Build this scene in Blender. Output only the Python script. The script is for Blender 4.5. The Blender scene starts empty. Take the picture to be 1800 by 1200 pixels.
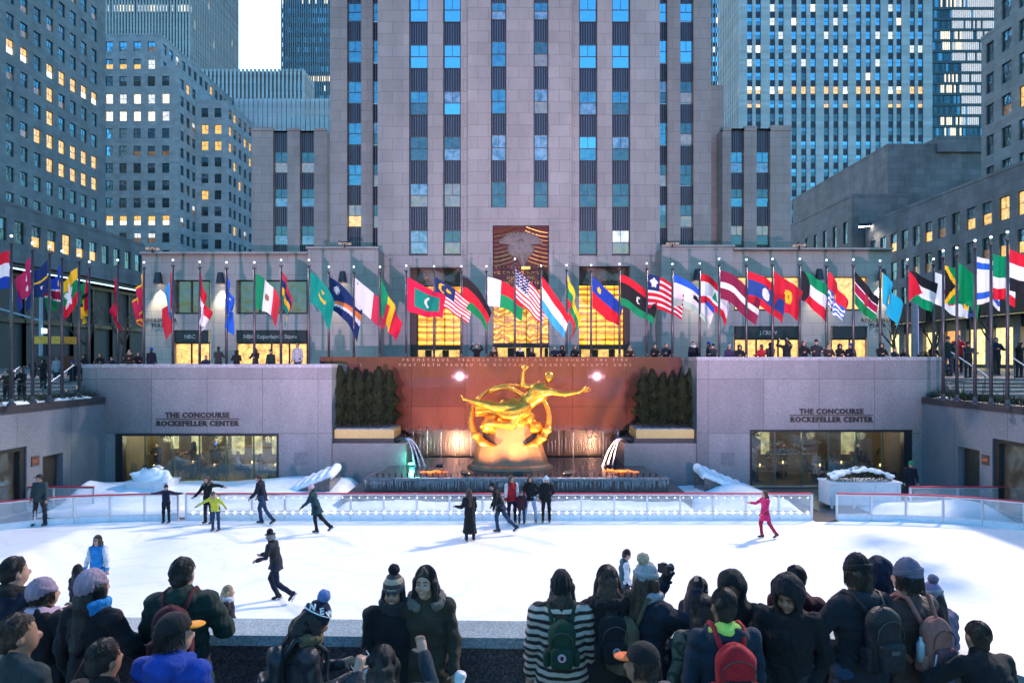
import bpy, math, random
import numpy as np
from mathutils import Vector, Matrix
from math import radians as RD, sin, cos, pi
random.seed(7); np.random.seed(7)
S = bpy.context.scene; COL = S.collection

# ------------------------------------------------------------ camera, world, sun, exposure
F, CX, HZ, EYE = 1200.0, 912.0, 632.0, 6.0
cam = bpy.data.objects.new('camera', bpy.data.cameras.new('camera')); COL.objects.link(cam)
cam.data.sensor_width = 36; cam.data.lens = 24
cam.data.shift_x = -(CX-900)/1800; cam.data.shift_y = (HZ-600)/1800
cam.location = (0, 0, EYE); cam.rotation_euler = (RD(90), 0, 0)
cam.data.clip_start = .05; cam.data.clip_end = 2000
S.camera = cam
W = bpy.data.worlds.new('World'); S.world = W; W.use_nodes = True
wn = W.node_tree; wn.nodes.clear()
sky = wn.nodes.new('ShaderNodeTexSky'); sky.sky_type = 'NISHITA'; sky.sun_disc = False
SUN_EL, SUN_ROT = RD(3.5), RD(0)
sky.sun_elevation = SUN_EL; sky.sun_rotation = SUN_ROT; sky.air_density = 1.3; sky.dust_density = .3; sky.ozone_density = 3.5
tint = wn.nodes.new('ShaderNodeMix'); tint.data_type = 'RGBA'; tint.blend_type = 'MULTIPLY'; tint.inputs[0].default_value = 1
tint.inputs[7].default_value = (.62, .95, 1.10, 1)
bg = wn.nodes.new('ShaderNodeBackground'); wo = wn.nodes.new('ShaderNodeOutputWorld')
bg.inputs[1].default_value = .15
# soft white glow added to the western sky to whiten it
tc = wn.nodes.new('ShaderNodeTexCoord'); dt = wn.nodes.new('ShaderNodeVectorMath'); dt.operation = 'DOT_PRODUCT'; dt.inputs[1].default_value = Vector((-.3, .9, .42)).normalized()
wn.links.new(tc.outputs['Generated'], dt.inputs[0]); mx0 = wn.nodes.new('ShaderNodeMath'); mx0.operation = 'MAXIMUM'; mx0.inputs[1].default_value = 0; wn.links.new(dt.outputs['Value'], mx0.inputs[0])
pw = wn.nodes.new('ShaderNodeMath'); pw.operation = 'POWER'; pw.inputs[1].default_value = 7; wn.links.new(mx0.outputs[0], pw.inputs[0])
gl_ = wn.nodes.new('ShaderNodeMix'); gl_.data_type = 'RGBA'; gl_.blend_type = 'ADD'; gl_.inputs[7].default_value = (.95, 1.0, 1.05, 1); wn.links.new(pw.outputs[0], gl_.inputs[0])
wn.links.new(sky.outputs[0], tint.inputs[6]); wn.links.new(tint.outputs[2], gl_.inputs[6]); wn.links.new(gl_.outputs[2], bg.inputs[0]); wn.links.new(bg.outputs[0], wo.inputs[0])
sun = bpy.data.objects.new('sun', bpy.data.lights.new('sun', 'SUN')); COL.objects.link(sun)
sun.data.energy = .5; sun.data.angle = RD(12); sun.data.color = (1, .8, .62)
sun.rotation_euler = (RD(-88), 0, 0); sun.location = (0, 300, 200)
vs = S.view_settings; S.display_settings.display_device = 'sRGB'
vs.view_transform = 'Standard'; vs.look = 'None'; vs.gamma = 1; vs.exposure = 2.95
LS = .2                                      # lamps of the place against the dusk sky
S.cycles.max_bounces = 6; S.cycles.diffuse_bounces = 3; S.cycles.glossy_bounces = 3; S.cycles.transmission_bounces = 4
S.cycles.transparent_max_bounces = 8; S.cycles.sample_clamp_indirect = 4; S.cycles.caustics_reflective = False; S.cycles.caustics_refractive = False

# ------------------------------------------------------------ helpers
def P(px, py, Y): return Vector(((px-CX)/F*Y, Y, EYE+(HZ-py)/F*Y))
def PX(px, Y): return (px-CX)/F*Y
def PZ(py, Y): return EYE+(HZ-py)/F*Y
def YX(px, X): return X*F/(px-CX)           # depth at which a wall X=const shows at px

def link(o, parent=None):
    COL.objects.link(o)
    if parent is not None: o.parent = parent
    return o
def tag(o, label, cat, group=None, kind=None):
    if label: o['label'] = label
    if cat: o['category'] = cat
    if group: o['group'] = group
    if kind: o['kind'] = kind
    return o
def empty(name, loc, label, cat, group=None, rz=0):
    o = bpy.data.objects.new(name, None); o.empty_display_size = .2
    o.location = loc; o.rotation_euler = (0, 0, rz); link(o); return tag(o, label, cat, group)

class MB:
    def __init__(s, off=(0, 0, 0)): s.v = []; s.f = []; s.m = []; s.off = Vector(off)
    def add(s, vs, fs, mi=0):
        n = len(s.v); s.v += [tuple(Vector(q)-s.off) for q in vs]; s.f += [tuple(n+i for i in f) for f in fs]; s.m += [mi]*len(fs)
    def quad(s, a, b, c, d, mi=0): s.add((a, b, c, d), ((0, 1, 2, 3),), mi)
    def box(s, x0, x1, y0, y1, z0, z1, mi=0, M=None):
        v = [Vector((x, y, z)) for z in (z0, z1) for x, y in ((x0, y0), (x1, y0), (x1, y1), (x0, y1))]
        if M is not None: v = [M @ q for q in v]
        s.add(v, ((3, 2, 1, 0), (4, 5, 6, 7), (0, 1, 5, 4), (1, 2, 6, 5), (2, 3, 7, 6), (3, 0, 4, 7)), mi)
    def prism(s, pts, z0, z1, mi=0):
        n = len(pts); v = [(x, y, z0) for x, y in pts]+[(x, y, z1) for x, y in pts]
        s.add(v, [tuple(range(n-1, -1, -1)), tuple(range(n, 2*n))]+[(i, (i+1) % n, n+(i+1) % n, n+i) for i in range(n)], mi)
    def tube(s, pts, rs, n=8, mi=0, cap=True):
        pts = [Vector(p) for p in pts]
        rs = [float(r) for r in rs] if hasattr(rs, '__len__') else [float(rs)]*len(pts)
        v = []; up = Vector((.13, .31, 1)).normalized()
        for i, p in enumerate(pts):
            t = (pts[min(i+1, len(pts)-1)]-pts[max(i-1, 0)]).normalized()
            a = t.cross(up)
            if a.length < .1: a = t.cross(Vector((1, 0, 0)))
            a.normalize(); b = t.cross(a); up = up if i == 0 else up
            v += [p+rs[i]*(a*cos(2*pi*k/n)+b*sin(2*pi*k/n)) for k in range(n)]
        f = [(i*n+k, i*n+(k+1) % n, (i+1)*n+(k+1) % n, (i+1)*n+k) for i in range(len(pts)-1) for k in range(n)]
        if cap: f += [tuple(range(n-1, -1, -1)), tuple((len(pts)-1)*n+k for k in range(n))]
        s.add(v, f, mi)
    def lathe(s, c, prof, n=16, mi=0):
        v = [(c[0]+r*cos(2*pi*k/n), c[1]+r*sin(2*pi*k/n), c[2]+z) for r, z in prof for k in range(n)]
        f = [(i*n+k, i*n+(k+1) % n, (i+1)*n+(k+1) % n, (i+1)*n+k) for i in range(len(prof)-1) for k in range(n)]
        s.add(v, f, mi)
    def ball(s, c, r, n=8, mi=0, sq=(1, 1, 1)):
        m = n//2+1
        v = [(c[0]+r*sq[0]*sin(pi*i/m)*cos(2*pi*k/n), c[1]+r*sq[1]*sin(pi*i/m)*sin(2*pi*k/n), c[2]+r*sq[2]*cos(pi*i/m)) for i in range(m+1) for k in range(n)]
        f = [(i*n+k, i*n+(k+1) % n, (i+1)*n+(k+1) % n, (i+1)*n+k) for i in range(m) for k in range(n)]
        s.add(v, f, mi)
    def mesh(s, name, mats, smooth=False):
        me = bpy.data.meshes.new(name); me.from_pydata(s.v, [], s.f)
        for m in (mats if isinstance(mats, (list, tuple)) else [mats]): me.materials.append(m)
        me.polygons.foreach_set('material_index', s.m)
        if smooth: me.polygons.foreach_set('use_smooth', [True]*len(s.f))
        me.update(); return me
    def build(s, name, mats, parent=None, smooth=False):
        return link(bpy.data.objects.new(name, s.mesh(name, mats, smooth)), parent)

def place(o, loc, rz=0):
    o.location = loc; o.rotation_euler = (0, 0, rz); return o
def inst(me, name, loc, parent=None, rz=0, scale=None):
    o = bpy.data.objects.new(name, me); o.location = loc; o.rotation_euler = (0, 0, rz)
    if scale: o.scale = scale
    return link(o, parent)
def copy_tree(o, parent=None):
    c = o.copy(); COL.objects.link(c); c.parent = parent
    for ch in o.children: copy_tree(ch, c)
    return c

# ------------------------------------------------------------ materials
MATS = {}
def nodes(name):
    m = bpy.data.materials.new(name); m.use_nodes = True
    nt = m.node_tree; return m, nt, nt.nodes['Principled BSDF']
def N(nt, t, **kw):
    n = nt.nodes.new(t)
    for k, v in kw.items():
        if k.startswith('i'): n.inputs[int(k[1:])].default_value = v
        else: setattr(n, k, v)
    return n
def mixc(nt, fac, a, b, mode='MIX'):
    n = nt.nodes.new('ShaderNodeMix'); n.data_type = 'RGBA'; n.blend_type = mode
    for i, x in ((0, fac), (6, a), (7, b)):
        if hasattr(x, 'links'): nt.links.new(x, n.inputs[i])
        elif isinstance(x, (int, float)): n.inputs[i].default_value = x
        else: n.inputs[i].default_value = (*x, 1)
    return n.outputs[2]
def noise(nt, scale, detail=4, vec=None, rough=.55):
    n = nt.nodes.new('ShaderNodeTexNoise'); n.inputs['Scale'].default_value = scale; n.inputs['Detail'].default_value = detail
    n.inputs['Roughness'].default_value = rough
    if vec is not None: nt.links.new(vec, n.inputs['Vector'])
    return n.outputs[0]
def ramp(nt, fac, stops):
    r = nt.nodes.new('ShaderNodeValToRGB'); nt.links.new(fac, r.inputs[0]); e = r.color_ramp.elements
    while len(e) < len(stops): e.new(.5)
    for i, (p, c) in enumerate(stops): e[i].position = p; e[i].color = (*c, 1) if hasattr(c, '__len__') else (c, c, c, 1)
    return r.outputs[0]
def objco(nt): return N(nt, 'ShaderNodeTexCoord').outputs['Object']
def mapping(nt, vec, sc=(1, 1, 1), loc=(0, 0, 0)):
    m = nt.nodes.new('ShaderNodeMapping'); nt.links.new(vec, m.inputs[0]); m.inputs[3].default_value = sc; m.inputs[1].default_value = loc
    return m.outputs[0]
def bump(nt, bs, h, strength=.3, dist=.02):
    b = nt.nodes.new('ShaderNodeBump'); b.inputs['Strength'].default_value = strength; b.inputs['Distance'].default_value = dist
    nt.links.new(h, b.inputs['Height']); nt.links.new(b.outputs[0], bs.inputs['Normal'])
def plain(name, col, rough=.6, metal=0, var=.25, nscale=6, bmp=0, spec=.5, bscale=None):
    if name in MATS: return MATS[name]
    m, nt, bs = nodes(name); co = objco(nt)
    f = noise(nt, nscale, 5, co)
    r = ramp(nt, f, [(.3, tuple(c*(1-var) for c in col)), (.7, tuple(min(1, c*(1+var)) for c in col))])
    nt.links.new(r, bs.inputs['Base Color']); bs.inputs['Roughness'].default_value = rough; bs.inputs['Metallic'].default_value = metal
    bs.inputs['Specular IOR Level'].default_value = spec
    if bmp: bump(nt, bs, noise(nt, bscale or nscale*5, 3, co), bmp, .02)
    MATS[name] = m; return m
def emis(name, col, strength, var=0, nscale=2):
    if name in MATS: return MATS[name]
    m, nt, bs = nodes(name); bs.inputs['Base Color'].default_value = (.02, .02, .02, 1)
    strength *= LS; bs.inputs['Emission Color'].default_value = (*col, 1); bs.inputs['Emission Strength'].default_value = strength
    if var:
        f = noise(nt, nscale, 3, objco(nt)); mr = N(nt, 'ShaderNodeMapRange'); nt.links.new(f, mr.inputs[0])
        mr.inputs[1].default_value = .35; mr.inputs[2].default_value = .65; mr.inputs[3].default_value = strength*(1-var); mr.inputs[4].default_value = strength*(1+var)
        nt.links.new(mr.outputs[0], bs.inputs['Emission Strength'])
    MATS[name] = m; return m
def wallco(nt):
    s = N(nt, 'ShaderNodeSeparateXYZ'); nt.links.new(objco(nt), s.inputs[0])
    a = N(nt, 'ShaderNodeMath', operation='ADD'); nt.links.new(s.outputs[0], a.inputs[0]); nt.links.new(s.outputs[1], a.inputs[1])
    c = N(nt, 'ShaderNodeCombineXYZ'); nt.links.new(a.outputs[0], c.inputs[0]); nt.links.new(s.outputs[2], c.inputs[1])
    return c.outputs[0]
def stone(name, col, bw=1.6, bh=.92, joint=.012, jd=.6, var=.13, rough=.85, stain=.25, bmp=.25):
    m, nt, bs = nodes(name); w = wallco(nt)
    b = N(nt, 'ShaderNodeTexBrick'); nt.links.new(w, b.inputs['Vector'])
    b.inputs['Color1'].default_value = (*[c*(1-var) for c in col], 1); b.inputs['Color2'].default_value = (*[c*(1+var) for c in col], 1)
    b.inputs['Mortar'].default_value = (*[c*(1-jd) for c in col], 1); b.inputs['Scale'].default_value = 1
    b.inputs['Mortar Size'].default_value = joint; b.inputs['Brick Width'].default_value = bw; b.inputs['Row Height'].default_value = bh
    b.inputs['Bias'].default_value = 0; b.offset = .5; b.inputs['Mortar Smooth'].default_value = .2
    st = noise(nt, .35, 6, mapping(nt, objco(nt), (1, 1, .35)), .65)
    c = mixc(nt, stain, b.outputs[0], ramp(nt, st, [(.35, .45), (.62, 1.0)]), 'MULTIPLY')
    g = noise(nt, 9, 4, objco(nt)); c = mixc(nt, .35, c, ramp(nt, g, [(.3, .75), (.7, 1.0)]), 'MULTIPLY')
    nt.links.new(c, bs.inputs['Base Color']); bs.inputs['Roughness'].default_value = rough
    bump(nt, bs, b.outputs['Fac'], -bmp, .02); MATS[name] = m; return m
def granite(name, col, rough=.5, fleck=.5, scale=40, pw=0, ph=0, spec=.5):
    m, nt, bs = nodes(name); co = objco(nt)
    v = N(nt, 'ShaderNodeTexVoronoi'); v.inputs['Scale'].default_value = scale; nt.links.new(co, v.inputs['Vector'])
    c = ramp(nt, v.outputs['Color'], [(.1, tuple(x*(1-fleck) for x in col)), (.6, col), (.95, tuple(min(1, x*(1+fleck*1.3)) for x in col))])
    lo = noise(nt, .8, 6, mapping(nt, co, (1, 1, .4)), .6); c = mixc(nt, .6, c, ramp(nt, lo, [(.3, .6), (.65, 1.0)]), 'MULTIPLY')
    if pw:
        b = N(nt, 'ShaderNodeTexBrick'); nt.links.new(wallco(nt), b.inputs['Vector']); b.offset = 0
        b.inputs['Color1'].default_value = (1, 1, 1, 1); b.inputs['Color2'].default_value = (.74, .74, .77, 1); b.inputs['Mortar'].default_value = (.35, .35, .38, 1)
        b.inputs['Scale'].default_value = 1; b.inputs['Mortar Size'].default_value = .012; b.inputs['Brick Width'].default_value = pw; b.inputs['Row Height'].default_value = ph
        c = mixc(nt, 1, c, b.outputs[0], 'MULTIPLY')
    nt.links.new(c, bs.inputs['Base Color']); bs.inputs['Roughness'].default_value = rough; bs.inputs['Specular IOR Level'].default_value = spec
    MATS[name] = m; return m
def glassm(name, refl, tintc, base, rough=.04, wav=.25, emit=None, es=0):
    """window glass: mirror share + dim interior"""
    m, nt, bs = nodes(name); out = nt.nodes['Material Output']
    gl = N(nt, 'ShaderNodeBsdfGlossy'); gl.inputs[0].default_value = (*tintc, 1); gl.inputs[1].default_value = rough
    oi = N(nt, 'ShaderNodeObjectInfo'); co = objco(nt); va = N(nt, 'ShaderNodeVectorMath', operation='ADD'); nt.links.new(co, va.inputs[0])
    sc = N(nt, 'ShaderNodeMath', operation='MULTIPLY', i1=57.0); nt.links.new(oi.outputs['Random'], sc.inputs[0]); nt.links.new(sc.outputs[0], va.inputs[1])
    n1 = noise(nt, 1.1, 2, va.outputs[0])
    b = N(nt, 'ShaderNodeBump'); b.inputs['Strength'].default_value = wav; b.inputs['Distance'].default_value = .12; nt.links.new(n1, b.inputs['Height']); nt.links.new(b.outputs[0], gl.inputs['Normal'])
    n2 = noise(nt, 2.2, 4, va.outputs[0])
    r = ramp(nt, n2, [(.38, tuple(c*.35 for c in base)), (.62, tuple(min(1, c*1.5) for c in base))]); nt.links.new(r, bs.inputs['Base Color'])
    bs.inputs['Roughness'].default_value = .3
    if emit:
        r2 = ramp(nt, noise(nt, 2.6, 4, va.outputs[0], .7), [(.3, tuple(c*.25 for c in emit)), (.5, tuple(c*.8 for c in emit)), (.72, tuple(min(1, c*1.3) for c in emit))])
        nt.links.new(r2, bs.inputs['Emission Color']); bs.inputs['Emission Strength'].default_value = es*LS
    mx = N(nt, 'ShaderNodeMixShader'); mx.inputs[0].default_value = refl
    nt.links.new(bs.outputs[0], mx.inputs[1]); nt.links.new(gl.outputs[0], mx.inputs[2]); nt.links.new(mx.outputs[0], out.inputs[0])
    MATS[name] = m; return m
def clear(name, tintc=(.85, .95, .95), refl=.12, body=.0, bcol=(.8, .85, .9)):
    m, nt, bs = nodes(name); out = nt.nodes['Material Output']
    t = N(nt, 'ShaderNodeBsdfTransparent'); t.inputs[0].default_value = (*tintc, 1)
    g = N(nt, 'ShaderNodeBsdfGlossy'); g.inputs[1].default_value = .03
    x = N(nt, 'ShaderNodeMixShader'); x.inputs[0].default_value = refl; nt.links.new(t.outputs[0], x.inputs[1]); nt.links.new(g.outputs[0], x.inputs[2])
    y = N(nt, 'ShaderNodeMixShader'); y.inputs[0].default_value = body; bs.inputs['Base Color'].default_value = (*bcol, 1); bs.inputs['Roughness'].default_value = .4
    nt.links.new(x.outputs[0], y.inputs[1]); nt.links.new(bs.outputs[0], y.inputs[2]); nt.links.new(y.outputs[0], out.inputs[0])
    MATS[name] = m; return m

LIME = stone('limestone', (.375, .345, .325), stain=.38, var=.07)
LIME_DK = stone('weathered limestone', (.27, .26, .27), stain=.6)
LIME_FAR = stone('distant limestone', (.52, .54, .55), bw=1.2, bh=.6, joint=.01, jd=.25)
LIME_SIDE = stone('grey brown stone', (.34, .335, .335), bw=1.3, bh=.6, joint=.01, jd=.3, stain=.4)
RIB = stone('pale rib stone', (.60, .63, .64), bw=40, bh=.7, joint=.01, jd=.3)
METAL = plain('dark metal', (.035, .037, .045), .4, .6)
FRAME = plain('window frame paint', (.06, .065, .07), .5)
SPAND = plain('dark spandrel metal', (.05, .05, .07), .45, .5, .4, 3)
WHITE = plain('white paint', (.75, .77, .8), .4, 0, .05)
SKYG = glassm('sky lit glass', .54, (.36, .76, 1.0), (.02, .04, .05), wav=.10)  # blue sky reflection put into the tint; duller copies stand for darker reflections
DARKG = glassm('dark glass', .11, (.45, .8, .9), (.03, .035, .04), wav=.4)
MIDG = glassm('half lit glass', .27, (.3, .72, .9), (.03, .05, .06), wav=.5)
BLIND = glassm('glass over blinds', .16, (.5, .8, .95), (.16, .19, .23))
WARM = glassm('warm lit room glass', .06, (.6, .8, 1), (.1, .08, .05), emit=(1, .55, .15), es=1.0)
WARMDIM = glassm('dim lit room glass', .15, (.5, .8, .9), (.05, .04, .03), emit=(.8, .42, .18), es=.2)
COOLLIT = glassm('cool lit room glass', .1, (.6, .9, 1), (.1, .1, .1), emit=(.9, .95, 1.0), es=.9)
BRIGHT = glassm('bright lit room glass', .05, (.6, .8, 1), (.1, .1, .1), emit=(1, .85, .6), es=1.7)
# ------------------------------------------------------------ smooth solid modelling: rounded shapes blended on a grid, skinned by surface nets
class Fld:
    def __init__(s, lo, hi, h):
        s.lo = np.array(lo, float); s.h = h; s.n = np.maximum(4, np.ceil((np.array(hi)-s.lo)/h).astype(int)+1)
        s.ax = [s.lo[i]+h*np.arange(s.n[i]) for i in range(3)]; s.A = np.full(s.n, .5, np.float32)
    def sl(s, lo, hi, k):
        m = k+2.5*s.h; r = []
        for i in range(3):
            a = int(max(0, math.floor((lo[i]-m-s.lo[i])/s.h))); b = int(min(s.n[i], math.ceil((hi[i]+m-s.lo[i])/s.h)+1)); r.append(slice(a, max(a, b)))
        return tuple(r)
    def grid(s, q): return s.ax[0][q[0]][:, None, None], s.ax[1][q[1]][None, :, None], s.ax[2][q[2]][None, None, :]
    def put(s, q, d, k, op):
        a = s.A[q]
        if a.size == 0: return
        if op == 'u':
            if k > 0: h = np.clip(.5+.5*(a-d)/k, 0, 1); r = a*(1-h)+d*h-k*h*(1-h)
            else: r = np.minimum(a, d)
        elif op == 's':
            if k > 0: h = np.clip(.5-.5*(a+d)/k, 0, 1); r = a*(1-h)+(-d)*h+k*h*(1-h)
            else: r = np.maximum(a, -d)
        s.A[q] = r
    def cone(s, a, b, ra, rb, k=.03, sy=1, op='u', clip=None):
        """tapered rounded limb from a to b; sy<1 flattens it in Y"""
        a = np.array(a, float); b = np.array(b, float); R = max(ra, rb); q = s.sl(np.minimum(a, b)-R, np.maximum(a, b)+R, k)
        x, y, z = s.grid(q); ab = b-a; L = max(1e-9, float(ab @ ab))
        t = np.clip(((x-a[0])*ab[0]+(y-a[1])*ab[1]+(z-a[2])*ab[2])/L, 0, 1)
        d = np.sqrt((x-a[0]-t*ab[0])**2+((y-a[1]-t*ab[1])/sy)**2+(z-a[2]-t*ab[2])**2)-(ra+(rb-ra)*t)
        if sy < 1: d = d*(.5+.5*sy)
        if clip is not None:
            c, n = clip; d = np.maximum(d, (x-c[0])*n[0]+(y-c[1])*n[1]+(z-c[2])*n[2])
        s.put(q, d, k, op); return s
    def ell(s, c, r, R=None, k=.02, op='u', clip=None):
        c = np.array(c, float); r = np.array(r, float); m = float(r.max()); q = s.sl(c-m, c+m, k); x, y, z = s.grid(q); x, y, z = x-c[0], y-c[1], z-c[2]
        if R is not None:
            R = np.array(R)[:3, :3]; X = R[0, 0]*x+R[1, 0]*y+R[2, 0]*z; Y = R[0, 1]*x+R[1, 1]*y+R[2, 1]*z; Z = R[0, 2]*x+R[1, 2]*y+R[2, 2]*z
        else: X, Y, Z = x, y, z
        k0 = np.sqrt((X/r[0])**2+(Y/r[1])**2+(Z/r[2])**2); k1 = np.sqrt((X/r[0]**2)**2+(Y/r[1]**2)**2+(Z/r[2]**2)**2)+1e-9
        d = k0*(k0-1)/k1
        if clip is not None:
            for cc, n in ([clip] if not isinstance(clip, list) else clip): d = np.maximum(d, (x+c[0]-cc[0])*n[0]+(y+c[1]-cc[1])*n[1]+(z+c[2]-cc[2])*n[2])
        s.put(q, d, k, op); return s
    def rbox(s, c, b, rr=.02, R=None, k=.01, op='u'):
        c = np.array(c, float); b = np.array(b, float); m = float(np.linalg.norm(b)); q = s.sl(c-m, c+m, k); x, y, z = s.grid(q); x, y, z = x-c[0], y-c[1], z-c[2]
        if R is not None:
            R = np.array(R)[:3, :3]; X = R[0, 0]*x+R[1, 0]*y+R[2, 0]*z; Y = R[0, 1]*x+R[1, 1]*y+R[2, 1]*z; Z = R[0, 2]*x+R[1, 2]*y+R[2, 2]*z
        else: X, Y, Z = x+0*y+0*z, y+0*x+0*z, z+0*x+0*y
        X, Y, Z = np.abs(X)-b[0]+rr, np.abs(Y)-b[1]+rr, np.abs(Z)-b[2]+rr
        d = np.sqrt(np.maximum(X, 0)**2+np.maximum(Y, 0)**2+np.maximum(Z, 0)**2)+np.minimum(np.maximum(X, np.maximum(Y, Z)), 0)-rr
        s.put(q, d, k, op); return s
    def disp(s, f): s.A += f(s.ax[0][:, None, None], s.ax[1][None, :, None], s.ax[2][None, None, :]).astype(np.float32); return s
    def mesh(s, name, mats, face_mi=None):
        A = s.A; A[0], A[-1], A[:, 0], A[:, -1], A[:, :, 0], A[:, :, -1] = .5, .5, .5, .5, .5, .5
        I = A < 0; n = s.n; cs = [(i, j, k) for i in (0, 1) for j in (0, 1) for k in (0, 1)]
        C = [A[i:n[0]-1+i, j:n[1]-1+j, k:n[2]-1+k] for i, j, k in cs]; cnt = sum((c < 0).astype(np.int8) for c in C); M = (cnt > 0) & (cnt < 8)
        idx = np.argwhere(M); vals = np.stack([c[M] for c in C], 1); acc = np.zeros((len(idx), 3)); num = np.zeros(len(idx))
        for e0 in range(8):
            for ax, st in ((0, 4), (1, 2), (2, 1)):
                if cs[e0][ax] == 1: continue
                e1 = e0+st; va, vb = vals[:, e0], vals[:, e1]; cr = (va < 0) != (vb < 0)
                t = np.where(cr, va/(va-vb+(~cr)), 0); p = np.tile(np.array(cs[e0], float), (len(idx), 1)); p[:, ax] += t
                acc += p*cr[:, None]; num += cr
        V = s.lo+(idx+acc/num[:, None])*s.h
        vid = np.full(M.shape, -1, np.int64); vid[M] = np.arange(len(idx)); Fs = []
        for ax in range(3):
            a = [slice(1, -1)]*3; b = [slice(1, -1)]*3; a[ax] = slice(0, n[ax]-1); b[ax] = slice(1, n[ax])
            ia, ib = I[tuple(a)], I[tuple(b)]; cr = np.argwhere(ia != ib); flip = ib[ia != ib]
            if len(cr) == 0: continue
            cr = cr.copy(); u, v = [(1, 2), (2, 0), (0, 1)][ax]; cr[:, u] += 1; cr[:, v] += 1
            def g(du, dv): c = cr.copy(); c[:, u] -= du; c[:, v] -= dv; return vid[c[:, 0], c[:, 1], c[:, 2]]
            Q = np.stack([g(1, 1), g(0, 1), g(0, 0), g(1, 0)], 1); Q[flip] = Q[flip][:, ::-1]; Fs.append(Q)
        if not Fs: return None
        Q = np.concatenate(Fs); Q = Q[(Q >= 0).all(1)]
        me = bpy.data.meshes.new(name); me.vertices.add(len(V)); me.vertices.foreach_set('co', V.astype(np.float32).ravel())
        me.loops.add(Q.size); me.loops.foreach_set('vertex_index', Q.ravel().astype(np.int32)); me.polygons.add(len(Q))
        me.polygons.foreach_set('loop_start', np.arange(0, Q.size, 4, dtype=np.int32)); me.polygons.foreach_set('loop_total', np.full(len(Q), 4, np.int32))
        me.polygons.foreach_set('use_smooth', np.ones(len(Q), bool))
        for m in (mats if isinstance(mats, (list, tuple)) else [mats]): me.materials.append(m)
        if face_mi is not None:
            cen = V[Q].mean(1); me.polygons.foreach_set('material_index', face_mi(cen[:, 0], cen[:, 1], cen[:, 2]).astype(np.int32))
        me.update(calc_edges=True); return me
    def build(s, name, mats, parent=None, face_mi=None):
        me = s.mesh(name, mats, face_mi)
        return None if me is None else link(bpy.data.objects.new(name, me), parent)
def fbm(seed=0, a=1.0, f=1.0, n=5):
    rs = np.random.RandomState(seed); K = rs.randn(n, 3)*f*rs.uniform(.6, 1.8, (n, 1)); ph = rs.uniform(0, 6.28, (n, 2)); K2 = rs.randn(n, 3)*f*.5
    def g(x, y, z):
        r = 0
        for i in range(n): r = r+np.sin(K[i, 0]*x+K[i, 1]*y+K[i, 2]*z+ph[i, 0]+1.3*np.sin(K2[i, 0]*x+K2[i, 1]*y+K2[i, 2]*z+ph[i, 1]))
        return a*r/n
    return g
# ------------------------------------------------------------ windows and facades
_wm = {}
def win_mesh(w, h, kind, gu, gl):
    """window in the local XZ plane facing -Y, origin bottom centre; kinds: sash, plain, twin"""
    key = (round(w, 2), round(h, 2), kind, gu.name, gl.name)
    if key in _wm: return _wm[key]
    b = MB(); fw = min(.07, w*.06) if kind != 'far' else w*.05
    hw = w/2; d = .04
    b.quad((-hw, 0, 0), (hw, 0, 0), (hw, 0, h*.5), (-hw, 0, h*.5), 1)
    b.quad((-hw, 0, h*.5), (hw, 0, h*.5), (hw, 0, h), (-hw, 0, h), 2)
    def bar(x0, x1, z0, z1, dd=d): b.box(x0, x1, -dd, -.004, z0, z1, 0)
    bar(-hw, -hw+fw, 0, h); bar(hw-fw, hw, 0, h); bar(-hw+fw, hw-fw, 0, fw); bar(-hw+fw, hw-fw, h-fw, h)
    bar(-hw+fw, hw-fw, h*.5-fw*.4, h*.5+fw*.4, d*.8)
    if kind in ('sash', 'twin'): bar(-fw*.3, fw*.3, h*.5+fw*.4, h-fw, d*.6)
    if kind == 'twin': bar(-fw*.3, fw*.3, fw, h*.5-fw*.4, d*.6)
    _wm[key] = b.mesh('window', [FRAME, gl, gu]); return _wm[key]

class Wins:
    """windows of one building: the 100 that show largest become parts, the rest one part"""
    def __init__(s, root): s.root = root; s.l = []
    def add(s, x, y, z, w, h, N2, gu, gl, kind='sash'):
        rz = math.atan2(N2[0], -N2[1]); s.l.append((x, y, z, w, h, rz, gu, gl, kind))
    def done(s, cap=100, name='window'):
        L = []
        for t in s.l:
            x, y, z, w, h, rz = t[:6]
            if y < 3: continue
            px, py = CX+x/y*F, HZ-(z+h/2-EYE)/y*F
            if not (-350 < px < 2150 and -260 < py < 1300): continue
            vis = 0 <= px <= 1800 and -5 <= py <= 1200
            fore = abs((cos(rz)*(-y) + sin(rz)*x)/math.hypot(x, y)) if True else 1
            L.append((w*h/(y*y)*(1 if vis else .001)*max(.1, fore), t))
        L.sort(key=lambda q: -q[0]); o = s.root.location
        for _, (x, y, z, w, h, rz, gu, gl, kind) in L[:cap]:
            inst(win_mesh(w, h, kind, gu, gl), name, (x-o.x, y-o.y, z-o.z), s.root, rz)
        if L[cap:]:
            b = MB(); mats = []; 
            for _, (x, y, z, w, h, rz, gu, gl, kind) in L[cap:]:
                me = win_mesh(w, h, kind, gu, gl); idx = []
                for m in me.materials:
                    if m not in mats: mats.append(m)
                    idx.append(mats.index(m))
                M = Matrix.Translation((x-o.x, y-o.y, z-o.z)) @ Matrix.Rotation(rz, 4, 'Z')
                n = len(b.v); b.v += [tuple(M @ v.co) for v in me.vertices]
                for p in me.polygons: b.f.append(tuple(n+i for i in p.vertices)); b.m.append(idx[p.material_index])
            r = b.build(name, mats, s.root); r['kind'] = 'stuff'

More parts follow.
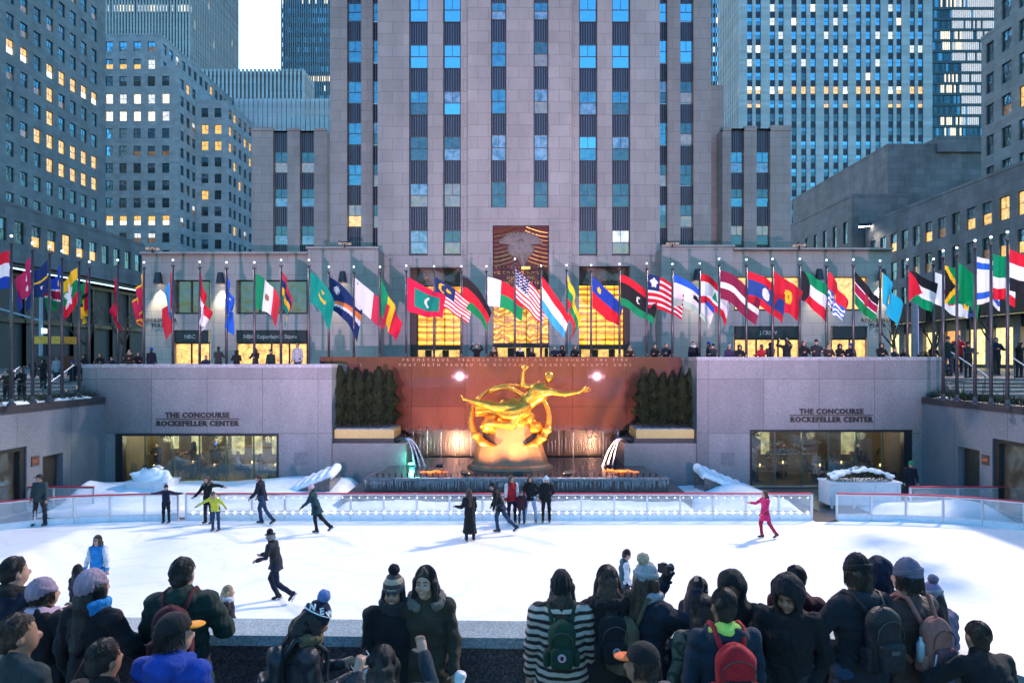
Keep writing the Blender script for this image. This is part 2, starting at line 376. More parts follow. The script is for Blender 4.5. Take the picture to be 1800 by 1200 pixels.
def facade(mb, O, U, Nn, u0, u1, z0, z1, cols, rows, depth, mi=0, ri=None):
    """wall sheet with openings; O=(x,y) origin, U along, Nn outward"""
    ri = mi if ri is None else ri
    def pt(u, z, d=0): return (O[0]+U[0]*u-Nn[0]*d, O[1]+U[1]*u-Nn[1]*d, z)
    def q(a, b, c, d): mb.quad(pt(a, c), pt(b, c), pt(b, d), pt(a, d), mi)
    cols = sorted(cols); rows = sorted(r for r in rows if r[1] > z0 and r[0] < z1); pu = u0
    for a, b in cols:
        if a > pu: q(pu, a, z0, z1)
        pz = z0
        for c, d in rows:
            if c > pz: q(a, b, pz, c)
            for e0, e1 in (((a, c), (a, d)), ((b, c), (b, d)), ((a, d), (b, d)), ((a, c), (b, c))):
                mb.quad(pt(e0[0], e0[1]), pt(e1[0], e1[1]), pt(e1[0], e1[1], depth), pt(e0[0], e0[1], depth), ri)
            pz = d
        if pz < z1: q(a, b, pz, z1)
        pu = b
    if u1 > pu: q(pu, u1, z0, z1)

def pick(table):
    r = random.random()*sum(t[0] for t in table)
    for t in table:
        r -= t[0]
        if r <= 0: return t[1:]
    return table[-1][1:]

def grid_building(name, label, boxes, mat, table, floor=3.5, pane=(1.15, 1.9), space=2.6, depth=.22, cat='building', rowfix=None, roofm=None):
    """boxes: list of dict(x0,x1,y0,y1,z0,z1, front=[centres], side=(sign, [centres]), zrows=[bottoms])"""
    bx = boxes[0]
    root = empty(name, ((bx['x0']+bx['x1'])/2, (bx['y0']+bx['y1'])/2, 4.7), label, cat)
    o = root.location; mb = MB(o); W_ = Wins(root)
    for i, b in enumerate(boxes):
        x0, x1, y0, y1, z0, z1 = (b[k] for k in ('x0', 'x1', 'y0', 'y1', 'z0', 'z1'))
        w, h = b.get('pane', pane); zr = b.get('zrows') or [z for z in np.arange(b.get('zs', z0+1), z1-h-.6, floor)]
        rows = [(z, z+h) for z in zr]
        fr = b.get('front', []); facade(mb, (x0, y0), (1, 0), (0, -1), 0, x1-x0, z0, z1, [(c-x0-w/2, c-x0+w/2) for c in fr], rows if fr else [], depth)
        sg, sc = b.get('side', (0, []))
        for sgn, X in ((-1, x0), (1, x1)):
            cc = sc if sgn == sg else []
            facade(mb, (X, y0), (0, 1), (sgn, 0), 0, y1-y0, z0, z1, [(c-y0-w/2, c-y0+w/2) for c in cc], rows if cc else [], depth)
        mb.quad((x0, y1, z0), (x1, y1, z0), (x1, y1, z1), (x0, y1, z1)); mb.quad((x0, y0, z1), (x1, y0, z1), (x1, y1, z1), (x0, y1, z1))
        mb.box(x0-.05, x1+.05, y0-.05, y1+.05, z1+.003, z1+.35)
        for ri, z in enumerate(zr):
            for kind, cs in (('f', fr), ('s', sc)):
                for ci, c in enumerate(cs):
                    tb = table
                    if rowfix: tb = rowfix(i, kind, ri, ci, z, c) or table
                    gu, gl = pick(tb)
                    if kind == 'f': W_.add(c, y0+depth-.01, z, w-.01, h-.01, (0, -1), gu, gl)
                    else: W_.add((x0 if sg < 0 else x1)-sg*(depth-.01), c, z, w-.01, h-.01, (sg, 0), gu, gl)
    mb.build('wall', mat, root); W_.done()
    return root
# ------------------------------------------------------------ far and side buildings
T_A = [(5, DARKG, DARKG), (3, BLIND, DARKG), (2, MIDG, DARKG), (1.2, MIDG, WARMDIM), (.25, WARM, WARM)]
ZT = 78.0
def a_fix(i, k, r, c, z, cc):
    py = HZ-(z+1-EYE)/cc*F; px = CX-69/cc*F
    if abs((py-97)-(px-18)*.59) < 20 and random.random() < .93: return [(1, WARM, WARM), (.3, WARM, BRIGHT)]
    if abs((py-275)-(px-100)*.5) < 22 and 60 < px < 170: return [(1, WARM, WARM)]
grid_building('office_tower', 'tall stone office tower at the far left with a row of yellow lit windows', [
    dict(x0=-95, x1=-69, y0=72, y1=114, z0=4.7, z1=ZT, zs=4.7+1.2, side=(1, [YX(18, -69)+2.62*k for k in range(-8, 8)]))], LIME_SIDE, T_A, 3.46, (1.45, 2.0), rowfix=a_fix)

T_C = [(4, DARKG, DARKG), (2.5, MIDG, DARKG), (1.6, MIDG, MIDG), (2, BLIND, DARKG), (.9, SKYG, DARKG), (.5, WARM, WARM), (.5, COOLLIT, WARMDIM)]
def c_fix(i, k, r, c, z, cc):
    Yc = 136 if k == 'f' else cc
    py = HZ-(z+1-EYE)/Yc*F
    if k == 'f' and i < 2:
        if 165 < py < 215: return [(2, BRIGHT, BRIGHT), (1, COOLLIT, COOLLIT)]
        if 100 < py < 122: return [(1, SKYG, WARM), (1, COOLLIT, COOLLIT)]
        if 70 < py < 95 or 225 < py < 275: return [(3, SKYG, SKYG), (1, SKYG, WARMDIM)]
        if 382 < py < 400: return [(1, WARM, BRIGHT)]
    if k == 'f' and i == 2:
        if 190 < py < 240: return [(1, WARM, WARM)]
    if k == 's' and i == 2 and 195 < py < 270: return [(1, WARM, WARM), (1, WARMDIM, DARKG)]
zc = [PZ(388+8, 136)-3.46*2+3.46*k for k in range(-2, 20)]
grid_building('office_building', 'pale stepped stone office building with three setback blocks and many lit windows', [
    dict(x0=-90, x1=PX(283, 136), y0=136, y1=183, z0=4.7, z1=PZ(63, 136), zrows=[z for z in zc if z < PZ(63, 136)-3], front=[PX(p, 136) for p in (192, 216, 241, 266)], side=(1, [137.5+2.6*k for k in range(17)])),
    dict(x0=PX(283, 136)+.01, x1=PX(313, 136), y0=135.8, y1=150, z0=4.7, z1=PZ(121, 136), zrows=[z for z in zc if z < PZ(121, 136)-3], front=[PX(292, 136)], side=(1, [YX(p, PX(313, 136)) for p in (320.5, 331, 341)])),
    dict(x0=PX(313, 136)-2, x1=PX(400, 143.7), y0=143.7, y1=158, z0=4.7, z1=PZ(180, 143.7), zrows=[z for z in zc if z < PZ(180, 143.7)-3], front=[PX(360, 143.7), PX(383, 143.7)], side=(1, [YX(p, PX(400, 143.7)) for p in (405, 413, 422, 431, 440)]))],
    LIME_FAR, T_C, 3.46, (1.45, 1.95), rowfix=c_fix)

def ribbed(name, label, x0, x1, y0, y1, z0, z1, n_front, n_side, sgn, floor, glass, ribm, ribw=.35, litrows=(), off=0):
    """tower of vertical ribs with bands of glass and spandrel between"""
    root = empty(name, ((x0+x1)/2, (y0+y1)/2, 4.7), label, 'building'); o = root.location
    core = MB(o); core.box(x0+.3, x1-.3, y0+.3, y1-.3, z0, z1-.4); core.build('core', SPAND, root)
    rb = MB(o)
    for k in range(n_front+1):
        x = x0+(x1-x0)*k/n_front; rb.box(x-ribw/2, x+ribw/2, y0-.25, y0+.28, z0, z1+(.0))
    for k in range(1, n_side+1):
        y = y0+(y1-y0)*k/n_side; X = x1 if sgn > 0 else x0; rb.box(X-.28, X+.25, y-ribw/2, y+ribw/2, z0, z1) if sgn > 0 else rb.box(X-.25, X+.28, y-ribw/2, y+ribw/2, z0, z1)
    rb.build('rib', ribm, root)['kind'] = 'stuff'
    mats = []; b = MB(o)
    def add(a, bq, c, d, m):
        if m not in mats: mats.append(m)
        b.quad(a, bq, c, d, mats.index(m))
    nf = int((z1-z0)/floor)
    for r in range(nf):
        z = z0+off+r*floor; g0, g1 = z, z+floor*.55
        row = litrows(z, r) if callable(litrows) else None
        for k in range(n_front):
            m = pick(row or glass)[0]; a, c = x0+(x1-x0)*k/n_front+ribw/2, x0+(x1-x0)*(k+1)/n_front-ribw/2
            add((a, y0+.29, g0), (c, y0+.29, g0), (c, y0+.29, g1), (a, y0+.29, g1), m)
        for k in range(n_side):
            m = pick(glass)[0]; a, c = y0+(y1-y0)*k/n_side+ribw/2, y0+(y1-y0)*(k+1)/n_side-ribw/2
            X = x1-.29 if sgn > 0 else x0+.29
            add((X, a, g0), (X, c, g0), (X, c, g1), (X, a, g1), m)
    b.build('window', mats, root)['kind'] = 'stuff'
    return root
GB = [(4, MIDG), (3, DARKG), (2, SKYG)]
BLUEG = glassm('blue mirror glass', .8, (.45, .85, 1.0), (.02, .05, .07), wav=.05)
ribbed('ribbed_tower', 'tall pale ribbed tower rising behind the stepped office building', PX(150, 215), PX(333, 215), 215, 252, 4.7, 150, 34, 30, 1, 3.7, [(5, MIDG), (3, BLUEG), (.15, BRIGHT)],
       RIB, .5, lambda z, r: [(1, BRIGHT), (2, COOLLIT), (1, MIDG)] if abs(HZ-(z+1-EYE)/215*F-15) < 8 else None)
ribbed('slab_building', 'low wide ribbed slab building below the gap of bright sky', PX(350, 170), PX(533, 170), 170, 178, 4.7, PZ(122, 170), 26, 6, 1, 3.6, [(6, MIDG), (2, DARKG)], RIB, .55)
ribbed('slab_building', 'ribbed block with a row of white lit windows in front of the slab building', PX(417, 160), PX(583, 160), 160, 169, 4.7, PZ(174, 160), 20, 4, 1, 3.6, [(4, MIDG), (3, DARKG)], RIB, .95,
       lambda z, r: [(3, COOLLIT), (1, SKYG), (1, BRIGHT)] if abs(HZ-(z+1-EYE)/160*F-198) < 14 else ([(1, WARM), (2, MIDG), (1, SKYG)] if abs(HZ-(z+1-EYE)/160*F-226) < 13 else None), off=PZ(205, 160)-4.7-int((PZ(205, 160)-4.7)/3.6)*3.6)
ribbed('ribbed_tower', 'dark blue ribbed tower to the right of the bright sky gap', PX(495, 260), PX(612, 260), 260, 290, 4.7, 165, 30, 10, -1, 3.7, [(6, MIDG), (3, DARKG), (2, BLUEG)], plain('blue grey rib', (.22, .30, .36), .5), .45,
       lambda z, r: [(3, BRIGHT), (2, WARM)] if 128 < HZ-(z+1-EYE)/260*F < 150 else ([(1, BRIGHT), (4, DARKG)] if random.random() < .2 else None))

# right tower with paired window strips
gx = [1318, 1333, 1358, 1373, 1396, 1413, 1429.5, 1453, 1469.5, 1486.5, 1509.5, 1526.5, 1543.5, 1566, 1580.5, 1604, 1618.5]
Yg = 175.0
root = empty('office_tower', (PX(1470, Yg), Yg+10, 4.7), 'huge pale stone tower at the right with paired vertical window strips glowing blue', 'building'); o = root.location
mb = MB(o); x0, x1 = PX(1300, Yg), PX(1639, Yg); zt = 112; w = 1.32
rows = [(PZ(20, Yg)+3.52*k-3.52*26, PZ(20, Yg)+3.52*k-3.52*26+3.52*.56) for k in range(0, 30)]
facade(mb, (x0, Yg), (1, 0), (0, -1), 0, x1-x0, 4.7, zt, [(PX(p, Yg)-x0-w/2, PX(p, Yg)-x0+w/2) for p in gx], [(4.9, zt-1)], .35)
mb.quad((x1, Yg, 4.7), (x1, Yg+19, 4.7), (x1, Yg+19, zt), (x1, Yg, zt)); mb.quad((x0, Yg, zt), (x1, Yg, zt), (x1, Yg+19, zt), (x0, Yg+19, zt))
sc = [Yg+1.2+1.55*k for k in range(12)]
facade(mb, (x0, Yg), (0, 1), (-1, 0), 0, 19, 4.7, zt, [(c-Yg-.3, c-Yg+.45) for c in sc], [(4.9, zt-1)], .35)
mb.build('wall', RIB, root)
sp = MB(o); W_ = Wins(root)
T_G = [(5, SKYG, SKYG), (3, SKYG, MIDG), (1.2, COOLLIT, COOLLIT), (.6, BRIGHT, BRIGHT), (.5, DARKG, DARKG)]
for ri, (a, b) in enumerate(rows):
    py = HZ-(a+1-EYE)/Yg*F
    for p in gx:
        X = PX(p, Yg); sp.quad((X-w/2, Yg+.34, b), (X+w/2, Yg+.34, b), (X+w/2, Yg+.34, b+3.52*.44), (X-w/2, Yg+.34, b+3.52*.44))
        tb = T_G
        if 150 < py < 172: tb = [(3, WARM, WARM), (1, BRIGHT, WARM), (1, COOLLIT, BRIGHT)]
        elif 205 < py < 232: tb = [(4, DARKG, DARKG), (1, MIDG, DARKG)]
        elif py > 232: tb = [(3, SKYG, MIDG), (2, MIDG, DARKG), (.6, WARM, WARMDIM)]
        elif 180 < py < 205: tb = [(2, MIDG, SKYG), (1, WARMDIM, WARM), (1, DARKG, DARKG)]
        gu, gl = pick(tb); W_.add(X, Yg+.33, a, w-.02, b-a, (0, -1), gu, gl)
    for c in sc:
        gu = pick([(3, MIDG), (2, DARKG), (1, SKYG), (.6, WARM)])[0]
        W_.add(x0+.33, c+.07, a, .74, b-a, (-1, 0), gu, gu, 'far'); sp.quad((x0+.34, c-.3, b), (x0+.34, c+.45, b), (x0+.34, c+.45, b+1.5), (x0+.34, c-.3, b+1.5))
sp.build('spandrel', SPAND, root)['kind'] = 'stuff'; W_.done()

# glass building with bright floor bands
root = empty('glass_tower', (PX(1700, 232), 240, 4.7), 'glass tower with bright horizontal floor bands behind the right towers', 'building'); o = root.location
x0, x1 = PX(1630, 232), PX(1765, 232); fl = 3.64; core = MB(o); core.box(x0, x1, 232.3, 262, 4.7, 150); core.build('core', SPAND, root)
bm = MB(o); bs_ = MB(o); mats = [SKYG, BRIGHT, MIDG, DARKG, COOLLIT, BLUEG]
nx = 40
for r in range(40):
    z = 4.7+r*fl; bs_.box(x0-.1, x1+.1, 231.9, 232.28, z, z+.9)
    py = HZ-(z+2-EYE)/232*F; lim = 1672 if py < 105 else (1690 if py < 215 else 1800)
    for k in range(nx):
        a = x0+(x1-x0)*k/nx; c = a+(x1-x0)/nx; px = CX+a/232*F
        m = 4 if px > lim and random.random() < .85 else (5 if random.random() < .12 else 2 if random.random() < .4 else 3)
        if 1652 < px < 1690 and r % 4 in (1, 2) and random.random() < .55: m = 1
        bm.quad((a+.06, 232.2, z+.95), (c-.06, 232.2, z+.95), (c-.06, 232.2, z+fl-.05), (a+.06, 232.2, z+fl-.05), m)
bm.build('window', mats, root)['kind'] = 'stuff'
bs_.build('floor_band', plain('teal band', (.06, .13, .16), .4), root)
mu = MB(o)
for k in range(nx+1): mu.box(x0+(x1-x0)*k/nx-.05, x0+(x1-x0)*k/nx+.05, 231.8, 231.88, 4.7, 150)
mu.build('mullion', FRAME, root)['kind'] = 'stuff'
ribbed('glass_tower', 'sliver of a light blue glass tower between the central and right towers', PX(1236, 260), PX(1263, 260), 260, 280, 4.7, 150, 5, 2, 1, 3.7, [(4, SKYG), (3, BLUEG), (.5, BRIGHT), (1, MIDG)], plain('pale rib', (.3, .36, .4), .5), .4)

# right stone tower, low right building, stepped stone block
T_J = [(4, DARKG, DARKG), (2, MIDG, DARKG), (1.5, MIDG, WARMDIM), (2, BLIND, DARKG), (.5, WARM, WARM)]
zj = [PZ(30, 74)-3.5*k for k in range(-2, 10)]
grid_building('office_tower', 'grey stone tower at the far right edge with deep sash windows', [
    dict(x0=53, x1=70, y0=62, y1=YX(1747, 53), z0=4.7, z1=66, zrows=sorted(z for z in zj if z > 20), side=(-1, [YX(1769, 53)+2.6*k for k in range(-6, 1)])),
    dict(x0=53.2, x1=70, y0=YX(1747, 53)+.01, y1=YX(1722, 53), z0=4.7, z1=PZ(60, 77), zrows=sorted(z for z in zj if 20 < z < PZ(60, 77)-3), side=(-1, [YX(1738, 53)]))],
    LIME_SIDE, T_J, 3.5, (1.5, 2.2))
def k_fix(i, k, r, c, z, cc):
    px = CX+50/cc*F
    if r == 2 and 1745 < px: return [(1, WARM, WARM)]
    if r == 2: return [(1, MIDG, WARMDIM), (1, BLIND, WARMDIM), (1.5, BLIND, WARM), (1, DARKG, DARKG)]
T_K = [(4, DARKG, WARMDIM), (3, BLIND, DARKG), (2, MIDG, DARKG), (.8, BLIND, WARM)]
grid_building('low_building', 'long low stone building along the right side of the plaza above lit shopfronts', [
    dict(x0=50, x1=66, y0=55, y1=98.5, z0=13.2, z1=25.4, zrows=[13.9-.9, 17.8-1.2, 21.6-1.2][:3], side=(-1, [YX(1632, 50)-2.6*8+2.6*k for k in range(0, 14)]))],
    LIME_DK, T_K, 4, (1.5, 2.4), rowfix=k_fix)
T_B = [(4, DARKG, DARKG), (2, BLIND, DARKG), (1, MIDG, DARKG)]
def b_fix(i, k, r, c, z, cc):
    px = CX-57/cc*F
    if 60 < px < 175: return [(1, BLIND, WARM), (1, WARM, WARM), (.5, DARKG, WARM)]
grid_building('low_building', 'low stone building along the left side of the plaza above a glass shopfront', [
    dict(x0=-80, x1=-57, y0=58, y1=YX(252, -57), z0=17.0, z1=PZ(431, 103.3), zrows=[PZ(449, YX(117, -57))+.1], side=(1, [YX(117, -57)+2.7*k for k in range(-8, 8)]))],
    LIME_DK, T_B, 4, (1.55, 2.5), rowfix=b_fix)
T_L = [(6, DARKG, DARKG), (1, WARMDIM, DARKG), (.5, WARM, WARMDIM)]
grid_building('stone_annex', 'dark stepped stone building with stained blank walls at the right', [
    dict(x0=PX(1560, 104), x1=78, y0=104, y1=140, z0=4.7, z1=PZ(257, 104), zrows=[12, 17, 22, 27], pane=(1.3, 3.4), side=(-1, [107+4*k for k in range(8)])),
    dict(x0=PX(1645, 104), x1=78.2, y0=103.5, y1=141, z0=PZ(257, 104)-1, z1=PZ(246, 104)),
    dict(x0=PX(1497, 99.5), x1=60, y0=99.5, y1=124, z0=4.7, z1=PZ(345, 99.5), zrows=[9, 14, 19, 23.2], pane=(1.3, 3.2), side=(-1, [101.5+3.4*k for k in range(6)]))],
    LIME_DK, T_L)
# ------------------------------------------------------------ central skyscraper with its low front wings
GZ = 5.1
def seq(t, n): return [t[i % len(t)] for i in range(n)]
sky_ = empty('skyscraper', (0, 60, GZ), 'central stone skyscraper with dark vertical window strips and three golden entrance screens', 'building'); o = sky_.location
mb = MB(o); sp = MB(o); WM = Wins(sky_)
def plane(Y, xl, xr, ptop, pbot, strips, rows, types, wkind='sash', depth=.45, ztop=None, side=3.0, pbs=None):
    """front wall at depth Y given in photo measure; strips run from ptop down to pbs"""
    x0, x1 = PX(xl, Y), PX(xr, Y); z1 = PZ(ptop, Y) if ztop is None else ztop; z0 = PZ(pbot, Y); zb = PZ(pbs if pbs else pbot, Y)
    cols = [(PX(a, Y)-x0, PX(b, Y)-x0) for a, b in strips]
    facade(mb, (x0, Y), (1, 0), (0, -1), 0, x1-x0, z0, z1, cols, [(zb, z1)], depth)
    mb.quad((x0, Y, z0), (x0, Y+side, z0), (x0, Y+side, z1), (x0, Y, z1)); mb.quad((x1, Y, z0), (x1, Y+side, z0), (x1, Y+side, z1), (x1, Y, z1))
    mb.quad((x0, Y, z1), (x1, Y, z1), (x1, Y+side, z1), (x0, Y+side, z1))
    rz = [(PZ(b, Y), PZ(a, Y)) for a, b in rows]
    for ci, (a, b) in enumerate(strips):
        X0, X1 = PX(a, Y), PX(b, Y); Yp = Y+depth-.02; prev = zb
        for ri, (c, d) in sorted(enumerate(rz), key=lambda q: q[1][0]):
            if c < zb-.1: continue
            spand(X0, X1, Yp, prev, c); t = types(ri, ci); WM.add((X0+X1)/2, Yp-.06, c, X1-X0-.04, d-c, (0, -1), t[0], t[1], wkind); prev = d
        spand(X0, X1, Yp, prev, z1)
spl = []
def spand(X0, X1, Y, a, b):
    if b-a > .05: spl.append((X0, X1, Y, a, b))
ROWS = [(-88, -46), (-8, 36), (75, 118), (157, 200), (237, 281), (320, 363), (403, 446)]
TT = {0: [(SKYG, SKYG)], 1: [(SKYG, SKYG)], 2: [(SKYG, SKYG)],  # top rows take the sky glass, lower rows duller copies for darker reflections
      3: [(MIDG, DARKG), (BLIND, SKYG), (MIDG, BLIND), (MIDG, DARKG)], 4: [(DARKG, DARKG), (DARKG, BLIND), (SKYG, MIDG), (BLIND, DARKG)],
      5: [(BLIND, WARMDIM), (WARMDIM, WARMDIM), (DARKG, DARKG), (DARKG, DARKG)], 6: [(BLIND, BLIND), (DARKG, WARMDIM), (DARKG, DARKG), (COOLLIT, WARMDIM)]}
top = 64.0
plane(54, 664, 822.2, 0, 449, [(719, 752), (779, 810)], ROWS, lambda r, c: TT[r][c % len(TT[r])], ztop=top, side=6.7)
plane(54, 1004.8, 1160, 0, 449, [(1018, 1050), (1076, 1108)], ROWS, lambda r, c: TT[r][(c+2) % len(TT[r])], ztop=top, side=6.7)
plane(53.6, 822, 1005, 0, 392, [(863, 890), (938, 964)], [(-88, -46), (0, 32), (69, 115), (153, 198), (234, 281), (317, 364)],
      lambda r, c: {0: (MIDG, BLIND), 1: (MIDG, BLIND), 2: ((MIDG, MIDG), (DARKG, WARMDIM))[c], 3: ((MIDG, MIDG), (BLIND, WARMDIM))[c], 4: (BLIND, BLIND), 5: (DARKG, DARKG)}[r], ztop=top+.5, side=.4, pbs=365)
T_S = [(3, MIDG, MIDG), (2, DARKG, WARMDIM), (1, BLIND, DARKG), (1, WARMDIM, WARM), (1, DARKG, DARKG)]
RS = [(2-73*2, 35-73*2), (-71, -38), (2, 35), (68, 108), (140, 180), (213, 253), (287, 325), (358, 398)]
def ts(r, c):
    return (SKYG, SKYG) if (c > 1 and r < 4) else ((MIDG, MIDG) if r < 5 and c < 2 else pick(T_S))
plane(60.7, 580, 1250, 0, 470, [(610, 635), (655, 666), (1158, 1173), (1196, 1219)], RS, ts, ztop=PZ(-230, 60.7), side=7)
RW = [(265, 303), (330, 363), (395, 430)]
plane(68, 443, 575, 230, 470, [(480, 505), (527, 552)], RW, lambda r, c: ((DARKG, WARMDIM), (DARKG, BLIND), (DARKG, BLIND))[r], side=12)
plane(68, 1270, 1390, 226, 470, [(1285, 1308), (1330, 1354)], RW, lambda r, c: (((MIDG, BLIND), (MIDG, BLIND))[c], (DARKG, MIDG), (WARMDIM, DARKG))[r], side=12)
for a, b, t in ((443, 480, 225), (505, 527, 226), (552, 573, 226), (1270, 1285, 224), (1308, 1330, 222), (1354, 1391, 221)):
    mb.box(PX(a, 68), PX(b, 68), 67.9, 68.6, PZ(230, 68), PZ(t, 68))
for a, b in ((572, 584), (1248, 1272)):
    plane(70, a, b, 240 if a < 900 else 150, 470, [], [], None, side=2)
lower = MB(o)
def openface(Y, xl, xr, pt, pb, ops, depth=.8, side=2.0, m=None):
    b = m or lower; x0, x1 = PX(xl, Y), PX(xr, Y)
    rows = sorted({(PZ(d, Y), PZ(c, Y)) for _, _, c, d in ops})
    # columns with their own rows
    pu = 0; z0, z1 = PZ(pb, Y), PZ(pt, Y); done = []
    for a, bb, c, d in sorted(ops):
        if (a, bb) in done: continue
        done.append((a, bb)); rr = [(PZ(dd, Y), PZ(cc, Y)) for aa, b2, cc, dd in ops if (aa, b2) == (a, bb)]
        ua, ub = PX(a, Y)-x0, PX(bb, Y)-x0
        facade(b, (x0, Y), (1, 0), (0, -1), pu, ub, z0, z1, [(ua, ub)], rr, depth); pu = ub
    facade(b, (x0, Y), (1, 0), (0, -1), pu, x1-x0, z0, z1, [], [], depth)
    b.quad((x0, Y, z0), (x0, Y+side, z0), (x0, Y+side, z1), (x0, Y, z1)); b.quad((x1, Y, z0), (x1, Y+side, z0), (x1, Y+side, z1), (x1, Y, z1))
    b.quad((x0, Y, z1), (x1, Y, z1), (x1, Y+side, z1), (x0, Y+side, z1))
openface(54, 664, 822, 449.4, 655, [(720, 812, 470, 655)], 1.1, 2)
openface(54, 1005, 1160, 449.4, 655, [(1018, 1108, 468, 655)], 1.1, 2)
openface(53.6, 822, 1005, 392.3, 655, [(866, 965, 396, 655)], 1.1, .4)
# low front wings
openface(52, 250, 541, 447, 655, [(305, 370, 492, 552), (305, 370, 580, 655), (415, 541.5, 492, 552), (415, 541.5, 580, 655)], .5, 14)
openface(51.7, 541, 665, 438, 655, [], .5, 10)
openface(51.7, 1163, 1289, 435, 655, [], .5, 10)
openface(52, 1289, 1440, 441, 655, [(1290, 1406, 486, 546), (1290, 1406, 573, 655)], .5, 14)
openface(52.01, 1440, 1566, 440, 655, [(1460, 1525, 486, 546), (1460, 1525, 573, 655)], .5, 14)
for a, b, t in ((250, 541, 447), (541, 665, 438), (1163, 1289, 435), (1289, 1566, 440)):
    lower.box(PX(a, 51.9)-.05, PX(b, 51.9)+.05, 51.6, 52.2, PZ(t, 52)-.02, PZ(t, 52)+.14)
mb.build('tower_wall', LIME, sky_); lower.build('lower_wall', LIME, sky_)
FLUT = None
def fluted():
    m, nt, bs = nodes('fluted spandrel'); w = N(nt, 'ShaderNodeTexWave'); w.inputs['Scale'].default_value = 1.6; w.inputs['Distortion'].default_value = .6
    nt.links.new(objco(nt), w.inputs[0]); c = ramp(nt, w.outputs[0], [(.1, (.035, .035, .05)), (.8, (.06, .06, .085)), (.97, (.16, .16, .2))])
    nt.links.new(c, bs.inputs['Base Color']); bs.inputs['Roughness'].default_value = .4; bs.inputs['Metallic'].default_value = .5; bump(nt, bs, w.outputs[0], .5, .05); return m
FLUT = fluted()
for X0, X1, Y, a, b in spl:
    s = MB(); w = X1-X0; h = b-a; s.box(-w/2, w/2, -.03, .02, 0, h)
    for t in (-.28, -.1, .1, .28): s.box(w*t-.05, w*t+.05, -.075, -.032, .02, h-.02)
    x = s.build('spandrel', FLUT, sky_); x.location = ((X0+X1)/2-o.x, Y-o.y, a-o.z)
WM.done(100)

# entrance screens: lit cast glass in rows with dark lintels and doors
def castglass(name, central=False):
    m, nt, bs = nodes(name); co = objco(nt)
    w = N(nt, 'ShaderNodeTexWave'); w.bands_direction = 'Z'; w.inputs['Scale'].default_value = .62; w.inputs['Distortion'].default_value = 14 if central else 1.8
    w.inputs['Detail'].default_value = 3; w.inputs['Detail Scale'].default_value = 1.4 if central else 3; nt.links.new(co, w.inputs[0])
    n2 = noise(nt, 1.3, 4, co)
    c = ramp(nt, w.outputs[0], [(.0, (.45, .11, .003)), (.35, (.9, .33, .008)), (.8, (1, .55, .05))]) if not central else ramp(nt, w.outputs[0], [(.0, (.36, .11, .004)), (.5, (.75, .28, .01)), (.9, (1, .56, .06))])
    c = mixc(nt, .7, c, ramp(nt, n2, [(.35, .35), (.65, 1.0)]), 'MULTIPLY')
    nt.links.new(c, bs.inputs['Emission Color']); bs.inputs['Emission Strength'].default_value = (1.5 if not central else 1.2)*LS
    bs.inputs['Base Color'].default_value = (.12, .06, .01, 1); bs.inputs['Roughness'].default_value = .25; bump(nt, bs, w.outputs[0], .6, .05); return m
CG, CGC = castglass('cast amber glass'), castglass('carved amber glass', True)
BROWN = plain('dark brown stone', (.07, .035, .03), .6); GOLD = plain('gilded metal', (.85, .52, .14), .3, .9, .2, 5)
PALE = plain('carved pale stone', (.22, .175, .16), .8, 0, .2, 4, .4); RED = plain('maroon stone', (.12, .03, .035), .7)
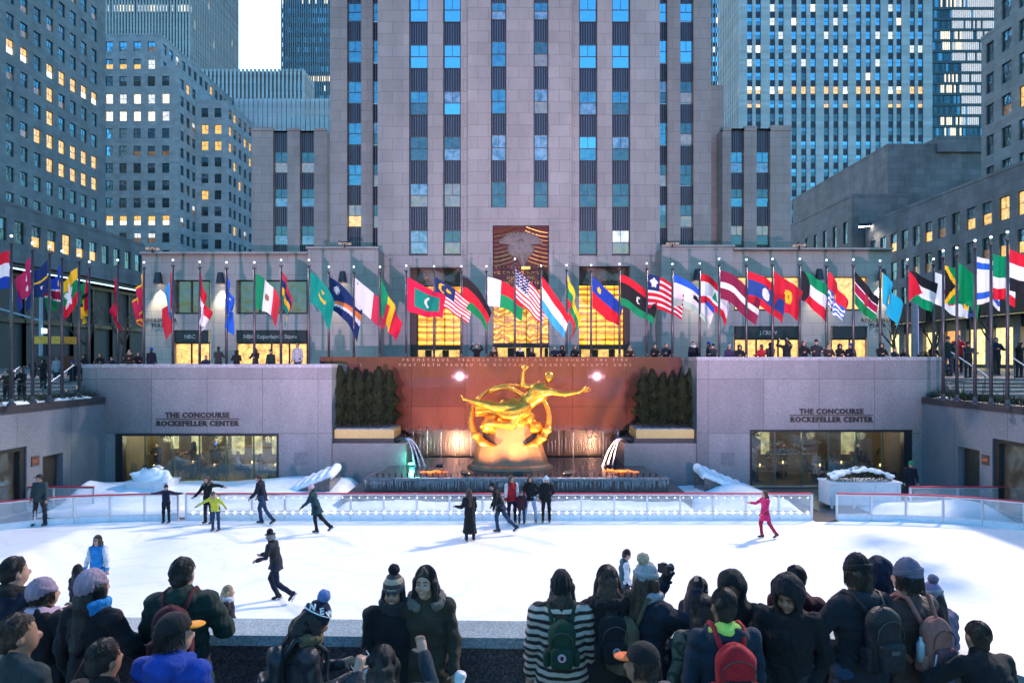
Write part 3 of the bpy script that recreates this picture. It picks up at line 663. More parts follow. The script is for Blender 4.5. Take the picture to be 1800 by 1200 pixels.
for (a, b, r0, g0, g1, cen, Y) in ((720, 812, 470, 504, 607, False, 54), (866, 965, 396, 509, 603, True, 53.6), (1018, 1108, 468, 502, 606, False, 54)):
    xa, xb = PX(a, Y), PX(b, Y); Yp = Y+.85
    e = empty('entrance_screen', ((xa+xb)/2, Yp, GZ), 'glowing amber carved glass screen over the middle entrance' if cen else
              ('glowing amber glass screen over the left entrance' if a < 800 else 'glowing amber glass screen over the right entrance'), 'glass screen', 'golden entrance screens'); q = e.location
    g = MB(q); z0, z1 = PZ(g1, Yp), PZ(g0, Yp); inset = .55 if a < 800 else 0
    x0 = xa+inset; x1 = xb-(.45 if a > 1000 else 0)
    g.box(x0, x1, Yp-.05, Yp, z0, z1); g.build('glass', CGC if cen else CG, e)
    if inset: sb = MB(q); sb.box(xa+.004, x0-.002, Yp-.3, Yp+.2, GZ, z1+.02); sb.build('side_pier', BROWN, e)
    if a > 1000: sb = MB(q); sb.box(x1+.002, xb-.004, Yp-.3, Yp+.2, GZ, z1+.02); sb.build('side_pier', BROWN, e)
    fr = MB(q); n = 5
    for k in range(n+1): X = x0+(x1-x0)*k/n; fr.box(X-.03, X+.03, Yp-.1, Yp-.052, z0, z1)
    nr = 6 if cen else 13
    for k in range(nr+1):
        z = z0+(z1-z0)*k/nr; fr.box(x0, x1, Yp-.085, Yp-.053, z-.02, z+.02)
    fr.build('glazing_bar', plain('bronze bar', (.10, .06, .02), .5, .5), e)
    ln = MB(q); ln.box(xa+.01, xb-.01, Yp-.35, Yp+.2, PZ(g1+8, Yp), z0-.003); ln.build('lintel', BROWN, e)
    dr = MB(q); zt = PZ(g1+8, Yp)
    dr.box(xa+.01, xb-.01, Yp+.1, Yp+.2, GZ, zt-.003)
    dr.build('door_wall', plain('black bronze', (.02, .018, .016), .4, .4), e)
    for k in range(3):
        X = xa+(xb-xa)*(k+.5)/3; d = MB(); d.box(-.42, .42, -.06, 0, 0, 2.1); x = d.build('door', WARM, e); x.location = (X-q.x, .04, .02)
        h = MB(); h.box(.3, .34, -.12, -.062, .9, 1.3); h.build('handle', GOLD, x)
    # carved panel above
    rp = empty('relief_panel', ((xa+xb)/2, Yp, PZ(r0, Yp)), ('tall carved and painted stone panel above the middle entrance' if cen else
              ('low carved stone panel above the left golden screen' if a < 800 else 'low carved stone panel above the right golden screen')), 'relief', 'carved panels over the entrances'); q = rp.location
    zb, zt = z1+.02, PZ(r0, Yp); bk = MB(q); bk.box(xa+.01, xb-.01, Yp-.1, Yp, zb, zt-.01); bk.build('backing', RED if cen else BROWN, rp)
    w = xb-xa; h = zt-zb; cx = (xa+xb)/2; rl = MB(q); gl = MB(q)
    if cen:
        for sd in (-1, 1):
            for k in range(9):        # curved cloud bands sweeping down to the sides
                z = zb+h*(.36+.055*k); pts = [Vector((cx+sd*w*(.08+.42*t), Yp-.14, z+h*.10*(1-t)**1.6+.05*k)) for t in np.linspace(0, .97, 9)]
                gl.tube(pts, [.035+.02*sin(k)] * 9, 5); rl.tube([p+Vector((0, .02, -.12)) for p in pts], .07, 5, 1)
        rl.box(xa+.05, xb-.05, Yp-.2, Yp-.101, zb+h*.30, zb+h*.33, 1)
        for k in range(14): gl.ball((xa+.25+k*(w-.5)/13, Yp-.22, zb+h*.345), .06, 6)
        for r in range(2):
            for k in range(11):
                X = xa+.3+k*(w-.6)/10; rl.box(X-.11, X+.11, Yp-.16, Yp-.101, zb+h*(.24+.03*r), zb+h*(.26+.03*r), 1)
        # plain winged shape of spreading stone rays
        for k in range(15):
            t = (k-7)/7; a1 = pi/2+t*1.45; L = h*(.20+.06*abs(t)); c0 = Vector((cx, Yp-.25, zb+h*.70))
            rl.tube([c0+Vector((cos(a1)*.3, 0, sin(a1)*.3)), c0+Vector((cos(a1)*L*1.3, .08, sin(a1)*L*.9))], [.26, .12], 6)
        rl.ball((cx, Yp-.2, zb+h*.62), 1.0, 12, 0, (1.1, .35, .8)); rl.ball((cx+.2, Yp-.2, zb+h*.5), .55, 10, 0, (.8, .35, 1.1))
        rl.tube([(cx, Yp-.2, zb+h*.55), (cx+.3, Yp-.2, zb+h*.30)], [.4, .12], 6)
        for k in range(9):
            a1 = pi*k/8; gl.tube([(cx, Yp-.3, zt-.1), (cx+.55*cos(a1), Yp-.3, zt-.1+.55*sin(a1))], [.09, .05], 5)
        gl.tube([(cx+.3, Yp-.45, zb+h*.3), (cx-1.6, Yp-.3, zb+.1)], .04, 4); gl.tube([(cx+.3, Yp-.45, zb+h*.3), (cx+1.9, Yp-.3, zb+.2)], .04, 4)
        gl.box(cx+.05, cx+.75, Yp-.5, Yp-.4, zb+h*.30, zb+h*.345)
    else:
        for k in range(9):
            t = k/8; rl.tube([(xa+w*(.08+.1*t), Yp-.14, zb+.1+h*.1*k), (cx-.2+w*.05*t, Yp-.18, zb+.15+h*.09*k)], .07, 5)
            rl.tube([(xb-w*(.06+.1*t), Yp-.14, zt-.1-h*.1*k), (cx+.4, Yp-.18, zb+.3+h*.06*k)], .06, 5)
        rl.ball((cx-.1, Yp-.16, zb+h*.5), .5, 10, 0, (1.3, .35, 1.0)); rl.ball((cx-w*.28, Yp-.16, zb+h*.45), .33, 10, 0, (1, .4, 1.1)); rl.ball((cx+w*.25, Yp-.16, zb+h*.4), .36, 10, 0, (1.2, .4, .9))
        for k in range(3): gl.tube([(cx-w*.3+.1*k, Yp-.3, zb+.3+.1*k), (cx-w*.18, Yp-.3, zb+.5+.12*k)], .03, 4)
    rl.build('carving', [PALE, RED], rp); gl.build('gilding', GOLD, rp)

def text(body, size, loc, mat, name='lettering', parent=None, ext=.02, align='CENTER', bold=.0, rx=90, rz=0, spacing=1.0):
    cu = bpy.data.curves.new(name, 'FONT'); cu.body = body; cu.size = size; cu.extrude = ext; cu.align_x = align; cu.offset = bold; cu.resolution_u = 2
    cu.space_character = spacing; cu.materials.append(mat); t = bpy.data.objects.new(name, cu)
    link(t); me = bpy.data.meshes.new_from_object(t.evaluated_get(bpy.context.evaluated_depsgraph_get())); bpy.data.objects.remove(t)
    t = bpy.data.objects.new(name, me); t.rotation_euler = (RD(rx), 0, RD(rz)); link(t, parent); t.location = Vector(loc)-(parent.location if parent else Vector()); return t
BLK = plain('black lettering', (.02, .02, .025), .5); GREYL = plain('grey lettering', (.35, .33, .33), .4, .3)
GDIM = plain('dull bronze lettering', (.42, .26, .14), .4, .7)
q = bpy.data.objects['relief_panel.001'] if 'relief_panel.001' in bpy.data.objects else rp
for k, s in enumerate(('WISDOM AND KNOWLEDGE', 'SHALL BE THE', 'STABILITY OF THY TIMES')):
    text(s, .36, ((PX(866, 54.4)+PX(965, 54.4))/2, 54.3, PZ(482+9*k, 54.4)), GDIM, 'lettering', q, .01)

# wing shopfronts and upper windows
SHOP = glassm('lit shop glass', .05, (.6, .8, 1), (.1, .08, .05), emit=(1, .5, .15), es=1.3)
SHOPD = glassm('dim shop glass', .12, (.5, .7, .9), (.05, .04, .03), emit=(.55, .3, .14), es=.035)
def front_opening(a, b, c, d, glass, name, cat, label, n, sign=None, band=0, Y=52.45, signtext=None, grp=None, tsize=.38):
    x0, x1, z0, z1 = PX(a, Y)+.02, PX(b, Y)-.02, PZ(d, Y), PZ(c, Y)
    z0 = max(z0, GZ)
    e = sky_; e2 = MB(e.location); fr = MB(e.location)
    zt = z1-band; e2.box(x0, x1, Y, Y+.03, z0+.1, zt-.05)
    g = e2.build(name, glass, e)
    g['label'] = label
    for k in range(n+1): X = x0+(x1-x0)*k/n; fr.box(max(x0, X-.06), min(x1, X+.06), Y-.08, Y-.003, z0, zt)
    fr.box(x0, x1, Y-.1, Y-.003, z0, z0+.12); fr.box(x0, x1, Y-.1, Y-.003, zt-.12, zt)
    if band: fr.box(x0, x1, Y-.3, Y-.01, zt, z1)
    f = fr.build('frame', METAL, g); f.matrix_parent_inverse = Matrix()
    if signtext: text(signtext, tsize, ((x0+x1)/2, Y-.33, z1-.66), GREYL, 'lettering', e, .02, bold=.01)
    return g
PANEL = plain('blue grey spandrel stone', (.36, .40, .44), .6, 0, .1, 2)
front_opening(305, 370, 492, 552, SHOPD, 'window', 'window', 'dark upper window', 2)
front_opening(415, 541, 492, 552, SHOPD, 'window', 'window', 'dark upper window with a few lights', 3)
front_opening(305, 370, 580, 655, SHOP, 'shop_window', 'shop', 'warm lit shop window', 2, band=.95, signtext='NBC', tsize=.42)
front_opening(415, 541, 580, 655, SHOP, 'shop_window', 'shop', 'warm lit shop window', 4, band=.95, signtext='NBC Experience Store', tsize=.44)
front_opening(1290, 1406, 486, 546, SHOP, 'window', 'window', 'warm lit upper window', 3)
front_opening(1460, 1525, 486, 546, SHOP, 'window', 'window', 'warm lit upper window', 1)
front_opening(1290, 1406, 573, 655, SHOP, 'shop_window', 'shop', 'warm lit shop window', 3, band=.95, signtext='J.CREW', tsize=.4)
front_opening(1460, 1525, 573, 655, SHOP, 'shop_window', 'shop', 'warm lit shop window', 2, band=.95)
for X in (PX(281, 52), PX(1543, 52)):
    text('ROCKEFELLER', .36, (X, 51.97, PZ(563, 52)-.1), BLK, 'lettering', sky_, .01, bold=.01, spacing=1.15); text('PLAZA', .36, (X, 51.97, PZ(571, 52)-.15), BLK, 'lettering', sky_, .01, bold=.01, spacing=1.2)

# wall lanterns that shine down the piers
def spot(name, loc, target, power, col, size, blend=.5, radius=.1, parent=None):
    l = bpy.data.lights.new(name, 'SPOT'); l.energy = power*LS; l.color = col; l.spot_size = RD(size); l.spot_blend = blend; l.shadow_soft_size = radius
    ob = bpy.data.objects.new(name, l); link(ob, parent); d = Vector(target)-Vector(loc)
    ob.location = Vector(loc)-(parent.location if parent else Vector()); ob.rotation_euler = d.to_track_quat('-Z', 'Y').to_euler(); return ob
LAMPW = emis('lamp lens', (1, .92, .75), 6)
for nm, px, yt, Y in (('left end pier', 282, 480, 52), ('pier between the left shop windows', 391, 480, 52), ('blank block left of the left golden screen', 604, 478, 51.7), ('blank block right of the right golden screen', 1224, 474, 51.7),
                      ('pier between the right shop windows', 1437, 474, 52), ('right end pier', 1547, 474, 52)):
    X = PX(px, Y); z = PZ(yt, Y)
    e = empty('wall_lantern', (X, Y-.35, z-.8), 'dark wall lantern throwing light down the '+nm, 'wall lamp', 'wall lanterns on the low wings')
    b = MB(); b.lathe((0, 0, 0), [(.0, .8), (.2, .8), (.26, .4), (.34, 0), (.30, 0), (.22, .4)], 12); b.box(-.1, .1, .1, .35, .45, .6); b.build('shade', METAL, e)
    b = MB(); b.lathe((0, 0, .12), [(.26, 0), (0, -.02)], 12); b.build('lens', LAMPW, e)
    spot('lantern_light', (X, Y-.38, z-.9), (X, Y-.0, z-5), 1000, (1, .84, .58), 70, .9, .08, e)
# ------------------------------------------------------------ ground, sunken rink and its walls
PAVE = granite('wet plaza paving', (.16, .16, .18), .35, .3, 12)
XL, XR, YW = -19.4, 18.9, 32.0
def struct(o, **k): o['kind'] = 'structure'; return o
g = MB()
for x0, x1, y0, y1 in ((-400, XL-1.0, 33, 900), (XR+1.0, 400, 33, 900), (XL-1.0, XR+1.0, 36.6, 900)): g.quad((x0, y0, GZ), (x1, y0, GZ), (x1, y1, GZ), (x0, y1, GZ))
for x0, x1 in ((-400, XL-1.0), (XR+1.0, 400)):
    n = 7
    for k in range(n):      # steps down towards the camera
        y = 33-k*.75; z = GZ-(k)*.15; g.quad((x0, y, z), (x1, y, z), (x1, y, z-.15), (x0, y, z-.15)); g.quad((x0, y-.75, z-.15), (x1, y-.75, z-.15), (x1, y, z-.15), (x0, y, z-.15))
    ye = 33-n*.75; ze = GZ-n*.15; g.quad((x0, -60, ze), (x1, -60, ze), (x1, ye, ze), (x0, ye, ze))
struct(g.build('ground', PAVE))
ZT_ = 2.6
g = MB(); g.box(XL-.9, XR+.9, -60, 6.2, ZT_-.3, ZT_); struct(g.build('terrace', PAVE))
g = MB(); g.quad((XL-1, 6, -.02), (XR+1, 6, -.02), (XR+1, 36.6, -.02), (XL-1, 36.6, -.02)); struct(g.build('rink_base', plain('dark wet paving', (.06, .06, .07), .3)))
def icem():
    m, nt, bs = nodes('ice'); co = objco(nt); w = noise(nt, .5, 6, co, .6)
    sc = N(nt, 'ShaderNodeTexWave'); sc.wave_type = 'RINGS'; sc.inputs['Scale'].default_value = .35; sc.inputs['Distortion'].default_value = 16; sc.inputs['Detail'].default_value = 3
    nt.links.new(mapping(nt, co, (1, .45, 1)), sc.inputs[0])
    c = ramp(nt, w, [(.3, (.79, .80, .825)), (.7, (.85, .86, .875))]); c = mixc(nt, .22, c, ramp(nt, sc.outputs[0], [(.0, (.62, .68, .78)), (.10, (1, 1, 1))]), 'MULTIPLY')
    sc2 = N(nt, 'ShaderNodeTexWave'); sc2.wave_type = 'RINGS'; sc2.inputs['Scale'].default_value = .8; sc2.inputs['Distortion'].default_value = 24; sc2.inputs['Detail'].default_value = 4; nt.links.new(mapping(nt, co, (.5, 1, 1), (3, 7, 0)), sc2.inputs[0])
    c = mixc(nt, .2, c, ramp(nt, sc2.outputs[0], [(.0, (.66, .72, .80)), (.06, (1, 1, 1))]), 'MULTIPLY')
    nt.links.new(c, bs.inputs['Base Color']); bs.inputs['Roughness'].default_value = .45; bs.inputs['Specular IOR Level'].default_value = .25; return m
ICE = icem()
def skirt_():
    for X in (XL-1.0, XR+1.0):
        g = MB((X, 27, 4)); sg = 1 if X > 0 else -1; th = .06*sg
        for k in range(7):
            y = 33-k*.75; z = GZ-(k+1)*.15+.004; a, c = sorted((X-sg*.01, X-th)); g.box(a, c, y-.75, y, 3.9, z)
        a, c = sorted((X-sg*.01, X-th)); g.box(a, c, 6, 33-7*.75, 3.9, GZ-7*.15); e = empty('step_curb', (X, 27, 4), 'stepped stone curb beside the %s stair' % ('left' if X < 0 else 'right'), 'curb', 'stair curbs'); g.build('curb', COPE2, e)
COPE2 = granite('curb stone', (.2, .2, .22), .5, .3, 30)
skirt_()
def rink_out(off=0):
    """outline of the ice, corners rounded"""
    L = [(-19.05, 20.5), (-18.98, 22.2), (-18.65, 23.6), (-17.95, 24.4), (-16.6, 24.98), (-14.7, 25.38), (-12.6, 25.53)]
    return [(-19.05, 7.2)]+L+[(-x-.45, y) for x, y in L[::-1]]+[(18.6, 7.2)]
BEND = [(-19.05, 18), (-19.05, 20.5), (-18.98, 22.2), (-18.65, 23.6), (-17.95, 24.4), (-16.6, 25.0), (-14.7, 25.4), (-12.75, 25.55)]
g = MB(); pts = rink_out(-.05); g.add([(x, y, 0) for x, y in pts], [tuple(range(len(pts)))]); struct(g.build('ice_rink', ICE))
GRA = granite('grey granite wall', (.255, .25, .265), .55, .28, 42, 2.6, 2.55)
GRS = granite('streaked granite wall', (.22, .23, .27), .55, .25, 40, 3.2, 5)
REDG = granite('polished red granite', (.155, .062, .052), .02, .2, 60, 2.75, 2.6)
COPE = granite('coping stone', (.34, .34, .38), .5, .3, 20)

def opening_wall(name, label, Y, x0, x1, z0, z1, ops, thick=.6, mat=GRA, lower=None):
    e = empty(name, ((x0+x1)/2, Y, 0), label, 'wall'); b = MB(e.location)
    facade(b, (x0, Y), (1, 0), (0, -1), 0, x1-x0, z0, z1, [(a-x0, c-x0) for a, c, _, _ in ops], [(d, f) for _, _, d, f in ops[:1]], .35)
    b.quad((x0, Y, z0), (x0, Y+thick*6, z0), (x0, Y+thick*6, z1), (x0, Y, z1)); b.quad((x1, Y, z0), (x1, Y+thick*6, z0), (x1, Y+thick*6, z1), (x1, Y, z1))
    b.build('wall_face', mat, e); c = MB(e.location); c.box(x0-.02, x1+.02, Y-.05, Y+4.58, z1, z1+.16); c.build('coping', COPE, e); return e
ztop = PZ(640, YW)-.16
wl = opening_wall('plaza_wall', 'grey granite wall with black lettering over the left restaurant window', YW, PX(145, YW), PX(583, YW), 0, ztop, [(PX(203, YW), PX(490, YW), 0.05, PZ(762, YW))])
wr = opening_wall('plaza_wall', 'grey granite wall with black lettering over the right restaurant window', YW, PX(1225, YW), PX(1655, YW), 0, PZ(627, YW)-.16+.0, [(PX(1318, YW), PX(1603, YW), 0.05, PZ(755, YW))])
for w, xc, yl in ((wl, 347.5, (734, 748)), (wr, 1461, (727.5, 741))):
    X = PX(xc, YW); text('THE CONCOURSE', .335, (X, YW-.03, PZ(yl[0]-.6, YW)), BLK, 'lettering', w, .025, bold=.012, spacing=1.12)
    text('ROCKEFELLER CENTER', .335, (X, YW-.03, PZ(yl[1], YW)), BLK, 'lettering', w, .025, bold=.012, spacing=1.14)
    b = MB(w.location); hw = 1.95; b.box(X-hw, X+hw, YW-.05, YW-.005, PZ(yl[0]+2.6, YW), PZ(yl[0]+1.3, YW)); b.build('sign_rule', BLK, w)
# side walls of the sunken plaza, with ledge, door, windows
def side_wall(sg, X, label, door, win, lab2):
    e = empty('retaining_wall', (X, 20, 0), label, 'wall'); b = MB(e.location); zt = 3.95
    U = (0, 1); Nn = (-sg, 0); ops = [(door[0]-6, door[1]-6), (win[0]-6, win[1]-6)]
    # two openings of different heads: build in three strips along Y
    def strip(a, c, rows): facade(b, (X, 6), U, Nn, a-6, c-6, 0, zt, [(a-6, c-6)] if rows else [], rows, .3)
    ys = [6, win[0], win[1], door[0], door[1], YW]
    strip(ys[0], ys[1], []); strip(ys[1], ys[2], [(0.04, win[2])]); strip(ys[2], ys[3], []); strip(ys[3], ys[4], [(0.04, door[2])]); strip(ys[4], ys[5], [])
    b.build('wall_face', GRS, e)
    c = MB(e.location); x0, x1 = (X-1.0, X+.06) if sg < 0 else (X-.06, X+1.0)
    c.box(x0, x1, 6, YW-.06, zt+.003, zt+.3); c.build('ledge', plain('dark ledge stone', (.045, .04, .045), .5), e)
    dd = MB(e.location); xx = X+sg*.28; dd.box(min(xx, xx+sg*.05), max(xx, xx+sg*.05), door[0], door[1], .04, door[2]); d = dd.build('door', plain('brown metal door', (.05, .038, .035), .4), e)
    hb = MB(e.location); hb.box(min(xx, xx-sg*.06), max(xx, xx-sg*.06), door[0]+.12, door[0]+.18, .9, 1.4); hb.build('handle', METAL, d)
    ww = MB(e.location); ww.box(min(xx, xx+sg*.03), max(xx, xx+sg*.03), win[0], win[1], .05, win[2]-.02); w = ww.build('window', glassm('side window glass '+lab2, .25, (.5, .8, .9), (.05, .06, .055), emit=(.5, .28, .12), es=.05), e)
    ff = MB(e.location); xs = sorted((X+sg*.06, X+sg*.3))
    ff.box(xs[0], xs[1], win[1]-.3, win[1]-.003, .05, win[2]-.01); ff.box(xs[0], xs[1], win[0]+.003, win[1]-.303, win[2]-.16, win[2]-.01); ff.build('frame', METAL, w)
    sx = X-sg*.03; s = MB(e.location); ym = (win[1]+door[0])/2 if sg < 0 else (win[1]+door[0])/2
    s.box(min(X, sx), max(X, sx), ym-.22, ym+.22, 1.75, 2.15); s.build('sign_plate', plain('brown sign plate', (.10, .05, .045), .5), e)
    t = text('EXIT', .17, (sx-sg*.01, ym, 1.88), emis('orange sign letters', (1, .3, .12), .25), 'lettering', e, .004, rz=90 if sg < 0 else -90)
    return e
swl = side_wall(-1, XL, 'streaked granite side wall with snow ledge at the left of the rink', (YX(75, XL), YX(111, XL), PZ(797, 28.7)), (14, YX(47, XL), PZ(783, 27)), 'left')
swr = side_wall(1, XR, 'streaked granite side wall with planted ledge at the right of the rink', (YX(1722, XR), YX(1684, XR), PZ(787, 28.8)), (14, YX(1744, XR), PZ(771, 27)), 'right')

# red granite wall behind the statue
YR = 35.0
e = empty('fountain_wall', (0, YR, 1), 'tall polished red granite wall with small inscription behind the golden statue', 'wall'); b = MB(e.location)
x0, x1 = PX(562, YR), PX(1248, YR); b.box(x0, x1, YR, YR+1.2, PZ(756, YR), PZ(627, YR)); b.build('upper_wall', REDG, e)
b = MB(e.location); b.box(x0+4, x1-4, YR+.8, YR+1.1, 0, PZ(756, YR)-.003); b.build('recess_wall', plain('dark wet stone', (.05, .03, .035), .25), e)
for k, s in enumerate(('PROMETHEUS, TEACHER IN EVERY ART, BROUGHT THE FIRE', 'THAT HATH PROVED TO MORTALS A MEANS TO MIGHTY ENDS')):
    text(s, .2, ((x0+x1)/2, YR-.012, PZ(634.5+9*k, YR)), plain('faint inscription', (.30, .15, .10), .4), 'lettering', e, .006, spacing=2.25)
# floodlight reflections come from these two real lamps on the terrace
# basin flank walls with planters of evergreens
for sg in (-1, 1):
    xo, xi = (PX(583, YW), PX(712, YW)) if sg < 0 else (PX(1225, YW), PX(1098, YW))
    e = empty('flank_wall', ((xo+xi)/2, YW, 0), 'low granite wall at the %s of the fountain holding a tree planter' % ('left' if sg < 0 else 'right'), 'wall', 'walls flanking the fountain')
    b = MB(e.location); zt = PZ(779, YW); a, c = sorted((xo+sg*.0, xi)); b.box(a, c, YW+.1, YR-.01, 0, zt-.004)
    b.build('wall_block', granite('flank granite %d' % sg, (.25, .235, .245), .4, .28, 42), e)
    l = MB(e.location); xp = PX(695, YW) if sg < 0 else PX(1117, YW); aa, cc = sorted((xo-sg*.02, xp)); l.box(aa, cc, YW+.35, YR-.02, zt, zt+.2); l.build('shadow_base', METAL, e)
    xp = PX(690, YW) if sg < 0 else PX(1120, YW); aa, cc = sorted((xo-sg*.05, xp))
    pl = empty('planter', ((aa+cc)/2, YW+.3, zt+.204), 'long golden planter box at the %s of the fountain' % ('left' if sg < 0 else 'right'), 'planter', 'golden planters'); q = pl.location
    b = MB(q); b.box(aa, cc, YW+.3, YW+2.2, zt+.204, PZ(756, YW)); b.build('trough', plain('warm golden stone', (.62, .42, .15), .5, 0, .08), pl)
    b = MB(q); b.box(aa+.04, cc-.04, YW+.34, YW+2.16, PZ(756, YW), PZ(756, YW)+.05); b.build('soil', plain('planter soil with snow', (.28, .28, .3), .9, 0, .6, 8), pl)

# near parapet in front of the crowd
PAR = granite('dark red granite', (.085, .065, .078), .4, .7, 60); PART = granite('pale blue granite top', (.30, .36, .38), .5, .35, 70)
pts = [(-12, 6.25), (-6, 6.25), (0, 6.1), (2.7, 6.1), (3.35, 5.95), (3.9, 5.45), (4.5, 4.6), (5.2, 3.6), (5.9, 2.6)]
e = empty('parapet', (0, 6.2, ZT_), 'long granite parapet with pale blue top between the crowd and the rink', 'parapet'); b = MB(e.location); t = MB(e.location)
def offs(pts, d):
    r = []
    for i, p in enumerate(pts):
        a = Vector(pts[max(i-1, 0)]); c = Vector(pts[min(i+1, len(pts)-1)]); tt = (c-a).normalized(); r.append((p[0]-tt.y*d, p[1]+tt.x*d))
    return r
def ribbon(m, pa, pb, z0, z1, mi=0):
    for i in range(len(pa)-1):
        v = [(*pa[i], z0), (*pa[i+1], z0), (*pb[i+1], z0), (*pb[i], z0), (*pa[i], z1), (*pa[i+1], z1), (*pb[i+1], z1), (*pb[i], z1)]
        m.add(v, ((4, 5, 6, 7), (0, 1, 5, 4), (3, 2, 6, 7), (0, 1, 2, 3)), mi)
ribbon(t, pts, offs(pts, .40), 3.42, 3.515); t.build('top', PART, e)
ribbon(b, offs(pts, .03), offs(pts, .37), 3.28, 3.418); ribbon(b, offs(pts, .045), offs(pts, .36), 3.24, 3.277); ribbon(b, offs(pts, .06), offs(pts, .34), 0, 3.237)
b.build('base', PAR, e)

# ------------------------------------------------------------ ice fence
REDP = plain('red handrail plastic', (.55, .03, .07), .35, 0, .1); FCL = clear('fence glazing', (.96, .98, 1), .06, .16, (.85, .9, .95)); FKICK = plain('white kick board', (.72, .76, .82), .4, 0, .08)
ALU = plain('brushed aluminium', (.62, .65, .70), .35, .6, .08)
curve = []                                  # centre line of the far fence with both bends
r = 6.4; x0c, x1c, yb = -19.05, 18.6, 25.55
curve = list(BEND)
def fence_run(label, pts, step=1.25, h=1.02, ends=True):
    e = empty('rink_fence', (pts[len(pts)//2][0], pts[len(pts)//2][1], 0), label, 'fence', 'panels of the rink fence'); o = e.location
    L = [Vector((p[0], p[1], 0)) for p in pts]; d = [0]
    for i in range(1, len(L)): d.append(d[-1]+(L[i]-L[i-1]).length)
    def at(s):
        s = min(max(s, 0), d[-1]-1e-6); i = max(j for j in range(len(d)-1) if d[j] <= s); return L[i].lerp(L[i+1], (s-d[i])/(d[i+1]-d[i]))
    n = max(1, round(d[-1]/step)); g = MB(o); kb = MB(o); rl = MB(o)
    for k in range(n):
        a, c = at(d[-1]*k/n), at(d[-1]*(k+1)/n); t = (c-a).normalized(); nn = Vector((-t.y, t.x, 0))
        def slab(m, z0, z1, th, e0=.0):
            p, q = a+t*e0, c-t*e0; v = [p-nn*th, q-nn*th, q+nn*th, p+nn*th]
            m.add([(v_.x, v_.y, z) for z in (z0, z1) for v_ in v], ((3, 2, 1, 0), (4, 5, 6, 7), (0, 1, 5, 4), (1, 2, 6, 5), (2, 3, 7, 6), (3, 0, 4, 7)))
        slab(g, .24, h-.09, .008, .035); slab(kb, 0.0, .2, .03); slab(rl, h-.045, h, .045)
        s = MB(); slab2 = 0
        pan = MB(o)
        v = [a-nn*.02, c-nn*.02, c+nn*.02, a+nn*.02]
        for nm, z0, z1 in (('lower_rail', .2, .24), ('upper_rail', h-.09, h-.048)):
            pan = MB(o); pan.add([(q.x, q.y, z) for z in (z0, z1) for q in v], ((3, 2, 1, 0), (4, 5, 6, 7), (0, 1, 5, 4), (2, 3, 7, 6))); pan.build(nm, ALU, e)
    for k in range(n+1):
        p = at(d[-1]*k/n); b = MB(); b.box(-.035, .035, -.035, .035, 0, h-.046); x = b.build('post', ALU, e); x.location = p-o
    g.build('glazing', FCL, e); kb.build('kick_board', FKICK, e); rl.build('handrail', REDP, e); return e
straight0 = PX(326, 25.5); gate0, gate1 = PX(1428, 25.5), PX(1472, 25.5)
fence_run('curved left end of the rink fence with a red rail', curve)
fence_run('long straight rink fence with red rail and a string of bulbs along its foot', [(straight0, 25.55), (gate0, 25.55)], 1.247)
rc = [(gate1, 25.55)]+[(-x-.45, y) for x, y in BEND[::-1]][1:]
fence_run('curved right end of the rink fence beyond the dark gate gap', rc)
fence_run('short rear fence section behind the left bend of the rink', [(PX(22, 27), 27), (PX(165, 27), 27)], 1.8, 1.0)
fence_run('short rear fence section behind the right bend of the rink', [(PX(1600, 27), 27), (PX(1768, 27), 27)], 1.8, 1.0)
g = MB(); g.box(gate0+.05, gate1-.05, 25.3, 30, .003, .02); struct(g.build('gate_mat', plain('black rubber mat', (.015, .015, .018), .7)))
BULB = emis('bulb glow', (1, .95, .85), 3.5); WIRE = plain('wire', (.03, .03, .03), .6)
for lab, z, rad in (('string of round glowing bulbs along the foot of the rink fence', .30, .042), ('string of tiny bulbs hanging under the red rail of the rink fence', .86, .016)):
    e = empty('string_lights', (0, 25.47, z), lab, 'string lights', 'strings of bulbs on the rink fence'); m = MB(); m.ball((0, 0, 0), rad, 8); me = m.mesh('bulb', BULB, True)
    xs = np.arange(straight0+.3, gate0-.1, .31)
    if rad < .03: xs = xs[::1]
    for X in xs:
        if abs(X-(-.0)) > -1: inst(me, 'bulb', (X, 0, 0), e)
    w = MB(e.location); w.tube([(X, 25.47, z+rad+.02-(.01 if i % 2 else 0)) for i, X in enumerate(xs)], .006, 4); w.build('wire', WIRE, e)
# ------------------------------------------------------------ fountain, golden figure, water and snow
def waterm():
    m, nt, bs = nodes('pool water'); bs.inputs['Base Color'].default_value = (.02, .022, .03, 1); bs.inputs['Roughness'].default_value = .08
    bump(nt, bs, noise(nt, 7, 3, objco(nt)), .35, .05); return m
WATER = waterm(); WETST = plain('wet dark granite', (.10, .085, .09), .12, 0, .4, 5, .3)
ICY = plain('icy stone edge', (.22, .20, .22), .15, 0, .5, 9, .6)
fo = empty('fountain', (0, 29, 0), 'stepped granite fountain pool with water sheets and icicles below the golden statue', 'fountain'); q = fo.location
def trap(m, xf, yf, xb, yb, z0, z1, mi=0): m.prism([(-xf-.1, yf), (xf-.1, yf), (xb-.1, yb), (-xb-.1, yb)], z0, z1, mi)
b = MB(q); trap(b, 7.1, 27.6, 7.1, 34.9, .0, .42); b.build('lower_step', WETST, fo)
b = MB(q); trap(b, 6.45, 28.9, 5.5, 34.8, .425, .96); b.build('upper_step', WETST, fo)
b = MB(q); b.tube([(-6.5, 28.86, .93), (6.3, 28.86, .93)], .11, 8); b.tube([(-6.5, 28.86, .93), (-5.65, 34.6, .93)], .1, 8); b.tube([(6.3, 28.86, .93), (5.4, 34.6, .93)], .1, 8)
b.build('icy_rim', ICY, fo, True)
b = MB(q); trap(b, 6.35, 28.98, 5.45, 34.75, .965, 1.02); b.build('upper_water', WATER, fo)
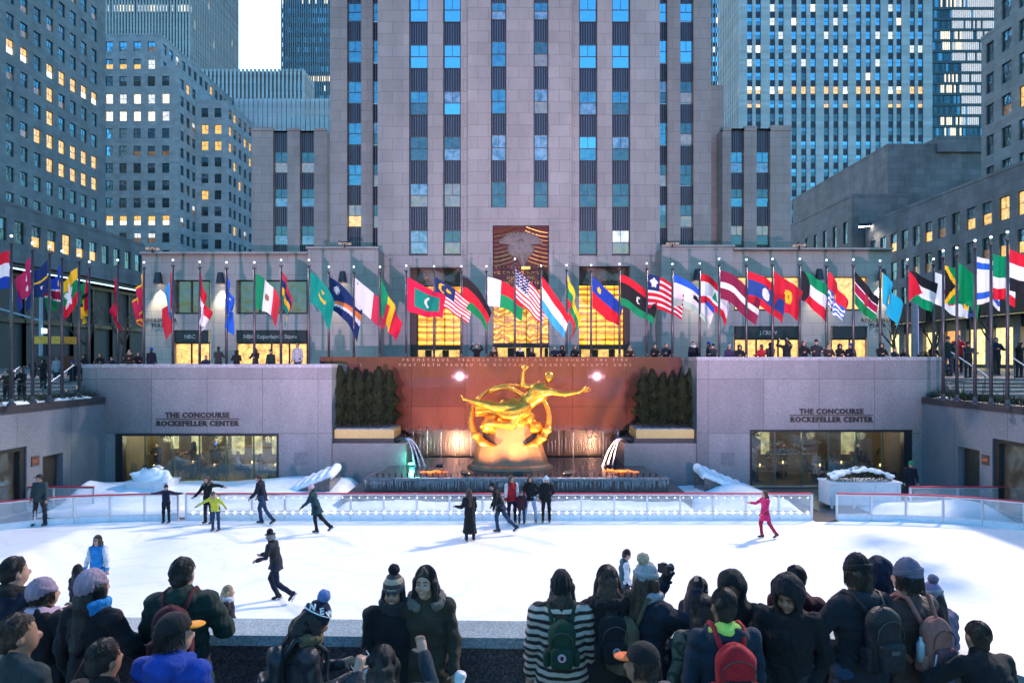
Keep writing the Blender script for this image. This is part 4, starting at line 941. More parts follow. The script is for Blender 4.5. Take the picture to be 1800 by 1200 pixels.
b = MB(q); trap(b, 7.0, 27.7, 7.0, 28.88, .425, .44); b.build('lower_water', WATER, fo)
ICL = clear('icicle ice', (.85, .9, .95), .3, .22, (.7, .75, .8))
b = MB(q)
for k in range(420):
    x = random.uniform(-6.5, 6.3); L = random.uniform(.15, .42); b.tube([(x, 28.77+random.uniform(-.03, .03), .93), (x, 28.79, .9-L)], [random.uniform(.02, .05), .004], 5, cap=False)
b.build('icicle', ICL, fo)['kind'] = 'stuff'
b = MB(q)
for k in range(46):
    x = -6+12*k/45; b.tube([(x-.1, 29.35, 1.02), (x-.1, 29.35, 1.14)], .03, 6)
b.build('water_jet_nozzle', METAL, fo)['kind'] = 'stuff'
def spraym():
    m, nt, bs = nodes('falling water'); co = objco(nt); out = nt.nodes['Material Output']; t = N(nt, 'ShaderNodeBsdfTransparent')
    bs.inputs['Base Color'].default_value = (.62, .66, .75, 1); bs.inputs['Roughness'].default_value = .2
    n = noise(nt, 6, 4, mapping(nt, co, (2.2, 1, .25))); mx = N(nt, 'ShaderNodeMixShader'); nt.links.new(ramp(nt, n, [(.48, 0.0), (.72, .85)]), mx.inputs[0])
    nt.links.new(t.outputs[0], mx.inputs[1]); nt.links.new(bs.outputs[0], mx.inputs[2]); nt.links.new(mx.outputs[0], out.inputs[0]); return m
SPRAY = spraym()
wv = empty('water_curtain', (0, 34.95, 1), 'row of thin falling water streams below the red granite wall', 'waterfall')
for k in range(66):
    x = -6.15+12.1*k/65+random.uniform(-.04, .04)
    if abs(x+.35) < 1.75: continue
    b = MB(); z = 2.42+random.uniform(-.05, .1); r = random.uniform(.010, .026)
    b.tube([(0, 0, 0), (0, -.12, .05), (0, -.2, -.1), (0, -.24, -.7), (0, -.26, -1.38)], [r*.8, r*1.6, r*1.5, r, r*.7], 6); s = b.build('water_stream', SPRAY if k % 4 else plain('foamy water', (.6, .6, .68), .3, 0, .4, 9), wv, True); s.location = (x, 0, z-1)
for sg, cx in ((-1, PX(704, 32)), (1, PX(1102, 32))):
    e = empty('water_spout', (cx, 32.2, 2.1), 'arching water spout on the %s flank wall' % ('left' if sg < 0 else 'right'), 'fountain spout', 'water spouts')
    b = MB(); b.rb = 0; b.tube([(sg*.3, 0, .05), (0, 0, .22), (-sg*.25, 0, .12)], [.16, .12, .07], 8); b.build('spout', METAL, e, True)
    for j in range(3):
        pts = [(-sg*(.2+(1.0-.22*j)*t), -.05-.35*t, .18+.42*t*(1-.2*j)-1.75*t*t) for t in np.linspace(0, 1, 14)]
        b = MB(); b.tube(pts, [.022+.02*t for t in np.linspace(0, 1, 14)], 6); b.build('water_arc', plain('foamy water', (.6, .6, .68), .3, 0, .4, 9), e, True)
gl = empty('pool_light', (PX(727, 32.5), 31.9, 1.12), 'green underwater lamp by the left spout', 'pool light'); b = MB(); b.lathe((0, 0, 0), [(.0, .05), (.14, .05), (.16, 0)], 12); b.build('lens', emis('green lens', (.1, 1, .75), 14), gl)
b = MB(); b.lathe((0, 0, -.04), [(.19, .0), (.19, .05), (.16, .05)], 12); b.build('housing', METAL, gl)
pt_ = bpy.data.lights.new('green_glow', 'POINT'); pt_.energy = 30*LS; pt_.color = (.1, 1, .7); pt_.shadow_soft_size = .1; po = bpy.data.objects.new('green_glow', pt_); link(po, gl); po.location = (0, 0, .25)
for i, (x, y) in enumerate(((-3.9, 30.3), (4.5, 30.6))):
    e = empty('pool_light', (x, y, 1.03), 'glowing orange underwater lamp at the %s of the pool' % ('left', 'right')[i], 'pool light'); b = MB()
    for _ in range(15): b.ball((random.gauss(0, .38), random.gauss(0, .13), .006), random.uniform(.05, .2), 8, 0, (1, .55, .08))  # scattered glowing discs paint the lamp's glow on the water
    b.build('lens', emis('orange pool glow', (1, .20, .03), 2.0, .5, 3), e, True)

# pedestal and gilded figure (a plain generic figure inside a plain ring)
GILD = None
def gildm():
    m, nt, bs = nodes('gilding'); co = objco(nt); n = noise(nt, 4, 5, co)
    nt.links.new(ramp(nt, n, [(.3, (.66, .24, .025)), (.7, (.98, .46, .08))]), bs.inputs['Base Color']); bs.inputs['Metallic'].default_value = .8; bs.inputs['Roughness'].default_value = .3
    bump(nt, bs, noise(nt, 14, 3, co), .25, .02); return m
GILD = gildm()
SX, SY = PX(897, 31.6), 31.6
st = empty('statue', (SX, SY, 1.0), 'gilded figure leaning out of a golden ring on a tapering pedestal', 'statue'); q = st.location
b = MB(q); bz = 1.02; n = 7
prof = [(2.0, 0), (1.95, .12), (1.78, .2), (1.5, 1.0), (1.15, 2.0), (.7, 2.75), (.35, 3.1), (0, 3.15)]
for i in range(len(prof)-1):
    for k in range(12):
        a0, a1 = 2*pi*k/12, 2*pi*(k+1)/12
        def pp(r, a, z): return (SX+r*cos(a)*1.0, SY+r*sin(a)*.62, bz+z)
        b.quad(pp(prof[i][0], a0, prof[i][1]), pp(prof[i][0], a1, prof[i][1]), pp(prof[i+1][0], a1, prof[i+1][1]), pp(prof[i+1][0], a0, prof[i+1][1]))
b.build('pedestal', plain('warm sandstone pedestal', (.24, .135, .08), .4, .15, .15, 2, .2), st)
f = Fld((-2.2, -1.2, 1.1), (2.2, 1.2, 4.2), .035); R = 1.78; tilt = RD(24); NR = 48
pr = None
for k in range(NR+1):
    a = 2*pi*k/NR; p = np.array([R*cos(a), -R*sin(a)*sin(-tilt)*-.35, 2.36+R*sin(a)*cos(tilt)*.92+ .0])
    p[1] = -.55+.45*(-sin(a))*-1.0
    if pr is not None: rr_ = .125-.07*sin(a); f.cone(pr, p, rr_, rr_, .02); f.cone(pr+[0, .2, 0], p+[0, .2, 0], rr_*.8, rr_*.8, .1)
    pr = p
for k in range(9):
    a = -2.6+k*.28; f.ell((R*cos(a), -.62-.45*sin(a)*-1+.4*0, 2.36+R*sin(a)*.84), (.22, .15, .17), None, .05)
f.disp(fbm(4, .012, 14)).build('ring', GILD, st)
f = Fld((-2.9, -1.5, 1.8), (4.0, .8, 5.8), .03)
def J(px, py, y=-.75): return np.array([(px-897)/1200*31.0, y, PZ(py, 31.0)-1.0])
pel, ch, nk, hd = J(917, 716), J(946, 690), J(957, 676), J(965, 663)
f.cone(pel, J(932, 702), .38, .34, .12, .75).cone(J(932, 702), ch, .34, .46, .1, .7).cone(ch, nk, .2, .12, .1)
f.ell(hd, (.19, .21, .25), None, .06); f.ell(hd+[0, .03, .06], (.21, .22, .21), None, .02)
f.ell(hd+[-.0, -.2, -.02], (.035, .05, .06), None, .04)
shr, shl = J(965, 687, -.9), J(940, 680, -.65)
f.cone(ch, shr, .22, .15, .1).cone(shr, J(992, 692, -1.0), .15, .11, .06).cone(J(992, 692, -1.0), J(1017, 688, -1.1), .11, .075, .04).cone(J(1017, 688, -1.1), J(1026, 684, -1.1), .08, .07, .03)
for j in range(4): f.cone(J(1026, 685-1.6*j+2, -1.1), J(1037-j, 683-2.4*j+3, -1.1), .032, .022, .01)
f.cone(J(1022, 683, -1.12), J(1028, 677, -1.15), .035, .024, .01)
f.cone(ch, shl, .22, .15, .1).cone(shl, J(918, 678, -.7), .14, .105, .05).cone(J(918, 678, -.7), J(920, 656, -.8), .105, .07, .05).cone(J(920, 656, -.8), J(922, 648, -.8), .075, .065, .03)
for j in range(4): f.cone(J(919+2*j, 649, -.8), J(916+3.2*j, 639, -.82), .03, .022, .01)
f.cone(J(924, 651, -.8), J(929, 644, -.8), .034, .024, .01)
kn, kn2 = J(872, 714, -1.0), J(900, 745, -1.1)
f.cone(pel+[-.1, -.1, 0], kn, .32, .20, .12).cone(kn, J(830, 704, -.9), .20, .10, .06).cone(J(830, 704, -.9), J(816, 700, -.9), .075, .05, .03).cone(J(816, 702, -.9), J(812, 694, -.92), .05, .03, .02)
f.cone(pel+[-.05, -.15, -.1], kn2, .31, .20, .1).cone(kn2, J(858, 742, -1.1), .19, .10, .06).cone(J(858, 742, -1.1), J(846, 748, -1.1), .07, .045, .03)
f.cone(ch+[0, -.1, .05], shr, .20, .17, .1).ell(J(958, 688), (.32, .2, .2), None, .1)
f.disp(fbm(8, .012, 16)).build('figure', GILD, st)
f = Fld((-1.9, -1.5, 1.3), (1.9, .9, 4.0), .04)
for k in range(15): a = k*2.4; rr = .25+.075*k; f.ell((rr*cos(a)*1.0+.0, -.45+.25*sin(a*1.7), 3.0-.085*k), (.34, .32, .30), None, .12)
f.disp(fbm(21, .05, 7)).disp(fbm(22, .02, 18)).build('rock', GILD, st)
f = Fld((-2.6, -1.6, 1.8), (1.8, .6, 4.6), .03)      # sweeping drapery bands
for oy, oz, w in ((-.9, 0, .14), (-.8, -6, .15), (-.95, 7, .12), (-.7, 13, .11)):
    pr = None
    for t in np.linspace(0, 1, 22):
        p = J(928-88*t, 712+oz+10*t+7*sin(5*t), oy-.25*sin(6*t)); 
        if pr is not None: f.cone(pr, p, w*(1.2-.3*t), w*(1.2-.3*t), .03)
        pr = p
pr = None
for t in np.linspace(0, 1, 18):
    p = J(925-62*t, 700-18*sin(2.6*t)-2*t, -.6+.1*sin(6*t))
    if pr is not None: f.cone(pr, p, .10, .10, .03)
    pr = p
f.disp(fbm(9, .014, 16)).build('drapery', GILD, st)

# snow banks between the fence and the walls
def snowm():
    m, nt, bs = nodes('snow'); co = objco(nt); n = noise(nt, 1.4, 6, co, .65)
    nt.links.new(ramp(nt, n, [(.35, (.72, .77, .84)), (.6, (.86, .89, .92))]), bs.inputs['Base Color']); bs.inputs['Roughness'].default_value = .8
    bump(nt, bs, noise(nt, 16, 4, co), .5, .03); return m
SNOW = snowm(); np.random.seed(3)
def snow(x0, x1, y0, y1, hf, name='snow'):
    nx, ny = int((x1-x0)/.14), int((y1-y0)/.14); b = MB(); g = fbm(5, .10, 2.2, 7); g2 = fbm(6, .03, 9, 7)
    X, Yv = np.linspace(x0, x1, nx), np.linspace(y0, y1, ny); vs_ = []
    for y in Yv:
        for x in X:
            e = min(1, (x-x0)/.5, (x1-x)/.5, (y-y0)/.25, (y1-y)/.2); vs_.append((x, y, max(0, e)*max(.03, hf(x, y)+g(x, y, 0)+g2(x, y, 0))))
    b.add(vs_, [(j*nx+i, j*nx+i+1, (j+1)*nx+i+1, (j+1)*nx+i) for j in range(ny-1) for i in range(nx-1)]); o = b.build(name, SNOW, None, True); o['kind'] = 'stuff'; return o
G2 = lambda x, y, cx, cy, sx, sy, h: h*math.exp(-((x-cx)/sx)**2-((y-cy)/sy)**2)
snow(-18.6, -7.2, 26.0, 31.9, lambda x, y: .22+.10*(y-26)/6+G2(x, y, -17, 29, 1.6, 1.4, .45)+G2(x, y, -14.6, 29.5, 1.8, 1.6, .3)+G2(x, y, -9.5, 31, 3, 1.6, .35)+G2(x, y, -18.5, 28.5, .7, 1, .5))
snow(-7.3, 7.0, 25.9, 27.5, lambda x, y: .24+.12*(y-26))
snow(6.9, PX(1425, 26), 26.0, 31.9, lambda x, y: .16+G2(x, y, 9.2, 29, 1.2, 2.2, .55)+G2(x, y, 11, 27, 1.5, .8, .3))
snow(13.8, 18.4, 25.2, 28.6, lambda x, y: .2+G2(x, y, 17, 26.2, 1.5, .8, .45)+G2(x, y, 14.5, 26.6, 1, .6, .3))
# snow covered ramps beside the pool
for x, y, sg, lab in ((PX(556, 29.8), 29.8, 1, 'snow covered stone ramp left of the fountain pool'), (PX(1262, 29.8), 29.8, -1, 'snow covered stone ramp right of the fountain pool')):
    e = empty('stone_ramp', (x, y, 0), lab, 'ramp', 'snowy ramps by the pool'); b = MB()
    P0 = [(-1.5*sg, -.6), (.75*sg, -.6), (.75*sg, 1.2), (-1.5*sg, 1.2)]; hh = [.06, .95, 1.1, .2]
    v = [(a, c, 0) for a, c in P0]+[(a, c, h) for (a, c), h in zip(P0, hh)]; b.add(v, ((0, 1, 2, 3), (4, 5, 6, 7), (0, 1, 5, 4), (1, 2, 6, 5), (2, 3, 7, 6), (3, 0, 4, 7))); b.build('ramp_body', WETST, e)
    f = Fld((-2.3, -1.2, -.1), (2.3, 1.9, 1.9), .05)
    for t in np.linspace(0, 1, 8): xx = sg*(-1.7+2.35*t); f.cone((xx, -.35, .02+.95*t), (xx, .95, .14+1.0*t), .17+.05*sin(3*t), .2, .12)
    f.disp(fbm(3, .03, 7)); f.disp(fbm(4, .012, 20)); f.build('snow_cover', SNOW, e)

# evergreens in the golden planters
def leafm(name, c1, c2):
    m, nt, bs = nodes(name); oi = N(nt, 'ShaderNodeObjectInfo'); n = noise(nt, 5, 4, objco(nt))
    nt.links.new(ramp(nt, n, [(.35, c1), (.65, c2)]), bs.inputs['Base Color']); bs.inputs['Roughness'].default_value = .7; return m
GREEN = leafm('dark evergreen foliage', (.006, .014, .007), (.028, .042, .012)); BARK = plain('bark', (.06, .045, .035), .9, 0, .4, 12, .5)
def ever_mesh(seed, h=2.65, r=.34, n=5200):
    rs = random.Random(seed); b = MB()
    for _ in range(n):
        t = rs.random()**.85; z = .12+t*(h-.12); rr = r*(1-t**3.4)*(.75+.25*sin(z*9+seed))+.03; a = rs.uniform(0, 2*pi); q = rr*(rs.random()**.35)
        c = Vector((q*cos(a), q*sin(a), z)); L = rs.uniform(.05, .11); up = Vector((cos(a)*.45, sin(a)*.45, 1)).normalized(); sd = Vector((-sin(a), cos(a), rs.uniform(-.3, .3))).normalized()*L*.32
        b.add([c-sd, c+sd, c+up*L], ((0, 1, 2),))
    return b.mesh('foliage', GREEN)
em = [ever_mesh(k) for k in range(4)]; tr = MB(); tr.tube([(0, 0, 0), (0, 0, .9), (.01, 0, 2.2)], [.045, .035, .01], 7); trm = tr.mesh('trunk', BARK)
ordn = ['first', 'second', 'third', 'fourth', 'fifth', 'sixth']
for sg in (-1, 1):
    a, c = (PX(596, 33), PX(683, 33)) if sg < 0 else (PX(1131, 33), PX(1216, 33)); zt = PZ(756, YW)+.05
    for k in range(6):
        e = empty('evergreen_tree', (a+(c-a)*k/5, 33.1+.15*(k % 2), zt), 'dark columnar evergreen, %s from the left in the %s golden planter' % (ordn[k], 'left' if sg < 0 else 'right'), 'tree', 'evergreens in the golden planters')
        s = random.uniform(.9, 1.07); inst(em[(k*3+(sg > 0)) % 4], 'crown', (0, 0, 0), e, random.uniform(0, 6), (1.6, 1.6, s*1.04)); inst(trm, 'trunk', (0, 0, -.03), e)

# bare winter trees at both sides of the plaza
def bare_tree(loc, h, seed, label):
    rs = random.Random(seed); e = empty('bare_tree', loc, label, 'tree', 'bare winter trees'); b = MB(); tips = []
    def grow(p, d, L, r, dep):
        pts = [p]; rs_ = [r]
        for i in range(4):
            d = (d+Vector((rs.gauss(0, .13), rs.gauss(0, .13), rs.gauss(.04, .08)))).normalized(); p = p+d*L/4; pts.append(p); rs_.append(r*(1-.13*(i+1)))
        b.tube(pts, rs_, 6 if dep < 2 else 4, cap=False)
        if dep < 5:
            for _ in range(3 if dep < 3 else 2):
                nd = (d+Vector((rs.gauss(0, .55), rs.gauss(0, .55), rs.gauss(.15, .25)))).normalized(); grow(pts[rs.choice((2, 3, 4))], nd, L*rs.uniform(.6, .8), rs_[3]*.62, dep+1)
    t = MB(); t.tube([(0, 0, 0), (.02, 0, h*.16), (.05, .03, h*.3)], [.17, .13, .11], 8); t.build('trunk', BARK, e, True)
    for _ in range(4): grow(Vector((.05, .03, h*.28)), Vector((rs.gauss(0, .45), rs.gauss(0, .45), 1)).normalized(), h*.26, .075, 1)
    b.build('crown', BARK, e)
bare_tree((PX(216, 42), 42, GZ), 6.2, 3, 'bare winter tree with spreading branches before the left shopfront'); bare_tree((PX(150, 40), 40, GZ), 6.0, 5, 'bare winter tree nearer the left edge of the plaza')
bare_tree((PX(1572, 44), 44, GZ), 5.6, 8, 'bare winter tree beside the right end pier'); bare_tree((PX(1642, 43), 43, GZ), 5.2, 11, 'slim bare winter tree between the right flagpoles'); bare_tree((PX(1748, 40), 40, GZ), 6.0, 13, 'bare winter tree at the far right edge')
# ------------------------------------------------------------ flagpoles and flags
def flagm():
    m, nt, bs = nodes('flag cloth'); a = N(nt, 'ShaderNodeAttribute'); a.attribute_name = 'cloth'; nt.links.new(a.outputs[0], bs.inputs['Base Color']); bs.inputs['Roughness'].default_value = .8
    t = N(nt, 'ShaderNodeBsdfTranslucent'); nt.links.new(a.outputs[0], t.inputs[0]); mx = N(nt, 'ShaderNodeMixShader'); mx.inputs[0].default_value = .42
    nt.links.new(bs.outputs[0], mx.inputs[1]); nt.links.new(t.outputs[0], mx.inputs[2]); nt.links.new(mx.outputs[0], nt.nodes['Material Output'].inputs[0])
    w = N(nt, 'ShaderNodeTexWave'); w.inputs['Scale'].default_value = 60; nt.links.new(objco(nt), w.inputs[0]); bump(nt, bs, w.outputs[0], .08, .002); return m
FLAGM = flagm()
R_, W_c, B_, G_, Y_, K_, LB, DB, MR, OR, CY = (.62, .01, .03), (.80, .80, .84), (.01, .05, .38), (.0, .22, .08), (.85, .5, .02), (.012, .012, .016), (.04, .38, .75), (.008, .03, .13), (.28, .01, .05), (.85, .22, .05), (.01, .33, .52)
TG = (.0, .27, .20)
def star(u, v, cu, cv, r, n=5, asp=1.6, inner=.45):
    x, y = (u-cu)*asp, -(v-cv); d = math.hypot(x, y)
    if d > r: return False
    a = (math.atan2(y, x)-pi/2) % (2*pi/n); a = min(a, 2*pi/n-a)/(pi/n); return d < r*(1-(1-inner)*a)
def disc(u, v, cu, cv, r, asp=1.6): return math.hypot((u-cu)*asp, v-cv) < r
def Hs(*c):
    return lambda u, v: c[min(len(c)-1, int(v*len(c)))]
def Vs(*c): return lambda u, v: c[min(len(c)-1, int(u*len(c)))]
def over(base, *tests): 
    def f(u, v):
        r = base(u, v) if callable(base) else base
        for t, c in tests:
            if t(u, v): r = c
        return r
    return f
def stripes(n, a, b): return lambda u, v: a if int(v*n) % 2 == 0 else b
nepal = over((.45, .02, .10), (lambda u, v: v > 1-u*.1 or u > .85, (.02, .05, .3)), (lambda u, v: disc(u, v, .35, .35, .12), W_c), (lambda u, v: disc(u, v, .35, .7, .1), W_c))
FL = [ # pole px, top py, pattern, hoist px, dx, dy at the fly end, shrink, limp, description
 (20, 412, over(Hs(R_, W_c, B_)), 56, -44, 24, .9, 0, 'red, white and blue horizontal bands'),
 (57, 425, nepal, 52, -26, 40, .6, .5, 'crimson with blue edging and white emblems'),
 (87, 431, over(DB, (lambda u, v: .46 < v < .54, Y_), (lambda u, v: star(u, v, .25, .72, .1, 12), W_c)), 44, -38, 34, .9, .1, 'dark blue with a thin yellow band'),
 (109, 439, over(lambda u, v: (B_ if u+v < .85 else (G_ if u+v > 1.15 else MR)), (lambda u, v: .8 < u+v < .85 or 1.15 < u+v < 1.2, W_c), (lambda u, v: disc(u, v, .22, .3, .13), Y_)), 48, -24, 38, .7, .5, 'blue, red and green diagonals with a yellow sun'),
 (139, 446, over(Hs(Y_, G_, R_), (lambda u, v: star(u, v, .5, .5, .34), W_c)), 52, -26, 22, 1, .25, 'yellow, green and red bands with a large white star'),
 (157, 458, over(lambda u, v: G_ if v < .5 else Y_, (lambda u, v: u < .25, R_), (lambda u, v: abs(v-.5) < .06, K_)), 46, -18, 46, .6, .8, 'green and yellow with a red hoist'),
 (207, 455, over((.50, .01, .05), (lambda u, v: star(u, v, .5, .5, .2), (0, .15, .05))), 46, -6, 52, .5, 1, 'plain crimson hanging limp'),
 (253, 459, over((.48, .02, .08), (lambda u, v: u < .05 or u > .95 or v < .08 or v > .92, Y_), (lambda u, v: disc(u, v, .5, .5, .22) and not disc(u, v, .5, .5, .12), Y_)), 46, -10, 40, .7, .8, 'crimson edged in gold with a gold emblem'),
 (304, 455, over(Vs((.5, .02, .04), (.03, .28, .6), (.5, .02, .04)), (lambda u, v: .08 < u < .26 and .3 < v < .8, Y_)), 42, -10, 46, 1.1, .7, 'red, sky blue and red bands hanging limp'),
 (351, 458, Hs(R_, W_c), 46, 14, 52, .6, .8, 'red over white hanging limp'),
 (398, 459, over((.015, .12, .62), (lambda u, v: any(star(u, v, .5+.16*cos(a), .5+.26*sin(a), .06) for a in (0, 1.57, 3.14, 4.71)), W_c)), 42, 10, 56, .7, .9, 'bright blue with small white stars hanging limp'),
 (447, 459, over(Vs((0, .25, .1), W_c, (.6, .03, .05)), (lambda u, v: disc(u, v, .5, .5, .11), (.3, .16, .06))), 46, 36, 30, .8, .2, 'green, white and red upright bands with brown emblem'),
 (494, 455, Hs((.45, .03, .05), DB, Y_, (0, .25, .2)), 42, 16, 52, .7, .7, 'narrow red, blue, yellow and green bands'),
 (543, 455, over(TG, (lambda u, v: disc(u, v, .5, .45, .2) and not disc(u, v, .5, .36, .19), Y_), (lambda u, v: star(u, v, .5, .33, .07), Y_)), 48, 42, 34, .8, .1, 'green with a yellow crescent and star'),
 (578, 467, over(DB, (lambda u, v: -.02 < (.82-.5*u-v) < .05+.14*u, OR), (lambda u, v: -.06-.13*u < (.82-.5*u-v) < -.02, W_c), (lambda u, v: star(u, v, .2, .28, .17, 12), W_c)), 46, 46, 46, .95, .1, 'dark blue with orange and white rays and star'),
 (622, 467, over(Vs(W_c, (.6, .03, .08)), (lambda u, v: .04 < u < .1 and .08 < v < .18, (.4, .4, .42))), 44, 48, 40, .7, .1, 'white and red upright halves'),
 (668, 467, Vs((0, .3, .12), (.85, .6, .02), (.6, .01, .05)), 44, 30, 46, .7, .4, 'green, yellow and red upright bands'),
 (714, 465, over((.72, .01, .07), (lambda u, v: .18 < u < .86 and .2 < v < .8, (0, .26, .2)), (lambda u, v: disc(u, v, .54, .5, .17) and not disc(u, v, .60, .5, .16), W_c)), 46, 52, 26, .8, .05, 'red with a green rectangle and white crescent'),
 (763, 466, over(stripes(13, R_, W_c), (lambda u, v: u < .5 and v < .55, DB), (lambda u, v: disc(u, v, .2, .27, .18) and not disc(u, v, .25, .27, .15), Y_), (lambda u, v: star(u, v, .34, .27, .12, 12), Y_)), 42, 54, 40, .7, .1, 'red and white stripes with a yellow crescent on blue'),
 (811, 466, Hs(K_, R_, (0, .24, .08)), 44, 46, 42, .6, .1, 'black, red and green bands'),
 (855, 466, over(lambda u, v: R_ if v < .5 else (0, .28, .1), (lambda u, v: u < .34, W_c)), 44, 58, 26, .8, .1, 'white hoist with red over green'),
 (905, 453, over(stripes(13, R_, W_c), (lambda u, v: u < .42 and v < .54, DB), (lambda u, v: u < .41 and v < .53 and (int(u*26)+int(v*20)) % 2 == 0 and math.hypot((u*26) % 1-.5, (v*20) % 1-.5) < .38, W_c)), 42, 52, 40, .75, .15, 'red and white stripes with white stars on blue'),
 (951, 465, Hs(R_, W_c, LB), 44, 46, 44, .8, .1, 'red, white and pale blue bands'),
 (996, 464, Hs((.85, .6, .03), (0, .25, .12), (.6, .02, .04)), 44, 20, 58, .6, .7, 'yellow, green and red bands'),
 (1039, 464, over(Hs(B_, R_), (lambda u, v: disc(u, v, .22, .26, .1), Y_)), 46, 48, 38, .6, .1, 'blue over red with a small gold crown'),
 (1089, 462, over(lambda u, v: R_ if v < .25 else (K_ if v < .75 else (0, .25, .1)), (lambda u, v: disc(u, v, .5, .5, .12) and not disc(u, v, .54, .5, .1), W_c)), 48, 56, 34, .7, .1, 'red, black and green bands with a white crescent'),
 (1137, 461, over(stripes(11, R_, W_c), (lambda u, v: u < .3 and v < .46, DB), (lambda u, v: star(u, v, .15, .23, .17), W_c)), 46, 58, 28, .9, .05, 'red and white stripes with one white star on blue'),
 (1182, 462, over(Hs((.02, .12, .6), W_c, W_c, (.45, .6, .5)), (lambda u, v: disc(u, v, .55, .48, .13) and v < .52, K_)), 44, 56, 38, .7, .2, 'blue, white and pale green bands with a black hat'),
 (1230, 461, over(Hs(R_, W_c, W_c, R_), (lambda u, v: abs(u-.5)*1.6 < (v-.3)*.45 and .3 < v < .66, (0, .25, .12))), 46, 48, 26, .8, .15, 'red, white and red bands with a green tree'),
 (1264, 453, over((.22, .01, .05), (lambda u, v: .4 < v < .6, W_c)), 44, 62, 34, .8, .05, 'dark maroon with a white centre band'),
 (1312, 454, over(lambda u, v: (.02, .06, .26) if .25 < v < .75 else R_, (lambda u, v: disc(u, v, .5, .5, .19), W_c)), 48, 60, 28, .9, .05, 'red, blue and red bands with a white disc'),
 (1358, 453, over((.55, .01, .03), (lambda u, v: star(u, v, .5, .5, .25, 16, 1.6, .7), Y_), (lambda u, v: disc(u, v, .5, .5, .07), (.6, .2, .02))), 50, 46, 24, .9, .1, 'red with a yellow sun'),
 (1406, 453, over(Hs((0, .25, .1), W_c, R_), (lambda u, v: u < .1+.2*min(1, 3*min(v, 1-v)), K_)), 46, 46, 22, 1, .05, 'green, white and red bands with a black hoist'),
 (1453, 455, over(lambda u, v: (.6, .02, .04) if v < .5 else ((.015, .12, .5) if int((v-.5)*12+.6*sin(u*22)) % 2 == 0 else W_c), (lambda u, v: star(u, v, .5, .42, .14, 16), Y_)), 46, 24, 40, .8, .4, 'red over wavy blue and white with a gold sun'),
 (1500, 454, over(Hs(K_, (.35, .01, .05), (0, .2, .06)), (lambda u, v: abs(v-.34) < .03 or abs(v-.66) < .03, W_c), (lambda u, v: disc(u, v, .5, .5, .2) and abs(v-.5) < .28 and abs(u-.5) < .09, (.4, .02, .05))), 46, 40, 36, .7, .2, 'black, red and green bands with a shield'),
 (1547, 456, over((.01, .35, .55), (lambda u, v: disc(u, v, .5, .5, .15), Y_), (lambda u, v: u < .06, Y_)), 44, 26, 36, 1, .4, 'turquoise blue with a small yellow sun'),
 (1595, 454, over(Hs(K_, W_c, (0, .25, .1)), (lambda u, v: u*1.6 < 1-abs(v-.5)*2 and u*1.6 < .9-abs(v-.5)*1.8, R_)), 48, 36, 20, .9, .15, 'black, white and green bands with a red triangle'),
 (1641, 453, over(W_c, (lambda u, v: disc(u, v, .4, .5, .27), (.6, .01, .03))), 48, 52, 22, .8, .1, 'white with a red disc'),
 (1658, 438, over(lambda u, v: (K_ if abs(u-.5) > abs(v-.5) else (0, .25, .08)), (lambda u, v: abs(abs(u-.5)-abs(v-.5)) < .09, Y_)), 52, 40, 14, 1, .05, 'black and green quarters with a yellow cross'),
 (1682, 433, over((0, .24, .09)), 56, 34, 26, .95, .05, 'plain green'),
 (1714, 420, over(W_c, (lambda u, v: .1 < v < .24 or .76 < v < .9, (.02, .12, .6))), 66, 36, 14, .95, .05, 'white with two blue bands'),
 (1742, 414, Hs((0, .24, .1), (0, .24, .1), W_c, R_), 60, 36, 18, 1, .05, 'green over thin white and red bands'),
 (1771, 405, Hs(R_, W_c, K_), 56, 60, 24, 1, .05, 'red, white and black bands')]
POLEM = plain('grey bronze pole', (.075, .07, .085), .35, .6, .15); LAMPT = emis('pole top lamp', (.85, .93, 1), 2.6)
PZT = 10.72
def flag_mesh(px, pat, hoist, dx, dy, shrink, limp, Y, X, seed, nu=44, nv=28):
    s = Y/F*1.24; Hh = hoist*s*.98; DX, DZ = dx*s, -dy*s*1.08; V = []; rs = np.random.RandomState(seed); ph = rs.uniform(0, 6, 4)
    VR = rs.uniform(.6, 1.5, 4); EX = rs.uniform(.8, 1.7); DZ *= rs.uniform(.85, 1.3); DX *= rs.uniform(.88, 1.1); Wd = Hh*1.6; sg = 1 if dx > 0 else -1
    for i in range(nu+1):
        u = i/nu; 
        for j in range(nv+1):
            v = j/nv; hh = Hh*(1+(shrink-1)*u); fold = (u**.7)
            x = DX*u*(1.1-.14*u); z = DZ*(u**EX)-v*hh*(1+.08*sin(3*u+ph[0]))
            x += -sg*.14*v*fold*Hh*(DZ/-1.4)
            amp = (.12+.16*limp)*fold*VR[0]
            w = sin(2*pi*(1.2*VR[1]+1.3*limp)*u+1.6*VR[2]*v+ph[1]); w2 = sin(2*pi*(2.9*u)-2.4*v+ph[2])
            y = amp*w+.035*fold*w2
            x += limp*.16*fold*sin(2*pi*2.1*u+2.2*v+ph[3]); z += .04*fold*sin(7*u+ph[2])-(.06*fold*v*sin(9*u+ph[1]))
            V.append((x+sg*.06, y, z))
    me = bpy.data.meshes.new('flag'); me.from_pydata(V, [], [(i*(nv+1)+j, i*(nv+1)+j+1, (i+1)*(nv+1)+j+1, (i+1)*(nv+1)+j) for i in range(nu) for j in range(nv)])
    ca = me.color_attributes.new('cloth', 'FLOAT_COLOR', 'CORNER'); cs = []
    for i in range(nu):
        for j in range(nv):
            c = pat((i+.5)/nu, (j+.5)/nv); cs += [*c, 1]*4
    ca.data.foreach_set('color', cs); me.materials.append(FLAGM); me.polygons.foreach_set('use_smooth', [True]*len(me.polygons)); me.update(); return me
